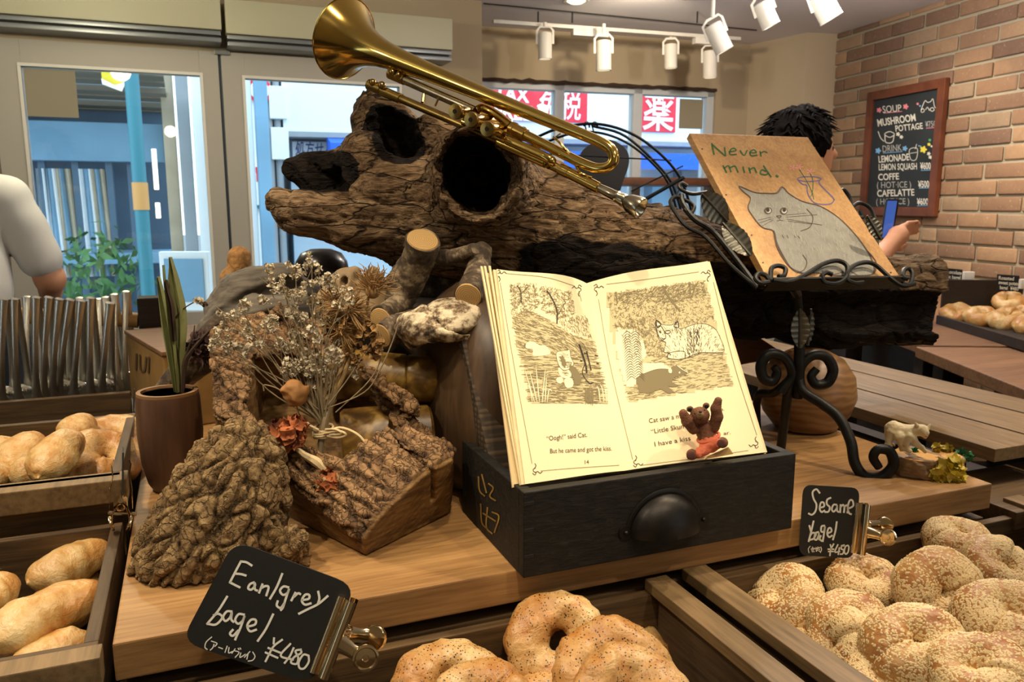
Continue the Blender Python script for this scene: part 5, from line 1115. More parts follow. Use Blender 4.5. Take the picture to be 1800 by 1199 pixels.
def block(x0b, y0b, x1b, y1b, x0t, y0t, x1t, y1t, dn, th_, mat, name):
    c4 = [bpl.hit(x0b, y0b)[0], bpl.hit(x1b, y1b)[0], bpl.hit(x1t, y1t)[0], bpl.hit(x0t, y0t)[0]]; c4 = [p - nb * dn for p in c4]
    mk(name, hexa([p - nb * th_ for p in c4] + c4, .0006), MAT[mat], bk_, smooth=False)
gm = (1100, 827); gn = (1031, 478)
def stretch(g, side, e, off):
    v = np.array(g[0]).reshape(30, 16, 3).copy(); d = nrm(v[0, 0] - v[1, 0]); k = np.clip(1 - np.arange(30) / 6, 0, 1)[:, None, None]; v += d * e * k; v -= nb * off; return v.reshape(-1, 3), g[1]
for g_, s_ in ((pL, -1), (pR, 1)):
    mk('page_block', solid(stretch(g_, s_, .004, .0012), -nb * .0075, 30, 16), MAT['paper_edge'], bk_, smooth=False)
    mk('cover_board', solid(stretch(g_, s_, .0115 if s_ < 0 else .008, .0092), -nb * .003, 30, 16), MAT['book_board'], bk_, smooth=False)
for i, (a_, b_) in enumerate(((916, 846), (919, 852), (921, 860))):
    block(a_ , 852, a_ + 3, 851.6, b_, 465, b_ + 4, 466, .0032 - .0005 * i, .003, 'paper_shaded', 'loose_leaf')
SL, SR_ = Surf(pL), Surf(pR)
def ink(items, surf, mat, name, lift=.0004): mk(name, decal(*join2(items), surf, lift), MAT[mat], bk_, smooth=False)
def K7(x, y): return 840 + x * 250 / 1153, 460 + y * 260 / 1199
def K8(x, y): return 1050 + x * 310 / 1549, 480 + y * 240 / 1199
def inside(x, y, P):
    c = False; j = len(P) - 1
    for i in range(len(P)):
        if (P[i][1] > y) != (P[j][1] > y) and x < (P[j][0] - P[i][0]) * (y - P[i][1]) / (P[j][1] - P[i][1]) + P[i][0]: c = not c
        j = i
    return c
def hatch(P, n, ln, ang, w, jit=.3, seed=0, K=None, curve=0):
    rg = random.Random(seed); xs = [p[0] for p in P]; ys = [p[1] for p in P]; out = []; k = 0
    while len(out) < n and k < n * 20:
        k += 1; x, y = rg.uniform(min(xs), max(xs)), rg.uniform(min(ys), max(ys))
        if not inside(x, y, P): continue
        a = (ang(x, y) if callable(ang) else ang) + rg.gauss(0, jit); l = ln * rg.uniform(.5, 1.3); dx, dy = math.cos(a) * l / 2, math.sin(a) * l / 2; b = curve * rg.uniform(-1, 1)
        pts = [(x - dx, y - dy), (x - dy * b, y + dx * b), (x + dx, y + dy)] if curve else [(x - dx, y - dy), (x + dx, y + dy)]
        out.append(strip2([K(*p) for p in pts], w * rg.uniform(.6, 1.2), n=2, taper=False))
    return out
def outline(pts, w, K, closed=True, taper=False): return strip2([K(*p) for p in pts], w, closed, 4, taper)
def fill(pts, K, n=4): q = [tuple(p[:2]) for p in smooth_pts([(a, b, 0) for a, b in pts], n, True)]; return poly_fill([K(*p) for p in q])
# left illustration
reg = [(262, 180), (500, 175), (770, 260), (880, 430), (930, 640), (985, 800), (1050, 1150), (420, 1145), (360, 800), (290, 450)]
hill = [(280, 440), (420, 400), (600, 480), (760, 590), (930, 640), (960, 740), (330, 740)]; water = [(345, 740), (960, 740), (1050, 1150), (420, 1145)]
treeA = [(262, 180), (470, 175), (500, 340), (440, 420), (270, 430)]; treeB = [(500, 190), (760, 250), (790, 430), (650, 470), (520, 400)]; bushR = [(790, 440), (880, 440), (925, 620), (720, 560), (650, 480)]
def subfill(P, K, n=10):  # densify polygon so it follows the curved page
    xs = [p[0] for p in P]; ys = [p[1] for p in P]; v, f = [], []; sx, sy = (max(xs) - min(xs)) / n, (max(ys) - min(ys)) / n
    for i in range(n):
        for j in range(n):
            cx, cy = min(xs) + (i + .5) * sx, min(ys) + (j + .5) * sy
            if inside(cx, cy, P):
                k = len(v); v += [K(cx + a * sx / 2, cy + b * sy / 2) for a, b in ((-1, -1), (1, -1), (1, 1), (-1, 1))]; f.append((k, k + 1, k + 2, k + 3))
    return np.array(v), f
ink([subfill(hill, K7, 24), subfill(water, K7, 24)], SL, 'print_tone', 'illustration_tone', .0002)
ink(hatch(treeA, 420, 22, 0, .62, 1.5, 1, K7, .5) + hatch(treeB, 420, 22, 0, .62, 1.5, 2, K7, .5) + hatch(bushR, 170, 20, 1.2, .6, .5, 3, K7), SL, 'ink_mid', 'illustration_foliage')
ink(hatch(hill, 520, 46, lambda x, y: .45 + .2 * math.sin(x * .01), .6, .15, 4, K7, .3) + hatch(water, 620, 60, .06, .6, .06, 5, K7, .1) + hatch([(440, 900), (1040, 900), (1050, 1150), (420, 1145)], 260, 40, .1, .7, .1, 6, K7), SL, 'ink_mid', 'illustration_hatching')
ink([outline([(640, 500), (640, 400), (600, 300), (560, 240)], 2.2, K7, False), outline([(645, 440), (700, 340)], 1.1, K7, False), outline([(350, 330), (345, 240), (320, 200)], 1.8, K7, False), outline([(350, 260), (400, 210)], 1, K7, False), outline([(820, 675), (870, 830), (880, 900)], 3.2, K7, False), outline([(880, 730), (915, 880)], 2.2, K7, False), outline([(830, 805), (975, 828)], 2.4, K7, False), outline([(860, 742), (970, 765)], 2.2, K7, False), outline([(870, 820), (845, 905), (900, 985), (935, 980)], 1.5, K7, False)], SL, 'ink', 'illustration_fence', .0006)
ink([fill([(385, 690), (400, 655), (450, 650), (500, 680), (540, 680), (580, 715), (575, 755), (450, 765), (445, 715), (400, 705)], K7), fill([(635, 740), (690, 722), (720, 730), (740, 712), (750, 770), (775, 830), (740, 870), (690, 880), (650, 830)], K7), fill([(655, 860), (740, 880), (755, 930), (700, 945), (660, 915)], K7), fill([(640, 945), (675, 935), (690, 965), (670, 990), (640, 975)], K7), fill([(700, 960), (740, 940), (770, 965), (765, 1015), (715, 1020)], K7)] + [outline([(x, 1145), (x + dx * .4, 1040), (x + dx, 1145 - h)], 1.9, K7, False, True) for x, dx, h in ((440, -40, 150), (460, -80, 270), (480, -60, 250), (500, -30, 300), (520, 25, 270), (545, 10, 200), (560, 40, 90), (990, -30, 130), (1020, -30, 150), (1040, -20, 110))], SL, 'print_light', 'illustration_highlights', .0005)
ink([subfill([(665, 780), (690, 765), (715, 820), (705, 860), (680, 840)], K7, 8), subfill([(745, 830), (800, 870), (835, 940), (830, 1000), (790, 1000), (765, 930), (740, 880)], K7, 12)] + [outline([(635, 740), (690, 722), (740, 712), (750, 770), (775, 830), (740, 870), (690, 880), (650, 830)], .9, K7)] + hatch([(865, 1045), (930, 1045), (935, 1130), (865, 1130)], 60, 60, 1.55, 1.1, .05, 8, K7), SL, 'ink_mid', 'illustration_cub', .0007)
# right illustration
reg = [(80, 180), (950, 62), (1030, 400), (1110, 700), (1190, 985), (280, 1132), (190, 800), (120, 500)]
ground = [(230, 980), (520, 720), (1110, 700), (1190, 985), (280, 1132)]; forest = [(80, 180), (950, 62), (1040, 430), (860, 440), (740, 480), (560, 440), (420, 560), (150, 480)]
ink([subfill(reg, K8, 40)], SR_, 'print_tone', 'illustration_tone', .0002)
ink(hatch(forest, 1300, 22, 0, .62, 1.5, 11, K8, .6) + hatch([(400, 520), (520, 470), (580, 660), (600, 740), (420, 740)], 240, 20, 0, .65, 1.5, 12, K8, .6) + hatch(ground, 620, 40, -.12, .6, .12, 13, K8, .2), SR_, 'ink_mid', 'illustration_hatching')
ink(hatch([(500, 120), (930, 80), (960, 200), (700, 260), (420, 250), (380, 300), (180, 250), (200, 180)], 420, 26, -.5, .8, .3, 14, K8) + hatch([(150, 440), (420, 400), (420, 620), (300, 800), (200, 560)], 300, 22, 1.0, .8, .5, 15, K8), SR_, 'ink_mid', 'illustration_shade', .0005)
ink([outline([(575, 120), (640, 230), (725, 335)], 3.2, K8, False), outline([(812, 90), (815, 180)], 2.6, K8, False), outline([(160, 170), (175, 265)], 2.4, K8, False), outline([(175, 230), (240, 190), (330, 160)], 1.4, K8, False), outline([(850, 140), (880, 90)], 1.2, K8, False)], SR_, 'ink_mid', 'illustration_trunks', .0006)
catb = [(515, 500), (512, 415), (560, 450), (650, 458), (705, 425), (712, 480), (740, 490), (860, 450), (960, 452), (1040, 500), (1085, 590), (1110, 660), (1090, 700), (900, 700), (780, 745), (700, 760), (610, 745), (620, 705), (580, 690), (600, 610), (545, 590)]
ink([subfill(catb, K8, 48)], SR_, 'print_light', 'cat_drawing', .0005)
sk = [(350, 1000), (340, 930), (400, 870), (520, 830), (620, 830), (700, 810), (790, 870), (770, 895), (680, 915), (650, 960), (715, 995), (640, 1005), (600, 980), (680, 1050), (620, 1060), (560, 1020), (440, 1060), (370, 1050)]
tail = [(170, 480), (240, 495), (330, 490), (400, 600), (430, 720), (340, 820), (420, 790), (560, 790), (630, 830), (520, 850), (400, 890), (330, 990), (250, 1000), (200, 850), (160, 640)]
ink([subfill(tail, K8, 30)], SR_, 'print_light', 'skunk_tail', .0005)
ink([subfill(sk, K8, 34)], SR_, 'ink_mid', 'skunk_drawing', .0007)
ink([outline([(x0, y0), (x0 + s_ * 40, y0 - 26), (x0 + s_ * 85, y0 + 18)], .9, K8, False, True) for s_, x in ((-1, 290), (1, 300)) for y0 in range(540, 940, 22) for x0 in (x - s_ * 8 + (y0 - 540) * .10,)] + hatch(catb, 260, 26, lambda x, y: 1.2 + (x - 700) * .003, .5, .3, 16, K8, .4) + hatch([(780, 500), (900, 480), (900, 700), (790, 720)], 120, 26, 1.3, .7, .2, 17, K8) + [outline(catb, .7, K8), outline([(520, 480), (560, 470), (600, 560), (570, 590), (540, 560)], .9, K8), outline([(590, 515), (625, 505), (640, 522), (612, 535)], 1.3, K8), outline([(540, 518), (553, 512), (556, 528)], 1.2, K8), outline([(560, 570), (580, 580), (600, 572)], 1, K8, False), outline([(515, 420), (525, 480), (556, 452)], 2.2, K8), outline([(704, 430), (670, 468), (708, 480)], 1.6, K8), outline([(610, 745), (640, 700), (760, 690), (770, 750)], .8, K8, False)], SR_, 'ink', 'illustration_line_work', .0008)
ink([outline([(700, 815), (745, 850), (792, 875)], 1.3, K8, False), outline([(400, 878), (520, 838), (640, 838)], 3, K8, False), blob8 if False else fill([(712, 872), (722, 868), (724, 882), (714, 884)], K8), fill([(622, 845), (650, 850), (648, 880), (625, 875)], K8)], SR_, 'print_light', 'skunk_stripe', .001)
# page frames, corner scrolls and text
ink([strip2([(891, 481), (960, 488), (1010, 503)], .8, n=6), strip2([(879, 497), (903, 640), (935, 815)], .8, n=10), strip2([(950, 828), (1010, 823), (1088, 818)], .8, n=6), strip2([(1018, 515), (1022, 530)], .8)], SL, 'ink_mid', 'page_border')
ink([strip2([(1066, 500), (1130, 492), (1228, 478)], .8, n=8), strip2([(1052, 526), (1072, 640), (1112, 808)], .8, n=10), strip2([(1128, 818), (1220, 806), (1315, 792)], .8, n=8), strip2([(1254, 496), (1290, 640), (1330, 765)], .8, n=10)], SR_, 'ink_mid', 'page_border')
def scroll(x, y, sx, sy): return [strip2([(x, y), (x + sx * 4, y - sy * 3), (x + sx * 6, y + sy * 1), (x + sx * 2, y + sy * 3), (x + sx * 1, y + sy * 7), (x + sx * 5, y + sy * 9)], 1.1), strip2([(x + sx * 5, y + sy), (x + sx * 9, y + sy * 3), (x + sx * 13, y), (x + sx * 17, y + sy * 3)], 1.2), strip2([(x + sx * 3, y + sy * 8), (x + sx * 6, y + sy * 13), (x + sx * 4, y + sy * 17)], 1.2)]
ink(scroll(873, 478, 1, 1) + scroll(936, 832, 1, -1) + scroll(1022, 504, -1, 1), SL, 'ink', 'corner_scroll'); ink(scroll(1044, 503, 1, 1) + scroll(1113, 818, 1, -1) + scroll(1249, 478, -1, 1) + scroll(1333, 785, -1, -1), SR_, 'ink', 'corner_scroll')
ink([text2('“Oogh!” said Cat.', (961, 775), (1032, 768), 8, .0), text2('But he came and got the kiss.', (967, 797), (1075, 792), 8), text2('14', (1028, 816), (1035, 815.5), 7)], SL, 'ink', 'story_text', .0005)
ink([text2('Cat saw a m', (1141, 744), (1196, 735), 8), text2('“Little Skun', (1145, 763), (1202, 753), 8), text2('I have a kiss', (1151, 785), (1214, 774), 8), text2('o.', (1266, 723), (1273, 722), 6), text2('ar.', (1272, 765), (1284, 763), 6)], SR_, 'ink', 'story_text', .0005)
# ------------------------------------------------------------------ painted board on the iron easel
el = math.radians(45); wp = V * math.cos(el) + Z * math.sin(el); npn = -V * math.sin(el) + Z * math.cos(el)
pp = Plane(AT(1352, 494, 1.16), npn); q4 = [pp.hit(x, y)[0] for x, y in ((1352, 495), (1584, 490), (1420, 241), (1212, 234))]
wood('pine_panel', (164, 116, 62), (196, 148, 88), (212, 168, 108), 'v', .55, 16, .25, knots=False)
bd_ = thing('painted_board', 'wooden board with a painted grey cat and green Never mind lettering on the easel', 'painting', q4[0])
mk('wood_panel', hexa([p - npn * .012 for p in q4] + q4, .001), MAT['pine_panel'], bd_, smooth=False)
plain('paint_grey', (154, 152, 142), .7, bump=.3, bscale=300, var=.12); plain('paint_outline', (92, 78, 66), .8); plain('crayon_green', (46, 110, 58), .75, var=.2, bscale=300); plain('crayon_pink', (232, 160, 150), .8); plain('crayon_purple', (112, 106, 150), .8); plain('paint_white', (214, 210, 200), .7); plain('nail', (60, 30, 20), .5); plain('paint_pale', (176, 174, 160), .8)
def K5(x, y): return 1150 + x * 550 / 1570, 200 + y * 420 / 1199
def paint(items, mat, name, lift=.0005): mk(name, decal(*join2(items), pp, lift), MAT[mat], bd_, smooth=False)
catp = [(425, 365), (500, 395), (560, 400), (612, 398), (640, 368), (672, 400), (740, 440), (830, 465), (920, 520), (1000, 600), (1060, 680), (1095, 750), (1098, 800), (1050, 812), (900, 812), (820, 800), (740, 800), (690, 780), (650, 720), (615, 650), (598, 590), (540, 570), (490, 510), (470, 470), (482, 425), (450, 395)]
paint([fill(catp, K5, 3)], 'paint_grey', 'cat_painting', .0004)
paint([outline(catp, 1.6, K5)] + [outline([(a + 5, b + 3) for a, b in catp[:14]], 1.0, K5, False)] + [outline(p, w_, K5, False) for p, w_ in (([(765, 480), (795, 520), (780, 570), (735, 590)], 1.5), ([(598, 590), (620, 680), (680, 770), (740, 800)], 2.0), ([(745, 710), (765, 745), (750, 785), (715, 800)], 1.5), ([(1060, 680), (1110, 740), (1110, 790)], 1.8), ([(840, 790), (880, 810), (950, 795)], 1.2), ([(980, 790), (1020, 812)], 1.2), ([(520, 535), (590, 520)], .7), ([(525, 550), (590, 528)], .7), ([(540, 565), (595, 535)], .7), ([(660, 520), (815, 508)], .7), ([(665, 530), (840, 560)], .7), ([(670, 540), (790, 555)], .7), ([(660, 510), (760, 500)], .7), ([(640, 610), (650, 625)], .9), ([(665, 612), (672, 626)], .9), ([(700, 612), (706, 622)], .9), ([(720, 615), (728, 625)], .9), ([(612, 515), (636, 514), (626, 525), (613, 516)], 1.6), ([(626, 525), (628, 535), (615, 540)], 1), ([(628, 535), (645, 538)], 1))], 'paint_outline', 'cat_outline', .0008)
def ell(cx, cy, rx, ry, n=20): return [(cx + rx * math.cos(a), cy + ry * math.sin(a)) for a in np.linspace(0, 6.28, n, endpoint=False)]
paint([poly_fill([K5(*p) for p in ell(570, 488, 20, 17)]), poly_fill([K5(*p) for p in ell(648, 490, 19, 18)])], 'paint_outline', 'cat_eye', .0009); paint([poly_fill([K5(*p) for p in ell(571, 489, 13, 12)]), poly_fill([K5(*p) for p in ell(650, 490, 13, 13)])], 'paint_white', 'cat_eye_white', .0012)
paint([poly_fill([K5(*p) for p in ell(568, 486, 9, 10)]), poly_fill([K5(*p) for p in ell(650, 486, 9, 10)])], 'ink', 'cat_pupil', .0015)
paint(hatch(catp, 260, 26, 1.35, 1.3, .25, 41, K5), 'paint_pale', 'brush_strokes', .0006)
paint([outline(p, w_, K5, False) for p, w_ in (([(288, 150), (300, 205)], 2.6), ([(290, 155), (355, 212)], 2.4), ([(352, 170), (358, 212)], 2.4), ([(375, 192), (410, 186), (400, 174), (382, 182), (380, 205), (412, 205)], 2.2), ([(430, 185), (450, 210), (466, 184)], 2.2), ([(478, 196), (512, 196), (498, 182), (480, 194), (488, 212), (516, 208)], 2.2), ([(530, 190), (536, 214)], 2.2), ([(532, 200), (550, 190), (566, 196)], 2.2),
    ([(345, 262), (362, 295)], 2.6), ([(350, 275), (372, 262), (385, 292)], 2.4), ([(380, 272), (405, 264), (420, 294)], 2.4), ([(445, 268), (452, 296)], 2.4), ([(475, 272), (482, 298)], 2.4), ([(478, 282), (500, 272), (512, 296)], 2.4), ([(560, 290), (540, 282), (532, 300), (556, 308), (572, 300)], 2.4), ([(548, 262), (585, 318)], 2.4), ([(612, 312), (620, 316)], 3.6))], 'crayon_green', 'painted_lettering')
def fl(cx, cy): return [poly_fill([K5(*p) for p in [(cx + 22 * (.55 + .45 * math.cos(5 * a)) * math.cos(a), cy + 16 * (.55 + .45 * math.cos(5 * a)) * math.sin(a)) for a in np.linspace(0, 6.28, 30, endpoint=False)]])]
paint(fl(695, 272) + fl(728, 268) + fl(782, 290), 'crayon_pink', 'painted_flower'); paint([outline(p, 1.1, K5, False) for p in ([(728, 282), (760, 330), (790, 390), (800, 430)], [(782, 300), (796, 340), (792, 400), (780, 420)])], 'crayon_green', 'painted_stem')
paint([outline(ell(778, 328, 60, 12), 1.8, K5), outline([(722, 335), (745, 355), (765, 360), (770, 400), (800, 445), (850, 456), (890, 450), (903, 430)], 1.9, K5, False), outline([(830, 335), (828, 350), (860, 385), (895, 420), (903, 435)], 1.9, K5, False)], 'crayon_purple', 'painted_jar')
paint([poly_fill([K5(*p) for p in ell(x, y, 5, 4, 10)]) for x, y in ((240, 178), (360, 408), (488, 610), (545, 748), (655, 820), (1186, 798), (488, 684))], 'nail', 'nail_hole')
# wrought iron easel
plain('wrought_iron', (38, 38, 36), .45, .7, bump=.3, bscale=180, var=.3)
ie = thing('iron_easel', 'wrought iron scroll easel with leaves, holding the painted board', 'easel', [*ON(1405, 812, .9)[:2], .9]); YE = 1.235
def iron(pts, r, Y=YE, n=7, nm='scroll', seg=10): return mk(nm, tube(smooth_pts([AT(p[0], p[1], Y + (p[2] if len(p) > 2 else 0)) for p in pts], n), r, seg), MAT['wrought_iron'], ie)
iron([(1400, 495, -.01), (1404, 560), (1405, 640), (1402, 700)], [.006, .007, .009, .008], nm='post')
iron([(1395, 650), (1385, 690, .005), (1380, 730, .01), (1372, 792, .02)], .0075, nm='leg')                               # back left leg
iron([(1372, 690), (1392, 660), (1380, 630), (1355, 622), (1338, 640), (1342, 665), (1358, 670), (1366, 655), (1360, 645)], [.007, .0075, .008, .0085, .0085, .0085, .008, .007, .006])
iron([(1404, 680), (1408, 645), (1428, 625), (1452, 628), (1464, 650), (1455, 672), (1435, 676), (1426, 662), (1436, 648)], [.007, .0075, .008, .0085, .0085, .0085, .008, .007, .006])
# front leg ends in a big scroll standing on the board
leg = [AT(1405, 665, YE), AT(1412, 688, YE - .01), AT(1445, 710, YE - .03), AT(1475, 735, YE - .05), AT(1495, 775, YE - .07), AT(1503, 815, YE - .085), AT(1522, 838, YE - .095), AT(1550, 838, YE - .10), AT(1570, 818, YE - .10), AT(1564, 794, YE - .10), AT(1544, 790, YE - .10), AT(1535, 804, YE - .10), AT(1545, 822, YE - .10)]
mk('leg', tube(smooth_pts(leg, 7), [.0075, .008, .008, .008, .008, .008, .008, .008, .008, .008, .007, .007, .006], 10), MAT['wrought_iron'], ie)
iron([(1395, 660, .0), (1362, 690, .05), (1335, 693, .10), (1330, 720, .13), (1332, 770, .14)], .007, nm='leg')
plain('leaf_iron', (104, 102, 92), .36, .85, bump=.2, bscale=160, var=.3)
def leaf(c, d, nrm_, L_, Wd, nm='leaf'):
    d = nrm(d); s = nrm(np.cross(nrm_, d)); n_ = np.cross(d, s); K = 11
    def fn(p, q):
        x = (q - .5) * 2; w_ = Wd * math.sin(math.pi * min(1, p * .96 + .03)) ** .75 * (1 + .025 * math.cos(p * 56)); return np.asarray(c) + d * L_ * (p - .5) + s * x * w_ + n_ * (.004 * (abs(x)) - .0022 * abs(math.sin(p * 22)) * abs(x) - .006 * (p - .5) ** 2)
    g = ngrid(fn, 45, 9); h = (g[0] - n_ * .0016, [q[::-1] for q in g[1]]); rib = tube([np.asarray(c) + d * L_ * t + n_ * .001 for t in np.linspace(-.5, .5, 8)], .0016, 6); return mk(nm, join(g, h, rib), MAT['leaf_iron'], ie)
leaf(AT(1406, 577, YE - .015), AT(1406, 540, YE) - AT(1406, 612, YE), [0, -1, .2], .062, .0145); leaf(AT(1422, 575, YE + .0), AT(1424, 545, YE) - AT(1418, 612, YE), [.7, -1, .2], .058, .010)
leaf(AT(1256, 365, YE - .01), AT(1238, 348, YE - .02) - AT(1272, 385, YE), [-.5, -1, .6], .068, .020); leaf(AT(1295, 420, YE - .05), AT(1272, 396, YE - .03) - AT(1318, 450, YE - .06), [-.5, -1, .6], .066, .016)
leaf(AT(1536, 400, YE + .03), AT(1526, 385, YE) - AT(1552, 430, YE), [.2, -1, .3], .045, .012)
# rack sides and the front scroll rail that holds the board
rk = lambda px, py, d=0: pp.hit(px, py)[0] - npn * (.016 + d)
mk('rack_side', tube(smooth_pts([rk(1340, 492), rk(1300, 440), rk(1262, 395), rk(1228, 372), rk(1208, 345), rk(1205, 330)], 6), .0045, 8), MAT['wrought_iron'], ie); mk('rack_side', tube(smooth_pts([rk(1340, 494), rk(1292, 452), rk(1250, 405), rk(1215, 385), rk(1196, 362), rk(1186, 342), rk(1196, 333), rk(1215, 340), rk(1228, 350), rk(1222, 362), rk(1210, 355)], 6), .0032, 8), MAT['wrought_iron'], ie)
mk('rack_scroll', tube(smooth_pts([rk(1250, 325), rk(1225, 328), rk(1208, 322), rk(1201, 315), rk(1206, 309), rk(1216, 314)], 5), .003, 8), MAT['wrought_iron'], ie)
mk('rack_side', tube(smooth_pts([rk(1553, 470), rk(1552, 430), rk(1550, 385), rk(1540, 355), rk(1520, 345), rk(1506, 356), rk(1512, 370), rk(1526, 370), rk(1522, 360)], 6), .0035, 8), MAT['wrought_iron'], ie)
mk('rack_scroll', tube(smooth_pts([rk(1506, 350), rk(1503, 335), rk(1492, 322), rk(1482, 328), rk(1488, 338), rk(1498, 340)], 5), .0035, 8), MAT['wrought_iron'], ie)
mk('rack_bar', tube([rk(1300, 380, .004), rk(1555, 395, .004)], .004, 8), MAT['wrought_iron'], ie); mk('rack_bar', tube([rk(1345, 488, .002), rk(1585, 486, .002)], .005, 8), MAT['wrought_iron'], ie)
mk('rack_strut', tube([rk(1405, 492, .002), AT(1402, 520, YE)], .007, 8), MAT['wrought_iron'], ie); mk('ledge_plate', hexa([rk(1350, 497, .0) , rk(1588, 493, .0), pp.hit(1588, 493)[0] + npn * .012, pp.hit(1350, 497)[0] + npn * .012] + [p - wp * .003 for p in (rk(1350, 497, .0) , rk(1588, 493, .0), pp.hit(1588, 493)[0] + npn * .012, pp.hit(1350, 497)[0] + npn * .012)]), MAT['wrought_iron'], ie, smooth=False)
fr = lambda px, py: pp.hit(px, py)[0] + npn * .010
for pts in ([(1345, 504), (1330, 505), (1322, 497), (1328, 489), (1340, 492), (1348, 500), (1350, 480), (1362, 475), (1374, 480), (1372, 492), (1362, 494)], [(1352, 500), (1380, 503), (1410, 490), (1440, 472), (1465, 466), (1482, 475), (1480, 495), (1465, 506), (1445, 505), (1438, 494), (1446, 487), (1456, 490)], [(1600, 506), (1580, 510), (1560, 498), (1530, 472), (1505, 470), (1485, 482), (1482, 498), (1495, 505), (1510, 504)], [(1578, 506), (1592, 508), (1597, 490), (1592, 480), (1582, 482), (1580, 494), (1588, 498)]):
    mk('front_scroll', tube(smooth_pts([fr(*p) for p in pts], 6), .0036, 8), MAT['wrought_iron'], ie)
# ------------------------------------------------------------------ small items
m = NT('turned_wood', .4); vv_ = m.coord((1, 1, 2.2)); wv_ = m.node('ShaderNodeTexWave'); wv_.inputs['Scale'].default_value = 11; wv_.inputs['Distortion'].default_value = 11; wv_.inputs['Detail'].default_value = 3; m.link(vv_, wv_.inputs[0]); wv_.bands_direction = 'Z'
m.color(m.ramp(wv_.outputs['Fac'], [(.1, S((112, 80, 48))), (.6, S((126, 92, 57))), (1, S((134, 99, 62)))])); m.bump(wv_.outputs['Fac'], .1, .001)
c = AT(1418, 692, 1.40); rB = .086; zc = .90
prop(mk('turned_wooden_vessel', lathe([(.03, 0), (.055, .004), (.075, .03), (.085, .062), (.080, .098), (.06, .128), (.034, .142), (.026, .14), (.02, .12), (.0001, .12)], 48, frame([c[0], c[1], .9005], (1, 0, 0), (0, 1, 0), Z)), MAT['turned_wood'], org=[c[0], c[1], .9005]), 'round turned wooden vessel with wavy grain behind the iron easel', 'vessel')
# wooden vase with palm leaves
vc = ON(296, 862, .9); vc = np.array([W(.048, .425, 0)[0], W(.048, .425, 0)[1], .9005]); zt_ = AT(308, 690, vc[1])[2] - .9005; rv = 55 / F * vc[1] * 1.02
va = thing('wooden_vase', 'reddish brown turned wooden vase at the back left of the board', 'vase', vc)
mk('vase_body', lathe([(rv * .62, 0), (rv * .78, .012), (rv * .92, zt_ * .28), (rv, zt_ * .6), (rv * .97, zt_ * .93), (rv * .93, zt_), (rv * .78, zt_), (rv * .72, zt_ - .012), (.0001, zt_ - .014)], 40, frame(vc, (1, 0, 0), (0, 1, 0), Z)), MAT['vase_wood'], va)
mk('vase_rim', lathe([(rv * .935, zt_ - .001), (rv * .93, zt_ + .003), (rv * .80, zt_ + .003), (rv * .78, zt_ - .001)], 40, frame(vc, (1, 0, 0), (0, 1, 0), Z)), MAT['vase_rim'], va)
plain('palm_green', (128, 132, 84), .6, var=.2, bscale=120); plain('twig_dark', (62, 46, 34), .8); plain('dried_purple', (74, 54, 50), .9, var=.4, bscale=300); plain('dried_white', (196, 184, 158), .9, var=.2, bscale=300); plain('stem_tan', (150, 124, 80), .8, var=.2, bscale=100)
def blade(pts, widths, mat, par, nm, Y): 
    P = smooth_pts([AT(x, y, Y) for x, y in pts], 6); w_ = np.interp(np.linspace(0, 1, len(P)), np.linspace(0, 1, len(widths)), widths); v, f = [], []
    for p, ww in zip(P, w_):
        for k, dy in ((-1, .004), (-.5, .0), (0, .005), (.5, 0), (1, .004)): v.append(p + np.array([ww * k, dy * 1.2 - .003, 0]))
    n_ = len(P)
    for i in range(n_ - 1):
        for k in range(4): f.append((i * 5 + k, i * 5 + k + 1, (i + 1) * 5 + k + 1, (i + 1) * 5 + k))
    g = (np.array(v), f); return mk(nm, join(g, (g[0] + np.array([0, .0012, 0]), [q[::-1] for q in f])), MAT[mat], par)
lv = thing('palm_leaves', 'stiff dried green palm leaves standing in the wooden vase', 'leaves', vc + Z * (zt_ - .01)); Yv = vc[1]
blade([(318, 690), (312, 620), (312, 560), (305, 500), (299, 452)], [.004, .009, .012, .012, .0075, .0015], 'palm_green', lv, 'leaf', Yv); blade([(310, 692), (300, 620), (290, 560), (283, 520), (278, 486)], [.004, .007, .008, .006, .0045, .0015], 'palm_green', lv, 'leaf', Yv + .008)
blade([(312, 690), (302, 600), (296, 540), (290, 500), (287, 466)], [.002, .004, .004, .002, .001, .0006], 'palm_green', lv, 'leaf', Yv - .006); blade([(306, 600), (300, 540), (294, 510), (292, 492)], [.003, .004, .002, .0006], 'twig_dark', lv, 'leaf', Yv - .008)
tg = thing('dark_twigs', 'thin dark twigs with shrivelled purple flowers beside the palm leaves', 'twigs', vc + Z * zt_)
def twig(par, pts, r, Y=Yv, mat='twig_dark', nm='twig', n=5): return mk(nm, tube(smooth_pts([AT(p[0], p[1], Y + (p[2] if len(p) > 2 else 0)) for p in pts], n), r, 6), MAT[mat], par)
twig(tg, [(320, 690), (325, 640, .0), (335, 620), (360, 590), (385, 568), (402, 562)], [.0035, .0035, .003, .0025, .0018, .001]); twig(tg, [(316, 690), (318, 650), (305, 590), (300, 560)], .0012); twig(tg, [(303, 566), (320, 545), (340, 532), (352, 530), (362, 537)], .0009)
twig(tg, [(320, 645), (332, 610), (340, 590), (342, 572)], [.002, .0016, .0012, .0006])
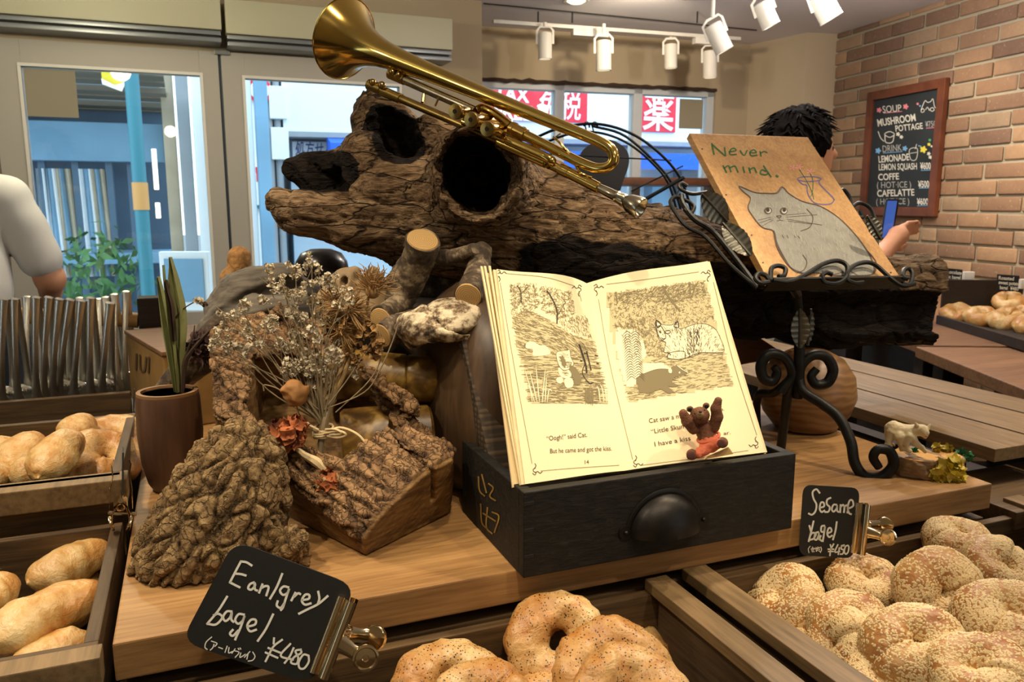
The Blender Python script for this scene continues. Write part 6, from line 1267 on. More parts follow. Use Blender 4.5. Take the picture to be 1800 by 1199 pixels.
def crumple(c, r, n, seed, flat=1.0, sz=.45, up=None):
    """cluster of curled petals"""
    rg = random.Random(seed); v, f = [], []
    for i in range(n):
        d = nrm([rg.gauss(0, 1), rg.gauss(0, 1), rg.gauss(0, 1) + (0 if up is None else up)]); p = np.asarray(c) + d * r * rg.uniform(.35, 1) * np.array([1, 1, flat]); a = nrm(np.cross(d, [rg.gauss(0, 1), rg.gauss(0, 1), rg.gauss(0, 1)])); b = np.cross(d, a); s = r * sz * rg.uniform(.6, 1.3); k = len(v); K = 3
        for x in range(K + 1):
            for y in range(K + 1):
                xx, yy = x / K * 2 - 1, y / K * 2 - 1; v.append(p + a * s * xx * (1 - .2 * yy * yy) + b * s * yy + d * s * (.5 * (xx * xx) + .35 * math.sin(yy * 4 + i)) * rg.uniform(.75, 1.25))
        for x in range(K):
            for y in range(K): f.append((k + x * (K + 1) + y, k + (x + 1) * (K + 1) + y, k + (x + 1) * (K + 1) + y + 1, k + x * (K + 1) + y + 1))
    return np.array(v), f
for i, (x, y, r, mm) in enumerate(((349, 528, .006, 'dried_white'), (360, 536, .004, 'dried_purple'), (352, 598, .013, 'dried_purple'), (362, 628, .014, 'dried_purple'), (345, 620, .012, 'dried_purple'), (372, 612, .010, 'dried_purple'), (330, 610, .007, 'dried_purple'))): mk('dried_flower', crumple(AT(x, y, Yv - .004 if mm == 'dried_white' else Yv + .01), r, 16, 70 + i), MAT[mm], tg)
# ------------------------------------------------------------------ bark stump
sc_ = W(.135, .15, 0); S0 = np.array([sc_[0], sc_[1], .90])
YS_ = S0[1]
def spx(x, y, dY=0): return AT(x, y, YS_ + dY)
def stump_sdf(P):
    Q = P + (np.stack([fbm(P * 16, 2, 21), fbm(P * 16 + 4, 2, 22), fbm(P * 16 + 8, 2, 23)], 1) * .006).astype(np.float32)
    k = lambda r: r / F * YS_
    d = chain(Q, [(spx(414, 814, .02), k(67)), (spx(408, 862, .01), k(84)), (spx(380, 930, 0), k(100)), (spx(352, 990, -.01), k(104)), (spx(345, 1010, -.01), k(100))], .03)
    d = smin(d, chain(Q, [(spx(436, 806, .03), k(50)), (spx(442, 900, .02), k(48)), (spx(440, 990, .02), k(50))], .02), .03)
    d = smin(d, chain(Q, [(spx(262, 1000, -.0), k(26)), (spx(248, 1022, -.02), k(24)), (spx(240, 1040, -.01), k(17))], .01), .02)
    d = smin(d, chain(Q, [(spx(470, 985, .0), k(30)), (spx(505, 962, -.02), k(27)), (spx(515, 955, -.03), k(25)), (spx(518, 985, -.03), k(20))], .01), .012)
    return np.maximum(d, .9015 - P[:, 2]).astype(np.float32)
v, f = nets(stump_sdf, (S0[0] - .17, S0[1] - .15, .895), (S0[0] + .18, S0[1] + .17, 1.13), .0020); N = vnormals(v, f)
# vertical plates: elongated cells along the tilted trunk
q = (v - S0); q[:, 0] -= q[:, 2] * .35; w = q + np.stack([fbm(q * 30, 2, 5), fbm(q * 30 + 3, 2, 6), fbm(q * 30 + 6, 2, 7)], 1) * .008
d1, d2, idn = worley(w * np.array([46, 46, 24]), 8); e = np.clip((d2 - d1) / .24, 0, 1); h = e * (.55 + .45 * idn) * (1 - .25 * np.abs(vnoise(w * 90, 3))); e2 = worley(w * np.array([110, 110, 80]), 9); fl_ = np.clip((e2[1] - e2[0]) / .3, 0, 1)
kn = np.clip((q[:, 0] - .105) / .02, 0, 1) * (q[:, 2] < .12); amp = .0095 * (1 - .75 * kn)
v2 = v + N * (amp * (h - .55) + .0016 * np.floor(fl_ * 3) / 3 * h + .0009 * fbm(q * 190, 2, 4))[:, None]; v2[:, 2] = np.maximum(v2[:, 2], .9008)
prop(mk('bark_stump', (v2, f), MAT['bark'], attrs={'h': np.clip(h * .8 + fl_ * .25, 0, 1)}, org=S0), 'rounded stump covered in rough cracked bark at the front left of the board', 'stump')
# ------------------------------------------------------------------ hollowed bark planter
A_ = AT(430, 655, 1.10); B_ = AT(690, 868, .945); ax_ = nrm(B_ - A_); La = np.linalg.norm(B_ - A_)
upP = nrm(np.cross(ax_, np.cross([0.10, -.55, .85], ax_))); sdP = np.cross(upP, ax_); RP = np.stack([ax_, sdP, upP], 1)
ctr = (A_ + B_) / 2
print('planter', ctr, La, ax_, upP)
hl, hs_, hu = La / 2 + .045, .072, .055
def poly_sdf(p, poly):
    d = np.full(len(p), 9e9, np.float32); s = np.ones(len(p), np.float32); n = len(poly)
    for i in range(n):
        a = poly[i]; b = poly[i - 1]; e = b - a; w = p - a; t = np.clip((w @ e) / float(e @ e), 0, 1); r = w - t[:, None] * e; d = np.minimum(d, (r ** 2).sum(1))
        c1 = p[:, 1] >= a[1]; c2 = p[:, 1] < b[1]; c3 = (e[0] * w[:, 1]) > (e[1] * w[:, 0]); s = np.where((c1 & c2 & c3) | (~c1 & ~c2 & ~c3), -s, s)
    return s * np.sqrt(d)
CAVP = [(((PL(x, y, ctr + upP * .030, upP) - ctr) @ RP)[:2]).astype(np.float32) for x, y in ((452, 652), (560, 636), (640, 682), (708, 766), (606, 826), (520, 800), (430, 735))]
def planter_sdf(P):
    q = (P - ctr.astype(np.float32)) @ RP.astype(np.float32)
    q2 = q + (np.stack([0 * q[:, 0], fbm(P * 14, 2, 31), fbm(P * 14 + 4, 2, 32)], 1) * .006).astype(np.float32)
    # half log section: flat sawn bottom and ends, rounded bark top
    r = np.sqrt((q2[:, 1] / 1.18) ** 2 + (q2[:, 2] + .035) ** 2) - .098
    d = np.maximum(r, np.abs(q[:, 0]) - hl); d = np.maximum(d, -(q[:, 2] + hu)); d = np.maximum(d, np.abs(q[:, 1]) - hs_ - .012)
    d = smax(d, (q[:, 0] * .8 + q[:, 1] * .6 - hl * .98).astype(np.float32), .002)
    cav = np.maximum(poly_sdf(q2[:, :2], CAVP), -(q2[:, 2] + .030))
    d = np.maximum(d, float(AT(372, 650, 1.1) @ U) - P @ U.astype(np.float32))
    groove = np.maximum(np.abs(q[:, 1] - .026) - .0035, -(q[:, 2] - .0)) ; d = smax(d, -np.maximum(groove, -(q[:, 0] - (hl - .075))), .002)
    d = smax(d, -cav, .004); d = np.minimum(d, s_box(q2, (-.035, .082, .004), (hl - .055, .008, .060), r=.003)); d = np.minimum(d, s_box(q2, (-.02, .03, -.045), (hl - .05, .06, .012), r=.003)); d = np.maximum(d, float(AT(372, 650, 1.1) @ U) - P @ U.astype(np.float32))
    return np.maximum(d, .9012 - P[:, 2]).astype(np.float32)
lo_ = ctr - .25; hi_ = ctr + .25; lo_[2] = .895
v, f = nets(planter_sdf, lo_, hi_, .0024); N = vnormals(v, f); q = (v - ctr) @ RP
r = np.sqrt((q[:, 1] / 1.18) ** 2 + (q[:, 2] + .035) ** 2); barky = np.clip((r - .083) / .010, 0, 1) * np.clip((q[:, 2] + hu - .006) / .01, 0, 1) * np.clip((hl - .004 - np.abs(q[:, 0])) / .004, 0, 1)
w = q + np.stack([fbm(q * 40, 2, 5), fbm(q * 40 + 3, 2, 6), fbm(q * 40 + 6, 2, 7)], 1) * .0045; d1, d2, idn = worley(w * np.array([15, 66, 66]), 18); h = np.clip((d2 - d1) / .22, 0, 1) * (.55 + .45 * idn); s2 = worley(w * np.array([90, 150, 150]), 3); fl_ = np.clip((s2[1] - s2[0]) / .3, 0, 1)
v2 = v + N * (barky * (.0085 * (h - .5) + .002 * fl_) + (1 - barky) * .0006 * fbm(q * np.array([20, 200, 200]), 2, 3))[:, None]; v2[:, 2] = np.maximum(v2[:, 2], .9008)
m = NT('planter_wood', .75, 0, .3); vec = m.coord(); n = m.noise(vec, 55, 5, .65); a = m.attr('h'); b = m.attr('barky')
cb = m.ramp(m.math('ADD', m.math('MULTIPLY', n, .6), m.math('MULTIPLY', a, .5)), [(.30, S((30, 21, 14))), (.46, S((96, 70, 44))), (.82, S((156, 122, 84)))])
n2 = m.noise(m.coord((14, 14, 60), (.3, -.3, -.4)), 1.5, 5, .6, 1); cw = m.ramp(n2, [(.3, S((78, 54, 30))), (.55, S((124, 94, 54))), (.8, S((154, 124, 76)))]); ck = m.cracks(vec, 80, .09, 2.6); cb = m.mix(m.math('MULTIPLY', m.math('SUBTRACT', 1, ck), .5), cb, S((26, 18, 12))); m.color(m.mix(b, cw, cb)); m.bump(m.math('ADD', n, m.math('MULTIPLY', m.math('MULTIPLY', ck, b), .9)), .8, .003)
prop(mk('bark_planter', (v2, f), MAT['planter_wood'], attrs={'h': np.clip(h * .8 + fl_ * .25, 0, 1), 'barky': barky}, org=ctr), 'hollowed half log with ridged bark and sawn ends under the dried bouquet', 'planter')
# ------------------------------------------------------------------ pile behind the planter
def sculpt(name, fn, lo, hi, h, mat, label, cat, disp=None, attrs=None, rl=0, group=None, parent=None):
    v, f = nets(fn, lo, hi, h)
    if rl: v = relax(v, f, rl)
    N = vnormals(v, f); at = attrs(v) if attrs else None
    if disp is not None: v = v + N * disp(v)[:, None]
    o = mk(name, (v, f), MAT[mat], parent, attrs=at, org=None if parent is not None else (v.min(0) + v.max(0)) / 2)
    if label: prop(o, label, cat, group)
    return o
def bb(pts, pad): p = np.array(pts); return p.min(0) - pad, p.max(0) + pad
wood('grey_drift', (46, 42, 37), (92, 84, 74), (126, 118, 104), 'u', .85, 9, .5, .3); plain('cork_brown', (146, 106, 58), .85, var=.4, bscale=500, bump=.8); plain('black_glaze', (20, 15, 15), .25); plain('pale_weathered', (150, 128, 96), .85, var=.25, bscale=120, bump=.4)
m = NT('birch_bark', .85); vec = m.coord((1, 1, 1)); n = m.noise(vec, 38, 5, .7); n2 = m.noise(vec, 140, 3); m.color(m.mix(m.ramp(n2, [(.4, (0, 0, 0)), (.65, (.5, .5, .5))]), m.ramp(n, [(.38, S((36, 28, 22))), (.52, S((84, 68, 50))), (.62, S((150, 134, 106)))]), S((60, 48, 36)))); m.bump(n2, .5, .002)
def cutface():
    m = NT('cut_wood', .7); c = m.node('ShaderNodeTexCoord'); w = m.node('ShaderNodeTexWave'); w.wave_type = 'RINGS'; w.rings_direction = 'Z'; w.inputs['Scale'].default_value = 120; w.inputs['Distortion'].default_value = 3; m.link(c.outputs['Object'], w.inputs[0])
    n = m.noise(c.outputs['Object'], 90, 3); m.color(m.mix(n, m.ramp(w.outputs['Fac'], [(0, S((136, 100, 54))), (1, S((206, 174, 116)))]), S((176, 140, 84))))
cutface()
def branch(name, pts, r, label, Y0, cut=True, cat='branch', seed=0, tip=None, group=None):
    P = [AT(x, y, Y0 + dY) for x, y, dY in pts]; c = P[0]; t = thing(name, label, cat, c, group)
    sp = smooth_pts(P, 8); n = len(sp); rr = np.interp(np.linspace(0, 1, n), np.linspace(0, 1, len(r)), r)
    v, f = tube(sp, rr, 28); v = np.array(v); cc = np.repeat(np.array(sp), 28, 0); d = v - cc; nn = d / np.maximum(np.linalg.norm(d, axis=1), 1e-9)[:, None]
    v = v + nn * (fbm(v * 50, 3, seed) * .0022 + ridge(v * 120, 2, seed) * .0007)[:, None]
    mk('bark', (v, f), MAT['birch_bark'], t)
    if cut:
        d0 = nrm(sp[0] - sp[1]); M = axis_frame(sp[0] + d0 * .0002, d0); o = mk('cut_end', lathe([(.0001, .0022), (rr[0] * .55, .002), (rr[0] * .9, .0012), (rr[0] * .97, -.001)], 30, cap=False), MAT['cut_wood'], t, local=True)
        o.matrix_local = Matrix(((M[0, 0], M[0, 1], M[0, 2], M[0, 3] - c[0]), (M[1, 0], M[1, 1], M[1, 2], M[1, 3] - c[1]), (M[2, 0], M[2, 1], M[2, 2], M[2, 3] - c[2]), (0, 0, 0, 1)))
    return t
G_ = 'cut branches piled under the log'
branch('cut_branch', [(743, 422, -.02), (735, 455, .0), (712, 500, .02), (690, 540, .02), (672, 570, .03)], [.0235, .0235, .0255, .024, .019], 'thick cut branch standing slanted, its sawn end up toward the log', 1.13, seed=1, group=G_)
branch('cut_branch', [(823, 520, -.03), (833, 500, .0), (842, 470, .04), (845, 440, .07)], [.0185, .0185, .0165, .0145], 'cut branch with a round sawn end just left of the book', 1.07, seed=2, group=G_)
branch('cut_branch', [(672, 590, -.02), (695, 578, .0), (730, 566, .05), (790, 560, .10)], [.0170, .0180, .0170, .016], 'low cut branch with a golden sawn end beside the dried flowers', 1.06, seed=3, group=G_)
branch('cut_branch', [(668, 560, -.02), (690, 545, .02), (715, 520, .05)], [.0155, .0165, .0165], 'cut branch end half hidden behind the brown burs', 1.10, seed=4, group=G_)
branch('dry_twig', [(836, 436, -.03), (800, 450, .0), (740, 462, .03), (700, 480, .05)], [.006, .011, .0125, .012], 'thin bent branch with a broken tip crossing under the log', 1.12, cut=False, seed=5, group=G_)
# bracket fungus
fc = AT(775, 560, 1.05)
def fung(P):
    Q = P + (fbm(P * 26, 2, 41)[:, None] * np.array([.004, .004, .006])).astype(np.float32)
    d = s_ell(Q, AT(768, 572, 1.04), (.055, .045, .024)); d = smin(d, s_ell(Q, AT(800, 560, 1.06), (.052, .045, .030)), .012); d = smin(d, s_ell(Q, AT(745, 590, 1.03), (.030, .03, .014)), .012)
    d = smin(d, s_ell(Q, AT(832, 600, 1.05), (.018, .03, .034)), .012); d = smax(d, -s_ell(Q, AT(785, 622, 1.03), (.045, .05, .024)), .006)
    top = np.abs(s_ell(Q, AT(815, 545, 1.07), (.05, .07, .034))) - .0022; return smax(d, -top, .003).astype(np.float32)
m = NT('fungus', .85); vec = m.coord(); n = m.noise(vec, 45, 5, .7); m.color(m.ramp(n, [(.38, S((40, 30, 22))), (.46, S((120, 100, 74))), (.56, S((206, 192, 162)))])); m.bump(m.noise(vec, 200, 4), .7, .002)
sculpt('bracket_fungus', fung, fc - .11, fc + .11, .0026, 'fungus', 'shell shaped pale bracket fungus under the sawn branch left of the book', 'fungus', lambda v: fbm(v * 120, 3, 2) * .0016 + ridge((v - fc) * np.array([20, 20, 90]), 2, 3) * .0012)
# grey driftwood slab with a split, arching down to the left
gY = 1.25
def slab_(P):
    Q = P + (fbm(P * 15, 2, 51)[:, None] * .006).astype(np.float32)
    d = chain(Q, [(AT(392, 545, gY), .028), (AT(430, 520, gY + .01), .036), (AT(485, 512, gY + .02), .036), (AT(540, 520, gY + .05), .025)], .02)
    d = smin(d, chain(Q, [(AT(400, 560, gY - .03), .026), (AT(380, 590, gY - .03), .026), (AT(345, 640, gY - .02), .018), (AT(300, 690, gY - .0), .016)], .02), .015)
    d = smin(d, chain(Q, [(AT(455, 548, gY - .03), .032), (AT(520, 545, gY - .02), .028)], .02), .01)
    slit = chain(Q, [(AT(372, 560, gY - .054), .006), (AT(405, 535, gY - .040), .008), (AT(440, 520, gY - .026), .010), (AT(490, 508, gY - .014), .012), (AT(545, 500, gY + .015), .016)], 0)
    d = smax(d, -slit, .004); d = smax(d, -s_ell(Q, AT(510, 556, gY - .055), (.045, .03, .018)), .005); return d.astype(np.float32)
lo, hi = bb([AT(390, 480, gY), AT(300, 700, gY), AT(560, 500, gY)], .08)
sculpt('grey_driftwood', slab_, lo, hi, .0032, 'grey_drift', 'smooth grey driftwood piece with a long split, left behind the planter', 'driftwood', lambda v: ridge((v - lo) @ np.stack([U, V, Z], 1) * np.array([12, 50, 50]), 2, 5) * .0012 + fbm(v * 70, 3, 6) * .001, rl=1)
dk = thing('fallen_branch', 'dark bare branch end leaning down beside the vase behind the palm leaves', 'branch', AT(330, 640, 1.2))
mk('bark', tube(smooth_pts([AT(395, 560, 1.2), AT(350, 610, 1.17), AT(318, 655, 1.15), AT(285, 700, 1.15)], 6), [.016, .018, .019, .018], 20), MAT['birch_bark'], dk)
# cork coloured figure
cY = 1.33; cc_ = AT(415, 480, cY)
sculpt('cork_knob', lambda P: (lambda Q: smin(chain(Q, [(AT(420, 452, cY), .0185), (AT(420, 470, cY), .019)], 0), chain(Q, [(AT(412, 490, cY), .0225), (AT(406, 560, cY), .026)], 0), .006))(P + (fbm(P * 60, 2, 61)[:, None] * .0015).astype(np.float32)).astype(np.float32), AT(412, 560, cY) - np.array([.05, .05, .03]), AT(418, 452, cY) + np.array([.05, .05, .03]), .002, 'cork_brown', 'brown rough knob shaped like a capped mushroom in front of the door stile', 'ornament', lambda v: fbm(v * 300, 2, 4) * .0009)
# dark rounded bowl and pale pointed block with two holes
b_ = AT(566, 478, 1.36); t = prop(mk('dark_bowl', lathe([(.0001, .040), (.018, .039), (.034, .032), (.043, .018), (.046, 0), (.0455, -.03), (.043, -.03), (.043, 0), (.0001, .034)], 40, frame(b_, (1, 0, 0), (0, 1, 0), Z), cap=False), MAT['black_glaze'], org=b_), 'glossy dark overturned bowl under the left end of the log', 'bowl')
pY = 1.14
def pale(P):
    Q = P + (fbm(P * 20, 2, 71)[:, None] * .003).astype(np.float32)
    d = chain(Q, [(AT(628, 474, pY), .008), (AT(612, 495, pY), .020), (AT(596, 530, pY), .028), (AT(580, 580, pY + .02), .032)], .01); d = smin(d, chain(Q, [(AT(658, 478, pY - .01), .008), (AT(655, 505, pY), .020), (AT(648, 540, pY), .026)], .01), .004)
    for x, y in ((628, 486), (609, 491)): d = smax(d, -s_ell(Q, AT(x, y, pY - .022), (.0055, .02, .007)), .002)
    return d.astype(np.float32)
lo, hi = bb([AT(628, 465, pY), AT(570, 600, pY), AT(670, 560, pY)], .05)
sculpt('pale_wood_block', pale, lo, hi, .0026, 'pale_weathered', 'pale pointed weathered wood piece with two dark holes behind the bouquet', 'driftwood', lambda v: ridge((v - lo) * np.array([60, 60, 14]), 2, 7) * .0012)
# polished short logs
m = NT('marbled_wood', .38); vec = m.coord((1, 1, 1)); n = m.noise(vec, 20, 4, .55, 1.8); m.color(m.ramp(n, [(.32, S((60, 38, 18))), (.5, S((112, 82, 34))), (.66, S((150, 120, 56)))]))
pl_ = 'polished marbled logs stacked behind the planter'
for (x0, y0, x1, y1, Y0, Y1, r, lab) in ((560, 655, 768, 668, 1.06, 1.08, .034, 'polished marbled short log, upper of the two behind the planter'), (600, 775, 758, 762, 1.02, 1.05, .042, 'polished marbled short log, lower of the two behind the planter')):
    a, b = AT(x0, y0, Y0), AT(x1, y1, Y1); L = np.linalg.norm(b - a)
    prop(mk('polished_log', lathe([(r * .9, 0), (r, .005), (r * 1.03, L * .3), (r * .98, L * .6), (r * .97, L * .72), (r * .9, L * .735), (r * .96, L * .75), (r * .95, L - .004), (r * .85, L)], 40, axis_frame(a, b - a)), MAT['marbled_wood'], org=a), lab, 'log', pl_)
# big wooden bowl standing on edge
bc = AT(812, 775, 1.10); R_b = .150; axd = nrm(-U * .98 - V * .1 + Z * .10); wood('bowl_wood', (48, 34, 24), (72, 54, 36), (92, 70, 46), 'z', .42, 6, .1)
bc[2] = .9012 + R_b * .985
m_ = axis_frame(bc, axd)
prop(mk('wooden_bowl', lathe([(.0001, .050), (.05, .050), (.09, .044), (.125, .028), (.145, .008), (R_b, -.012), (R_b - .004, -.014), (.138, .004), (.118, .022), (.085, .037), (.0001, .042)], 64, m_, cap=False), MAT['bowl_wood'], org=bc), 'large brown wooden bowl standing on its edge between planter and drawer', 'bowl')
# woven basket behind the book
m = NT('wicker', .75); vec = m.coord((1, 1, 1), (0, 0, -ANG)); w1 = m.node('ShaderNodeTexWave'); w1.inputs['Scale'].default_value = 46; w1.inputs['Distortion'].default_value = .6; w1.bands_direction = 'Z'; m.link(vec, w1.inputs[0]); w2 = m.node('ShaderNodeTexWave'); w2.inputs['Scale'].default_value = 34; w2.bands_direction = 'Y'; m.link(vec, w2.inputs[0])
k = m.math('MULTIPLY', w1.outputs['Fac'], w2.outputs['Fac']); m.color(m.ramp(k, [(0, S((44, 34, 22))), (.6, S((80, 63, 40)))])); m.bump(k, .25, .001)
q0 = W(.43, .035, .905)
lean = V * .55
def bk(u, vv, z): return W(u, vv + (z - .905) * .60, z)
prop(mk('wicker_panel', hexa([bk(.418, .065, .912), bk(.735, .065, .912), bk(.735, .10, .912), bk(.418, .10, .912), bk(.405, .065, 1.155), bk(.72, .065, 1.155), bk(.72, .10, 1.155), bk(.405, .10, 1.155)], .008), MAT['wicker'], org=bk(.42, .065, .912)), 'dark woven wicker panel standing in the drawer behind the open book', 'basket')
# dark block that carries the right half of the log
prop(mk('support_log', tbox((.70, .50, .901), (1.02, .68, 1.075), .01), MAT['box_dark'], smooth=False, org=W(.7, .5, .9)), 'dark wooden block carrying the log behind the book', 'block')
prop(mk('gap_filler_stub', tube([AT(700, 500, 1.36), AT(775, 500, 1.34), AT(860, 520, 1.32)], [.030, .034, .032], 20), MAT['birch_bark'], org=AT(775, 500, 1.34)), 'added dark filler stub in the gap between the cut branches and the log', 'branch')  # added piece, darkens the gap where the pale wall showed through
prop(mk('support_log', tbox((.22, .45, .901), (.62, .60, 1.15), .01), MAT['box_dark'], smooth=False, org=W(.2, .4, .9)), 'added dark wooden block under the branch pile behind the planter, closing the gap', 'block')  # added block, extended and raised so the gap below the log reads dark
a, b = ON(1350, 628, .905) , ON(1290, 600, .905)
prop(mk('wooden_wedge', hexa([AT(1200, 660, 1.5), AT(1385, 626, 1.5), AT(1385, 626, 1.56), AT(1200, 660, 1.56), AT(1200, 560, 1.5), AT(1330, 590, 1.5), AT(1330, 590, 1.56), AT(1200, 560, 1.56)], .003), MAT['rail_wood'], smooth=False, org=AT(1300, 610, 1.5)), 'slanting brown wooden brace under the log behind the book', 'brace')
# ------------------------------------------------------------------ dried bouquet tied with twine
plain('dried_orange', (150, 84, 44), .9, var=.4, bscale=200); plain('dried_red', (96, 48, 34), .9, var=.3, bscale=200); plain('dried_bud', (150, 104, 52), .7, var=.25, bscale=90, bump=.5); plain('bur_brown', (146, 112, 66), .85, var=.3, bscale=100); plain('twine', (208, 186, 142), .85, bump=.6, bscale=700); plain('stem_grey', (128, 112, 84), .8, var=.25, bscale=90)
YB = .955
bq_ = thing('dried_bouquet', 'bouquet of dried flowers tied with pale twine resting on the bark planter', 'bouquet', AT(565, 770, YB))
def bs(pts, r, mat='stem_grey', nm='stem'): return mk(nm, tube(smooth_pts([AT(x, y, YB + d) for x, y, d in pts], 5), r, 7), MAT[mat], bq_)
bs([(552, 858, -.01), (562, 800, -.005), (570, 740, 0), (588, 690, .02), (620, 620, .04)], .0042); bs([(560, 800, -.005), (566, 760, 0), (568, 712, .01), (575, 660, .02)], [.004, .004, .0035, .002], 'stem_tan'); bs([(568, 800, .0), (574, 745, .01), (590, 680, .02), (615, 615, .03), (650, 540, .04)], [.003, .003, .003, .0022], 'stem_tan')
bs([(570, 702, .01), (588, 690, .02), (604, 660, .02), (640, 560, .03), (648, 520, .03)], [.0032, .0028, .0024, .0018], 'stem_tan')
rs = random.Random(5); cl = []
tops_ = [(486, 470), (500, 500), (520, 470), (548, 458), (560, 480), (572, 505), (508, 545), (530, 565), (545, 620), (590, 490), (604, 520), (470, 560), (432, 575), (425, 545), (400, 560), (408, 610), (395, 590), (505, 600), (512, 640), (540, 660), (600, 600), (570, 640), (612, 640), (585, 560), (555, 540), (536, 500), (515, 520), (550, 590), (520, 600), (560, 660), (548, 640), (475, 510), (590, 620), (445, 600), (385, 600)]
for i, (x, y) in enumerate(tops_):
    d = rs.uniform(-.01, .05); mx_ = (x + 565) / 2 + rs.uniform(-18, 18); my = (y + 735) / 2 + rs.uniform(0, 15); bs([(566 + rs.uniform(-5, 5), 745, .0), (mx_, my, d * .6), (x, y, d)], [.0010, .0008, .0005])
    n_ = rs.randint(5, 8)
    for k in range(n_): cl.append(crumple(AT(x + rs.uniform(-16, 16), y + rs.uniform(-12, 22), YB + d + rs.uniform(-.008, .008)), rs.uniform(.0035, .0062), 9, i * 9 + k, sz=.5))
    if i % 2 == 0: bs([(mx_, my, d * .6), ((mx_ + x) / 2 + rs.uniform(-12, 12), (my + y) / 2, d), (x + rs.uniform(-30, 30), y + rs.uniform(-5, 25), d)], .0005)
half = len(cl) // 3
for k in range(3): mk('statice_spray', join(*cl[k * half:(k + 1) * half]), MAT['dried_white'], bq_)
for p in ([(530, 700, 0), (500, 640, .02), (440, 585, .03), (380, 540, .03)], [(560, 720, 0), (500, 670, .01), (430, 640, .02), (370, 620, .02)], [(570, 720, 0), (640, 690, .0), (668, 650, .0), (690, 600, .01), (700, 570, .01)], [(590, 725, 0), (650, 668, .01), (672, 620, .02), (665, 580, .02)], [(500, 700, .02), (492, 600, .03), (470, 540, .03)], [(570, 720, 0), (610, 668, .01), (650, 605, .02)]): bs(p, .0008)
# burs with curling brown fibres
def bur(cx, cy, dY, r, n, seed, fan=False):
    rg = random.Random(seed); c = AT(cx, cy, YB + dY); T = []
    for i in range(n):
        d = nrm([rg.gauss(0, 1), rg.gauss(0, .7), rg.gauss(0, 1) + (1.6 if fan else 0)]); e = nrm(np.cross(d, [rg.gauss(0, 1)] * 3)); L = r * rg.uniform(.7, 1.15)
        T.append(tube([c + d * L * .05, c + d * L * .45 + e * L * .10, c + d * L * .8 + e * L * .35 * rg.random(), c + d * L + e * L * .5 * rg.random()], [.0008, .0010, .0007, .0003], 5))
    mk('bur', join(*T), MAT['bur_brown'], bq_); mk('bur_core', ball(c, r * .3, 10, 8), MAT['bur_brown'], bq_)
bur(612, 545, .02, .032, 110, 1); bur(588, 530, .03, .026, 70, 2); bur(655, 512, .03, .032, 110, 3, True); bur(600, 580, .02, .026, 80, 4)
for x, y, r in ((665, 600, .008), (652, 578, .008), (632, 590, .009), (610, 612, .008), (628, 635, .0075), (580, 580, .007), (645, 615, .006), (660, 620, .007)): mk('seed_pod', (lambda g: (g[0] + vnormals(np.array(g[0]), [q if len(q) == 4 else (*q, q[-1]) for q in g[1]]) * 0, g[1]))(crumple(AT(x, y, YB + .02), r, 14, int(x), sz=.6)), MAT['bur_brown'], bq_)
# dried flower heads
mk('rose_head', crumple(AT(506, 768, YB - .03), .0215, 60, 101, sz=.32), MAT['dried_orange'], bq_); mk('rose_head', crumple(AT(520, 748, YB - .028), .014, 34, 102, .7, sz=.34), MAT['dried_orange'], bq_); mk('rose_head', crumple(AT(492, 758, YB - .02), .015, 30, 103, sz=.4), MAT['dried_red'], bq_)
mk('rose_head', crumple(AT(582, 850, YB - .045), .0165, 46, 104, .9, sz=.36), MAT['dried_orange'], bq_); mk('rose_core', crumple(AT(570, 850, YB - .04), .011, 20, 105, sz=.5), MAT['bur_brown'], bq_)
bs([(518, 785, -.025), (535, 800, -.03), (556, 812, -.035), (570, 826, -.035)], [.0028, .0042, .0062, .0045], 'twine', 'dry_husk'); bs([(576, 795, -.01), (582, 815, -.03), (585, 832, -.04)], .0009, 'twig_dark')
bc_ = AT(519, 690, YB - .01)
def bud(P):
    Q = P + (fbm(P * 70, 2, 81)[:, None] * .0028).astype(np.float32); d = s_ell(Q, bc_, (.0165, .015, .0165)); a_ = np.arctan2(Q[:, 2] - bc_[2], Q[:, 0] - bc_[0])
    return (d + .0006 * np.sin((Q[:, 2] - bc_[2]) * 420 + (Q[:, 0] - bc_[0]) * 260)).astype(np.float32)
sculpt('tulip_head', bud, bc_ - .024, bc_ + .024, .0012, 'dried_bud', None, None, parent=bq_)
bs([(495, 687, -.01), (480, 680, -.01), (464, 677, -.01), (464, 687, -.01)], .0008); bs([(520, 710, -.01), (530, 735, 0), (560, 765, 0)], .0008)
tw = []
for i, (dy, rr_) in enumerate(((752, .0115), (757, .0125), (763, .0125), (768, .0115))):
    c = AT(569, dy, YB + .002); tw.append(tube([c + np.array([rr_ * math.cos(a), rr_ * math.sin(a), .002 * math.sin(a + i)]) for a in np.linspace(0, 2 * math.pi, 24, endpoint=False)], .0017, 6, closed=True))
for p in ([(560, 756, -.012), (545, 748, -.012), (540, 743, -.01)], [(575, 758, -.012), (600, 752, -.015), (630, 765, -.02), (650, 790, -.02), (657, 794, -.012)], [(570, 762, -.012), (595, 758, -.018), (608, 764, -.018), (595, 769, -.016), (575, 766, -.012)], [(572, 755, -.012), (590, 755, -.018), (600, 762, -.018), (580, 764, -.014)]): tw.append(tube(smooth_pts([AT(x, y, YB + d) for x, y, d in p], 6), .0016, 6))
mk('twine', join(*tw), MAT['twine'], bq_)
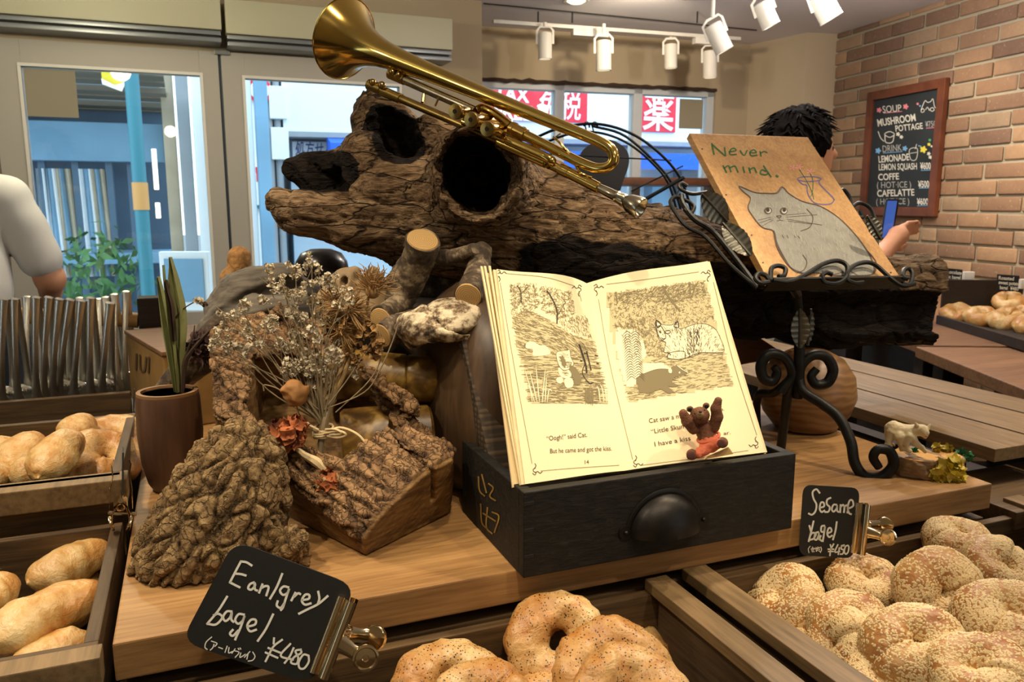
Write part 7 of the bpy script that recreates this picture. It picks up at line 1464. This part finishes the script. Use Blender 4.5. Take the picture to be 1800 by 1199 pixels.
# ------------------------------------------------------------------ bear figurine on the drawer edge
plain('bear_fur', (112, 70, 46), .8, bump=.9, bscale=900, var=.3); plain('bear_pad', (92, 52, 46), .6, bump=.4, bscale=600); plain('bear_pants', (206, 104, 72), .65, var=.08, bscale=200); plain('bear_muzzle', (104, 76, 44), .7, var=.3, bscale=200); plain('seat_cream', (196, 160, 104), .6, var=.2, bscale=150)
bY = AT(1240, 790, 1)[1]; pb_ = FP.hit(1245, 803)[0]; bY = pb_[1] + .006
def K3(x, y, d=0): return AT(1180 + x / 8.56, 680 + y / 8.56, bY + d)
k3 = 1 / 8.56 / F * bY
be = thing('bear_figurine', 'small brown bear figurine in orange shorts with both arms raised, on the drawer edge', 'figurine', K3(560, 1080))
def bearf(P):
    Q = P; d = chain(Q, [(K3(490, 620, .012), 150 * k3), (K3(560, 800, .008), 140 * k3)], .0)
    d = smin(d, s_ell(Q, K3(430, 430, .004), (150 * k3, 130 * k3, 135 * k3)), .003)
    for x, y in ((280, 335), (525, 285)): d = smin(d, s_ell(Q, K3(x, y, .006), (55 * k3, 30 * k3, 50 * k3)), .001)
    d = smin(d, chain(Q, [(K3(330, 640, .006), 80 * k3), (K3(240, 520, .002), 88 * k3), (K3(180, 400, .0), 66 * k3)], .002), .002)
    d = smin(d, chain(Q, [(K3(640, 600, .006), 90 * k3), (K3(690, 450, .002), 88 * k3), (K3(670, 330, .0), 78 * k3), (K3(705, 210, 0), 58 * k3)], .002), .002)
    return d.astype(np.float32)
lo, hi = bb([K3(120, 120, -.02), K3(800, 1000, .04)], .006)
sculpt('body', bearf, lo, hi, .0008, 'bear_fur', None, None, lambda v: fbm(v * 1200, 2, 3) * .0004, parent=be)
mk('muzzle', ball(K3(440, 430, -.010), (62 * k3, 62 * k3, 58 * k3), 20, 12), MAT['bear_muzzle'], be); mk('nose', ball(K3(437, 378, -.0155), (26 * k3, 20 * k3, 20 * k3), 12, 8), MAT['black'], be)
for x, y in ((350, 400), (500, 350)): mk('eye', ball(K3(x, y, -.0085), 13 * k3, 8, 6), MAT['black'], be)
mk('inner_ear', join(ball(K3(282, 340, .001), (34 * k3, 12 * k3, 32 * k3)), ball(K3(528, 292, .001), (34 * k3, 12 * k3, 32 * k3))), MAT['black'], be)
sculpt('shorts', lambda P: smin(smin(chain(P, [(K3(560, 800, .008), 152 * k3), (K3(575, 850, .006), 150 * k3)], 0), chain(P, [(K3(620, 870, 0), 110 * k3), (K3(720, 850, -.008), 75 * k3)], 0), .003), chain(P, [(K3(500, 940, 0), 100 * k3), (K3(400, 1010, -.006), 70 * k3)], 0), .003).astype(np.float32), *bb([K3(240, 620, -.03), K3(900, 1150, .04)], .004), .0008, 'bear_pants', None, None, lambda v: fbm(v * 260, 2, 9) * .0006, parent=be)
mk('waistband', tube([K3(560, 760, .008) + np.array([160 * k3 * math.cos(a), 150 * k3 * math.sin(a), 60 * k3 * math.cos(a) + 14 * k3 * math.sin(a)]) for a in np.linspace(0, 6.283, 30, endpoint=False)], 26 * k3, 8, closed=True), MAT['bear_pants'], be)
for x, y, r in ((290, 1030, 88), (750, 850, 88)):
    mk('foot', ball(K3(x + 20, y - 10, -.006), (r * k3, r * .9 * k3, r * k3), 18, 12), MAT['bear_fur'], be); mk('paw_pad', ball(K3(x, y + 2, -.0125), (66 * k3, 20 * k3, 72 * k3), 16, 8), MAT['bear_pad'], be)
mk('seat_block', hexa([tuple(K3(500, 1090, -.002)), tuple(K3(940, 1010, -.004)), tuple(K3(940, 1010, .014)), tuple(K3(500, 1090, .014)), tuple(K3(560, 1040, -.001)), tuple(K3(860, 900, -.002)), tuple(K3(860, 900, .014)), tuple(K3(560, 1040, .014))], .001), MAT['seat_cream'], be, smooth=False)
# ------------------------------------------------------------------ cat figurine on a tree stump
plain('cat_cream', (214, 196, 156), .5, var=.12, bscale=160, bump=.2); plain('cat_grey', (150, 140, 112), .55, var=.2, bscale=140); plain('stump_bark', (148, 120, 86), .7, var=.4, bscale=180, bump=.9); plain('stump_cut', (206, 156, 84), .5, var=.25, bscale=90); plain('leaf_yellow', (196, 176, 62), .5, var=.3, bscale=120); plain('leaf_green', (62, 134, 92), .5, var=.2, bscale=120)
fY = 1.135
def K4(x, y, d=0): return AT(1530 + x / 8, 720 + y / 8, fY + d)
k4 = 1 / 8 / F * fY
fg = thing('cat_figurine', 'figurine of a cream cat dipping a paw on a little tree stump with yellow leaves', 'figurine', [*K4(800, 1050)[:2], .9005])
sA = K4(640, 1000, .0); sB = K4(1080, 1040, -.0)
def stf(P):
    Q = P + (fbm(P * 60, 2, 91)[:, None] * .003).astype(np.float32)
    c1_ = K4(640, 800, .018); c2_ = K4(1060, 800, .012)
    a = P[:, 0]; d1 = np.sqrt((Q[:, 0] - c1_[0]) ** 2 + ((Q[:, 1] - c1_[1]) * 1.0) ** 2) - 330 * k4; d2 = np.sqrt((Q[:, 0] - c2_[0]) ** 2 + (Q[:, 1] - c2_[1]) ** 2) - 230 * k4
    d = smin(d1, d2, .01); top = K4(640, 690, .0)[2]; d = smax(d, Q[:, 2] - top, .002); return np.maximum(d, .9008 - P[:, 2]).astype(np.float32)
lo, hi = bb([K4(250, 650, -.03), K4(1300, 1100, .07)], .01); lo[2] = .898
sculpt('stump', stf, lo, hi, .0015, 'stump_bark', None, None, lambda v: ridge(v * np.array([70, 70, 200]), 2, 4) * .0012, parent=fg)
tz = K4(640, 690, .0)[2]; mk('stump_top', join(lathe([(.0001, .0018), (300 * k4, .002), (325 * k4, .0005), (320 * k4, -.002)], 36, frame([K4(640, 800, .018)[0], K4(640, 800, .018)[1], tz], (1, 0, 0), (0, 1, 0), Z), cap=False), lathe([(.0001, .0015), (200 * k4, .0016), (225 * k4, -.001)], 30, frame([K4(1060, 800, .012)[0], K4(1060, 800, .012)[1], tz], (1, 0, 0), (0, 1, 0), Z), cap=False)), MAT['stump_cut'], fg)
def catf(P):
    Q = P; d = chain(Q, [(K4(330, 260, .018), 108 * k4), (K4(400, 300, .014), 112 * k4), (K4(520, 310, .010), 98 * k4), (K4(640, 290, .006), 84 * k4)], .003)
    d = smin(d, chain(Q, [(K4(640, 290, .006), 75 * k4), (K4(720, 290, .002), 85 * k4), (K4(760, 330, -.002), 62 * k4), (K4(770, 380, -.004), 30 * k4)], .002), .003)
    d = smin(d, chain(Q, [(K4(300, 330, .014), 85 * k4), (K4(260, 440, .012), 50 * k4), (K4(230, 500, .010), 32 * k4), (K4(285, 515, .006), 26 * k4)], .002), .003)      # near hind leg
    d = smin(d, chain(Q, [(K4(400, 380, .004), 80 * k4), (K4(420, 470, .004), 40 * k4), (K4(440, 560, .004), 28 * k4), (K4(470, 565, .0), 24 * k4)], .002), .003)
    d = smin(d, chain(Q, [(K4(540, 380, .0), 60 * k4), (K4(500, 480, .0), 38 * k4), (K4(530, 570, -.002), 34 * k4), (K4(560, 585, -.004), 30 * k4)], .002), .003)           # standing foreleg
    d = smin(d, chain(Q, [(K4(590, 400, .002), 60 * k4), (K4(650, 480, .0), 40 * k4), (K4(730, 540, -.002), 34 * k4), (K4(765, 585, -.002), 30 * k4)], .002), .003)          # paw reaching out
    d = smin(d, chain(Q, [(K4(245, 250, .022), 46 * k4), (K4(232, 350, .026), 34 * k4), (K4(235, 450, .026), 26 * k4), (K4(330, 500, .020), 22 * k4)], .002), .003)           # tail
    for a, b in (((800, 270), (842, 208)), ((650, 220), (632, 180))): d = smin(d, chain(Q, [(K4(*a, .0), 34 * k4), (K4(*b, .0), 8 * k4)], 0), .001)
    return d.astype(np.float32)
lo, hi = bb([K4(180, 100, -.02), K4(880, 640, .05)], .006)
sculpt('cat_body', catf, lo, hi, .0009, 'cat_cream', None, None, lambda v: fbm(v * 260, 2, 9) * .0004, parent=fg)
mk('cat_nose', ball(K4(790, 375, -.008), 14 * k4, 8, 6), plain('nose_pink', (206, 140, 110), .5), fg)
for i, (x, y, r, mm) in enumerate(((950, 860, 75, 'leaf_yellow'), (1040, 840, 80, 'leaf_yellow'), (1130, 900, 90, 'leaf_yellow'), (1200, 850, 70, 'leaf_yellow'), (930, 960, 70, 'leaf_yellow'), (1010, 980, 80, 'leaf_yellow'), (1090, 560, 50, 'leaf_yellow'), (940, 530, 40, 'leaf_yellow'), (1220, 700, 60, 'leaf_yellow'), (1180, 760, 70, 'leaf_yellow'), (630, 585, 36, 'leaf_green'), (1290, 630, 50, 'leaf_green'), (1370, 650, 44, 'leaf_green'), (1180, 1000, 80, 'leaf_yellow'), (1080, 1040, 70, 'leaf_green'))):
    mk('leaf', crumple(K4(x, y, -.012 if y > 700 else .03), r * 1.25 * k4, 14, 200 + i, sz=.85), MAT[mm], fg)
# ------------------------------------------------------------------ price cards and bulldog clips
plain('clip_chrome', (226, 206, 168), .12, 1.0)
def clip_handles(t, a, ax_x, ax_y, n, s=1.0, nm='clip'):
    """bulldog clip: jaw bar along ax_y at a, handles pointing along ax_x, n toward viewer"""
    X, Yv, Nn = nrm(ax_x), nrm(ax_y), nrm(n)
    jaw = []
    for k in (-1, 1):
        def fn(p, q, k=k): return a + Yv * (p - .5) * .058 * s + X * (.004 + .0085 * q * 1.1) * s + Nn * k * (.0018 + .0055 * math.sin(q * math.pi * .75)) * s
        g = ngrid(fn, 8, 10); jaw.append(join(g, (g[0] + Nn * .0007 * k, [q[::-1] for q in g[1]])))
    jaw.append(tube([a + Yv * .029 * s + X * .001 * s, a - Yv * .029 * s + X * .001 * s], .0032 * s, 12))
    mk('clip_jaw', join(*jaw), MAT['clip_chrome'], t)
    for k, dy in ((1, -.004), (-1, .006)):
        c = a + X * .034 * s + Yv * dy * s + Nn * k * .010 * s; b0 = a + X * .012 * s + Yv * dy * .4 * s + Nn * k * .005 * s
        arm_ = tube([b0, (b0 + c) / 2 + Nn * k * .002 * s, c - X * .004 * s], [.0068 * s, .0052 * s, .0058 * s], 10, flat=.3, up=Nn)
        nn = nrm(Nn * k + X * .25); M = axis_frame(c - nn * .001, nn); disk = lathe([(.0001, .0008 * s), (.0022 * s, .0008 * s), (.0026 * s, .0018 * s), (.0072 * s, .0014 * s), (.0082 * s, .0030 * s), (.0096 * s, .0026 * s), (.0098 * s, .0002 * s), (.0090 * s, -.0012 * s), (.0001, -.0012 * s)], 30, M, cap=False)
        mk('clip_handle', join(arm_, disk), MAT['clip_chrome'], t)
    mk('clip_spring', xf(tube([(.0042 * s * math.cos(w_), .0042 * s * math.sin(w_), -.010 * s + .020 * s * w_ / 50) for w_ in np.linspace(0, 50, 160)], .0007 * s, 5), axis_frame(a + X * .013 * s, Yv)), MAT['clip_chrome'], t)
def rounded(pts, r=.25, n=5):
    out = []
    for i in range(len(pts)):
        a, b, c = np.array(pts[i - 1], float), np.array(pts[i], float), np.array(pts[(i + 1) % len(pts)], float)
        p, q = b + (a - b) * r, b + (c - b) * r
        for k in range(n + 1): t_ = k / n; out.append((1 - t_) ** 2 * p + 2 * t_ * (1 - t_) * b + t_ ** 2 * q)
    return [tuple(x) for x in out]
ec = AT(455, 1085, .66); en = nrm([.05, -1, .30]); ep = Plane(ec, en)
t = thing('price_card', 'black Earlgrey bagel price card with chrome clip, tilted in front of the stump', 'price card', ep.hit(460, 1190)[0])
q = rounded([(412, 950), (625, 1030), (548, 1205), (318, 1128)], .16)
mk('card', prism([ep.hit(*p)[0] for p in q], -en, .0022), MAT['card_black'], t, smooth=False)
def K2(x, y): return 200 + x / 2.503, 720 + y / 2.503
def hand(strokes, K, w, pl, t, nm='chalk_lettering'):
    mk(nm, decal(*join2([strip2([K(*p) for p in s], w, n=5) for s in strokes]), pl, .0006), MAT['chalk'], t, smooth=False)
hand([[(560, 668), (535, 715), (512, 760)], [(560, 668), (585, 672), (608, 686)], [(540, 722), (562, 724), (582, 730)], [(512, 760), (535, 772), (555, 782)],
      [(618, 760), (600, 768), (592, 786), (606, 792), (622, 775), (620, 762), (622, 790), (632, 796)], [(655, 768), (640, 806)], [(650, 785), (668, 776), (682, 782), (672, 818)], [(742, 722), (718, 780), (688, 832)],
      [(770, 782), (748, 778), (732, 796), (745, 815), (765, 806), (772, 788), (758, 830), (745, 870), (735, 882)], [(722, 842), (718, 862), (735, 872), (752, 850)], [(800, 805), (782, 840)], [(795, 822), (812, 808), (822, 812)], [(828, 838), (858, 832), (860, 815), (842, 815), (828, 840), (842, 858), (868, 852)], [(900, 800), (905, 830), (900, 850)], [(942, 820), (900, 855), (850, 880), (815, 898)],
      [(500, 822), (460, 885), (412, 942)], [(412, 942), (450, 945), (478, 915), (462, 898), (440, 905)], [(520, 888), (498, 888), (482, 912), (492, 930), (512, 915), (520, 892), (518, 922), (528, 934)], [(575, 902), (550, 900), (535, 925), (548, 942), (568, 928), (576, 906), (560, 955), (542, 995), (535, 1012)], [(525, 968), (512, 985), (525, 995), (548, 972)], [(588, 955), (622, 945), (625, 925), (604, 925), (588, 950), (600, 975), (628, 968)], [(702, 900), (670, 965), (634, 1018)]], K2, 4.0, ep, t)
hand([[(706, 1004), (704, 1030)], [(742, 1012), (705, 1040), (685, 1075), (668, 1108)], [(680, 1048), (735, 1070)], [(668, 1068), (722, 1092)], [(778, 1030), (735, 1082), (790, 1100)], [(792, 1048), (775, 1085), (752, 1115)], [(825, 1055), (800, 1062), (812, 1090), (805, 1118), (780, 1112), (795, 1088), (825, 1070), (822, 1055)], [(858, 1082), (835, 1078), (815, 1110), (818, 1136), (838, 1138), (858, 1110), (858, 1084)]], K2, 3.6, ep, t)
hand([[(432, 1000), (408, 1022), (402, 1045), (412, 1055)], [(430, 1018), (455, 1028), (445, 1042)], [(442, 1032), (436, 1048), (425, 1058)], [(462, 1045), (480, 1052)], [(500, 1040), (490, 1068)], [(508, 1046), (506, 1070), (522, 1064)], [(535, 1052), (520, 1072)], [(530, 1060), (552, 1068), (535, 1090)], [(548, 1050), (552, 1056)], [(556, 1048), (560, 1054)], [(560, 1070), (556, 1090), (580, 1076)], [(600, 1064), (575, 1090)], [(592, 1074), (586, 1098)], [(612, 1066), (622, 1085), (612, 1102), (592, 1106)]], K2, 1.9, ep, t)
ja = ep.hit(584, 1118)[0] ; jt, jb = ep.hit(606, 1050)[0], ep.hit(556, 1184)[0]; yy = nrm(jt - jb); xx = nrm(np.cross(yy, en)); xx = xx if xx[0] > 0 else -xx
clip_handles(t, (jt + jb) / 2 - xx * .004, xx, yy, en, 1.10 * np.linalg.norm(jt - jb) / .0638)
sc0 = AT(1457, 915, .952); sn = nrm([-.22, -1, .22]); sp_ = Plane(sc0, sn)
t = thing('price_card', 'black Sesame bagel price card with chrome clip standing on the right box', 'price card', sp_.hit(1440, 975)[0])
q = rounded([(1412, 852), (1512, 858), (1500, 982), (1404, 976)], .15); mk('card', prism([sp_.hit(*p)[0] for p in q], -sn, .0022), MAT['card_black'], t, smooth=False)
def K6(x, y): return 1200 + x / 3, 800 + y / 3
hand([[(722, 200), (705, 180), (685, 195), (690, 230), (705, 260), (700, 295), (682, 314), (664, 308)], [(722, 278), (745, 270), (742, 250), (728, 252), (722, 282), (732, 300), (748, 292)], [(780, 225), (762, 235), (760, 258), (775, 275), (768, 298), (750, 300)], [(812, 262), (795, 262), (786, 285), (796, 298), (812, 280), (814, 264), (814, 292), (822, 300)], [(832, 262), (830, 302)], [(832, 275), (845, 262), (852, 275), (850, 302)], [(852, 275), (864, 264), (872, 278), (868, 304)], [(868, 284), (898, 268), (895, 240), (880, 240), (870, 275), (876, 304), (888, 312)],
      [(690, 348), (678, 400), (664, 455)], [(668, 372), (676, 402)], [(664, 448), (690, 440), (702, 415), (684, 410), (672, 425)], [(716, 405), (700, 412), (694, 440), (706, 446), (716, 425), (718, 408), (718, 440), (724, 446)], [(748, 372), (732, 376), (730, 402), (744, 402), (750, 376), (744, 420), (738, 455)], [(728, 425), (722, 442), (732, 452)], [(765, 412), (784, 402), (780, 385), (768, 388), (762, 415), (772, 432), (788, 424)], [(812, 352), (805, 400), (792, 446)]], K6, 3.2, sp_, t)
hand([[(778, 472), (784, 495)], [(796, 468), (780, 500), (776, 530)], [(766, 496), (796, 496)], [(768, 508), (794, 508)], [(818, 472), (802, 510), (828, 508)], [(826, 488), (820, 524)], [(850, 478), (838, 480), (836, 495), (848, 500), (844, 520), (830, 522)], [(836, 478), (852, 474)], [(872, 476), (858, 482), (852, 508), (860, 522), (872, 510), (876, 484), (870, 476)]], K6, 2.6, sp_, t)
hand([[(672, 480), (662, 495), (666, 515)], [(676, 496), (694, 490), (688, 502)], [(684, 484), (682, 508), (694, 508)], [(698, 494), (716, 490)], [(703, 486), (704, 504)], [(712, 484), (711, 500), (704, 508)], [(718, 486), (724, 490)], [(718, 496), (723, 499)], [(716, 504), (724, 508)], [(728, 484), (732, 498), (726, 514)]], K6, 1.4, sp_, t)
jt, jb = sp_.hit(1511, 884)[0], sp_.hit(1502, 972)[0]; yy = nrm(jt - jb); xx = nrm(np.cross(yy, sn)); xx = xx if xx[0] > 0 else -xx
clip_handles(t, (jt + jb) / 2 - xx * .003, xx, yy, sn, 1.08 * np.linalg.norm(jt - jb) / .0626)
# side-on cards with clips on the left box walls
def side_card(px, ptop, pbot, jx, jy, Y, lab, s=1.0):
    c = AT(px, pbot, Y); top = AT(px + 1, ptop, Y + .01); t = thing('price_card', lab, 'price card', c); ax_ = nrm(top - c); d = nrm(CAM - c) ; dh = nrm([*(d - ax_ * (d @ ax_))]); th_ = nrm(np.cross(dh, ax_)); w_ = .075; L = np.linalg.norm(top - c)
    P_ = [c + dh * 0, c - dh * w_, top - dh * w_ * .95, top - dh * .01]; mk('card', prism(P_, th_, .0022), MAT['card_black'], t, smooth=False)
    j = AT(jx, jy, Y); clip_handles(t, j + ax_ * .02 * s, -ax_, dh, th_, s)
    for k in (-1, 1): mk('clip_plate', tube([j + ax_ * .028 * s + th_ * k * .012 * s, j + ax_ * .045 * s + th_ * k * .009 * s, j + ax_ * .058 * s + th_ * k * .011 * s, j + ax_ * .064 * s + th_ * k * .0085 * s], .006 * s, 8, flat=.12, up=th_), MAT['clip_chrome'], t)
    mk('clip_body', join(*(tube([j + ax_ * .030 * s + th_ * k * .012 * s, j + ax_ * .004 * s + th_ * k * .013 * s], .0065 * s, 8, flat=.12, up=th_) for k in (-1, 1)), tube([j + th_ * .014 * s, j - th_ * .018 * s - ax_ * .004], .0025 * s, 8)), MAT['clip_chrome'], t)
side_card(217, 798, 880, 212, 900, .93, 'black card seen edge-on in a chrome clip above the long bun box', 1.0)
side_card(236, 685, 735, 238, 742, 1.36, 'chrome clip with an edge-on card on the upper left box', .75)
# ------------------------------------------------------------------ people
plain('skin', (206, 150, 116), .6, var=.04, bscale=20); plain('hair_black', (10, 7, 6), .95, spec=.1, bump=.6, bscale=300); plain('tshirt_white', (214, 214, 210), .85, bump=.1, bscale=120); plain('trousers', (38, 42, 52), .85); plain('shoe', (30, 28, 28), .6); plain('phone_black', (16, 16, 18), .3)
m = NT('phone_screen', .15); m.color(S((30, 60, 150))); m.b.inputs['Emission Color'].default_value = (.12, .28, .9, 1); m.b.inputs['Emission Strength'].default_value = .3
def person(name, label, base, face, h, arms, head_tilt=(0, 0, 0), hair=True):
    """base: floor point under the pelvis; face: heading angle; arms: [(elbow, wrist)] in body frame (x right, y forward, z up)"""
    t = thing(name, label, 'person', base); c_, s_ = math.cos(face), math.sin(face); Xb = np.array([s_, -c_, 0]); Yb = np.array([c_, s_, 0]); k = h / 1.7; b0 = np.asarray(base, float)
    G = lambda x, y, z: b0 + (Xb * x + Yb * y + Z * z) * k
    def skin_(P):
        d = s_ell(P, G(0 + head_tilt[0], .02 + head_tilt[1], 1.585), (.078 * k, .098 * k, .118 * k), np.stack([Xb, Yb, Z], 1)); d = smin(d, chain(P, [(G(0, .0, 1.38), .062 * k), (G(head_tilt[0] * .6, .01 + head_tilt[1] * .6, 1.50), .055 * k)], 0), .03)
        d = smin(d, s_ell(P, G(head_tilt[0], .07 + head_tilt[1], 1.52), (.045 * k, .045 * k, .05 * k)), .03); d = smin(d, chain(P, [(G(head_tilt[0], .112 + head_tilt[1], 1.60), .010 * k), (G(head_tilt[0], .132 + head_tilt[1], 1.565), .015 * k)], 0), .012)
        for sx in (-1, 1): d = smin(d, s_ell(P, G(head_tilt[0] + sx * .08, .01 + head_tilt[1], 1.57), (.012 * k, .02 * k, .032 * k), np.stack([Xb, Yb, Z], 1)), .006)
        d = smin(d, chain(P, [(G(0, 0, 1.34), .10 * k), (G(0, 0, 1.05), .11 * k), (G(0, 0, .95), .12 * k)], .05), .04)
        for sx, (e, w) in zip((-1, 1), arms):
            d = smin(d, chain(P, [(G(sx * .17, 0, 1.36), .05 * k), (G(*e), .042 * k), (G(*w), .028 * k)], .02), .02); w_ = np.array(w); e_ = np.array(e); dr_ = nrm(w_ - e_); pal = w_ + dr_ * .05; d = smin(d, chain(P, [(G(*w_), .027 * k), (G(*pal), .036 * k)], .01), .01)
            lat = nrm(np.cross(dr_, [0, 1, .3]))
            for f_ in range(4):
                o_ = lat * (.024 - .016 * f_); ln = (.068, .078, .074, .058)[f_]; p1 = pal + o_ + dr_ * .02; p2 = p1 + dr_ * ln * .5 + np.array([0, .012, 0]); p3 = p2 + dr_ * ln * .4 + np.array([0, .028, -.004]); d = smin(d, chain(P, [(G(*p1), .0095 * k), (G(*p2), .009 * k), (G(*p3), .0078 * k)], .004), .003)
            p1 = w_ + dr_ * .02 + lat * .028; p2 = p1 + lat * .022 + dr_ * .025 + np.array([0, .012, 0]); p3 = p2 + dr_ * .03 + np.array([0, .012, 0]); d = smin(d, chain(P, [(G(*p1), .012 * k), (G(*p2), .011 * k), (G(*p3), .0085 * k)], .004), .006)
        for sx in (-1, 1): d = smin(d, chain(P, [(G(sx * .09, 0, .92), .085 * k), (G(sx * .10, .01, .50), .055 * k), (G(sx * .10, 0, .09), .04 * k), (G(sx * .10, .10, .05), .035 * k)], .02), .03)
        return d.astype(np.float32)
    R = .75 * k; lo = b0 + np.array([-R, -R, -.02]); hi = b0 + np.array([R, R, 1.75 * k])
    sculpt('body', skin_, lo, hi, .0085, 'skin', None, None, rl=1, parent=t)
    def shirt(P):
        d = chain(P, [(G(0, 0, 1.32), .135 * k), (G(0, 0, 1.10), .145 * k), (G(0, 0, .93), .15 * k)], .05)
        for sx, (e, w) in zip((-1, 1), arms): m_ = np.array([sx * .17, 0, 1.36]) * .25 + np.array(e) * .75; d = smin(d, chain(P, [(G(sx * .08, 0, 1.385), .055 * k), (G(sx * .165, 0, 1.35), .064 * k), (G(*m_), .062 * k)], .01), .02)
        d = d + (fbm(P * 9, 2, 7) * .006).astype(np.float32); return smax(d, (.92 * k - P[:, 2]), .01).astype(np.float32)
    sculpt('shirt', shirt, lo, hi, .009, 'tshirt_white', None, None, rl=1, parent=t)
    sculpt('trousers', lambda P: np.maximum(smin(chain(P, [(G(-.09, 0, .92), .10 * k), (G(-.10, .01, .5), .075 * k), (G(-.10, 0, .1), .06 * k)], 0), chain(P, [(G(.09, 0, .92), .10 * k), (G(.10, .01, .5), .075 * k), (G(.10, 0, .1), .06 * k)], 0), .02), .09 - P[:, 2]).astype(np.float32), lo, hi, .011, 'trousers', None, None, parent=t)
    for sx in (-1, 1): mk('shoe', ball(G(sx * .10, .05, .05), (.05, .05, .048), 14, 8) if False else xf(ball((0, 0, 0), (.052, .135, .05), 16, 10), frame(G(sx * .10, .05, .05), Xb, Yb, Z)), MAT['shoe'], t)
    hc = G(head_tilt[0], -.005 + head_tilt[1], 1.615)
    sculpt('hair', lambda P: smax(s_ell(P + (fbm(P * 22, 2, 5)[:, None] * .010).astype(np.float32), hc, (.098 * k, .115 * k, .112 * k), np.stack([Xb, Yb, Z], 1)), -s_ell(P, G(head_tilt[0], .13 + head_tilt[1], 1.545), (.08 * k, .085 * k, .10 * k), np.stack([Xb, Yb, Z], 1)), .01).astype(np.float32), hc - .18, hc + .18, .006, 'hair_black', None, None, lambda v: ridge(v * np.array([60, 60, 25]), 2, 8) * .005, parent=t)
    rg = random.Random(3); T = []
    for i in range(260):
        d = nrm([rg.gauss(0, 1), rg.gauss(0, 1), abs(rg.gauss(0, 1)) * .9 + .05]); 
        if d @ Yb > .55 and d[2] < .6: continue
        p = hc + (Xb * (d @ Xb) * .096 + Yb * (d @ Yb) * .112 + Z * d[2] * .112) * k; e = nrm(d * .35 + np.array([rg.gauss(0, .6), rg.gauss(0, .6), -.35])); T.append(tube([p - d * .012, p + e * .025 - d * .001, p + e * .055 - d * .002 - Z * .008], [.005, .0036, .0006], 4))
    mk('hair_strands', join(*T), MAT['hair_black'], t)
    for sx in (-1, 1): mk('eye', ball(G(head_tilt[0] + sx * .032, .100 + head_tilt[1], 1.585), (.012 * k,) * 3, 10, 8), MAT['black'], t)
    return t, G
hp = AT(1412, 240, 2.65); hs_z = AT(1412, 190, 2.65)[2]
t, G = person('person', 'dark haired person behind the painting holding up a phone toward the brick wall', [hp[0] - .03, hp[1], 0], math.radians(8), (hs_z - .02), [(( -.24, .10, 1.16), (-.12, .30, 1.10)), ((.24, .16, 1.18), (.15, .30, 1.265))], (0, .02, 0))
ph = AT(1562, 386, 2.60); pt_ = thing('smartphone', 'black smartphone with a glowing blue screen held up beside the painting', 'phone', ph)
PM = axis_frame(ph, [.10, .05, 1]); PMx = frame(ph, nrm([.55, -.83, 0]), nrm([-.83, -.55, 0]), Z)
PMx = frame(ph, nrm([.9, .3, .0]), nrm([-.3, .9, 0]), nrm([.08, 0, 1])); mk('case', box((-.022, -.004, -.066), (.028, .004, .066), .003, PMx), MAT['phone_black'], pt_, smooth=False); mk('screen', box((-.020, -.0052, -.058), (.018, -.0041, .060), .001, PMx), MAT['phone_screen'], pt_, smooth=False)
lp_ = AT(20, 350, 2.3); hh = 1.66
person('person', 'person in a white T-shirt at the left frame edge, cropped at the shoulder', [lp_[0] - .20, lp_[1], 0], math.radians(120), hh, [((-.26, .02, 1.10), (-.24, .22, 1.0)), ((.255, .03, 1.10), (.25, .22, 1.0))])
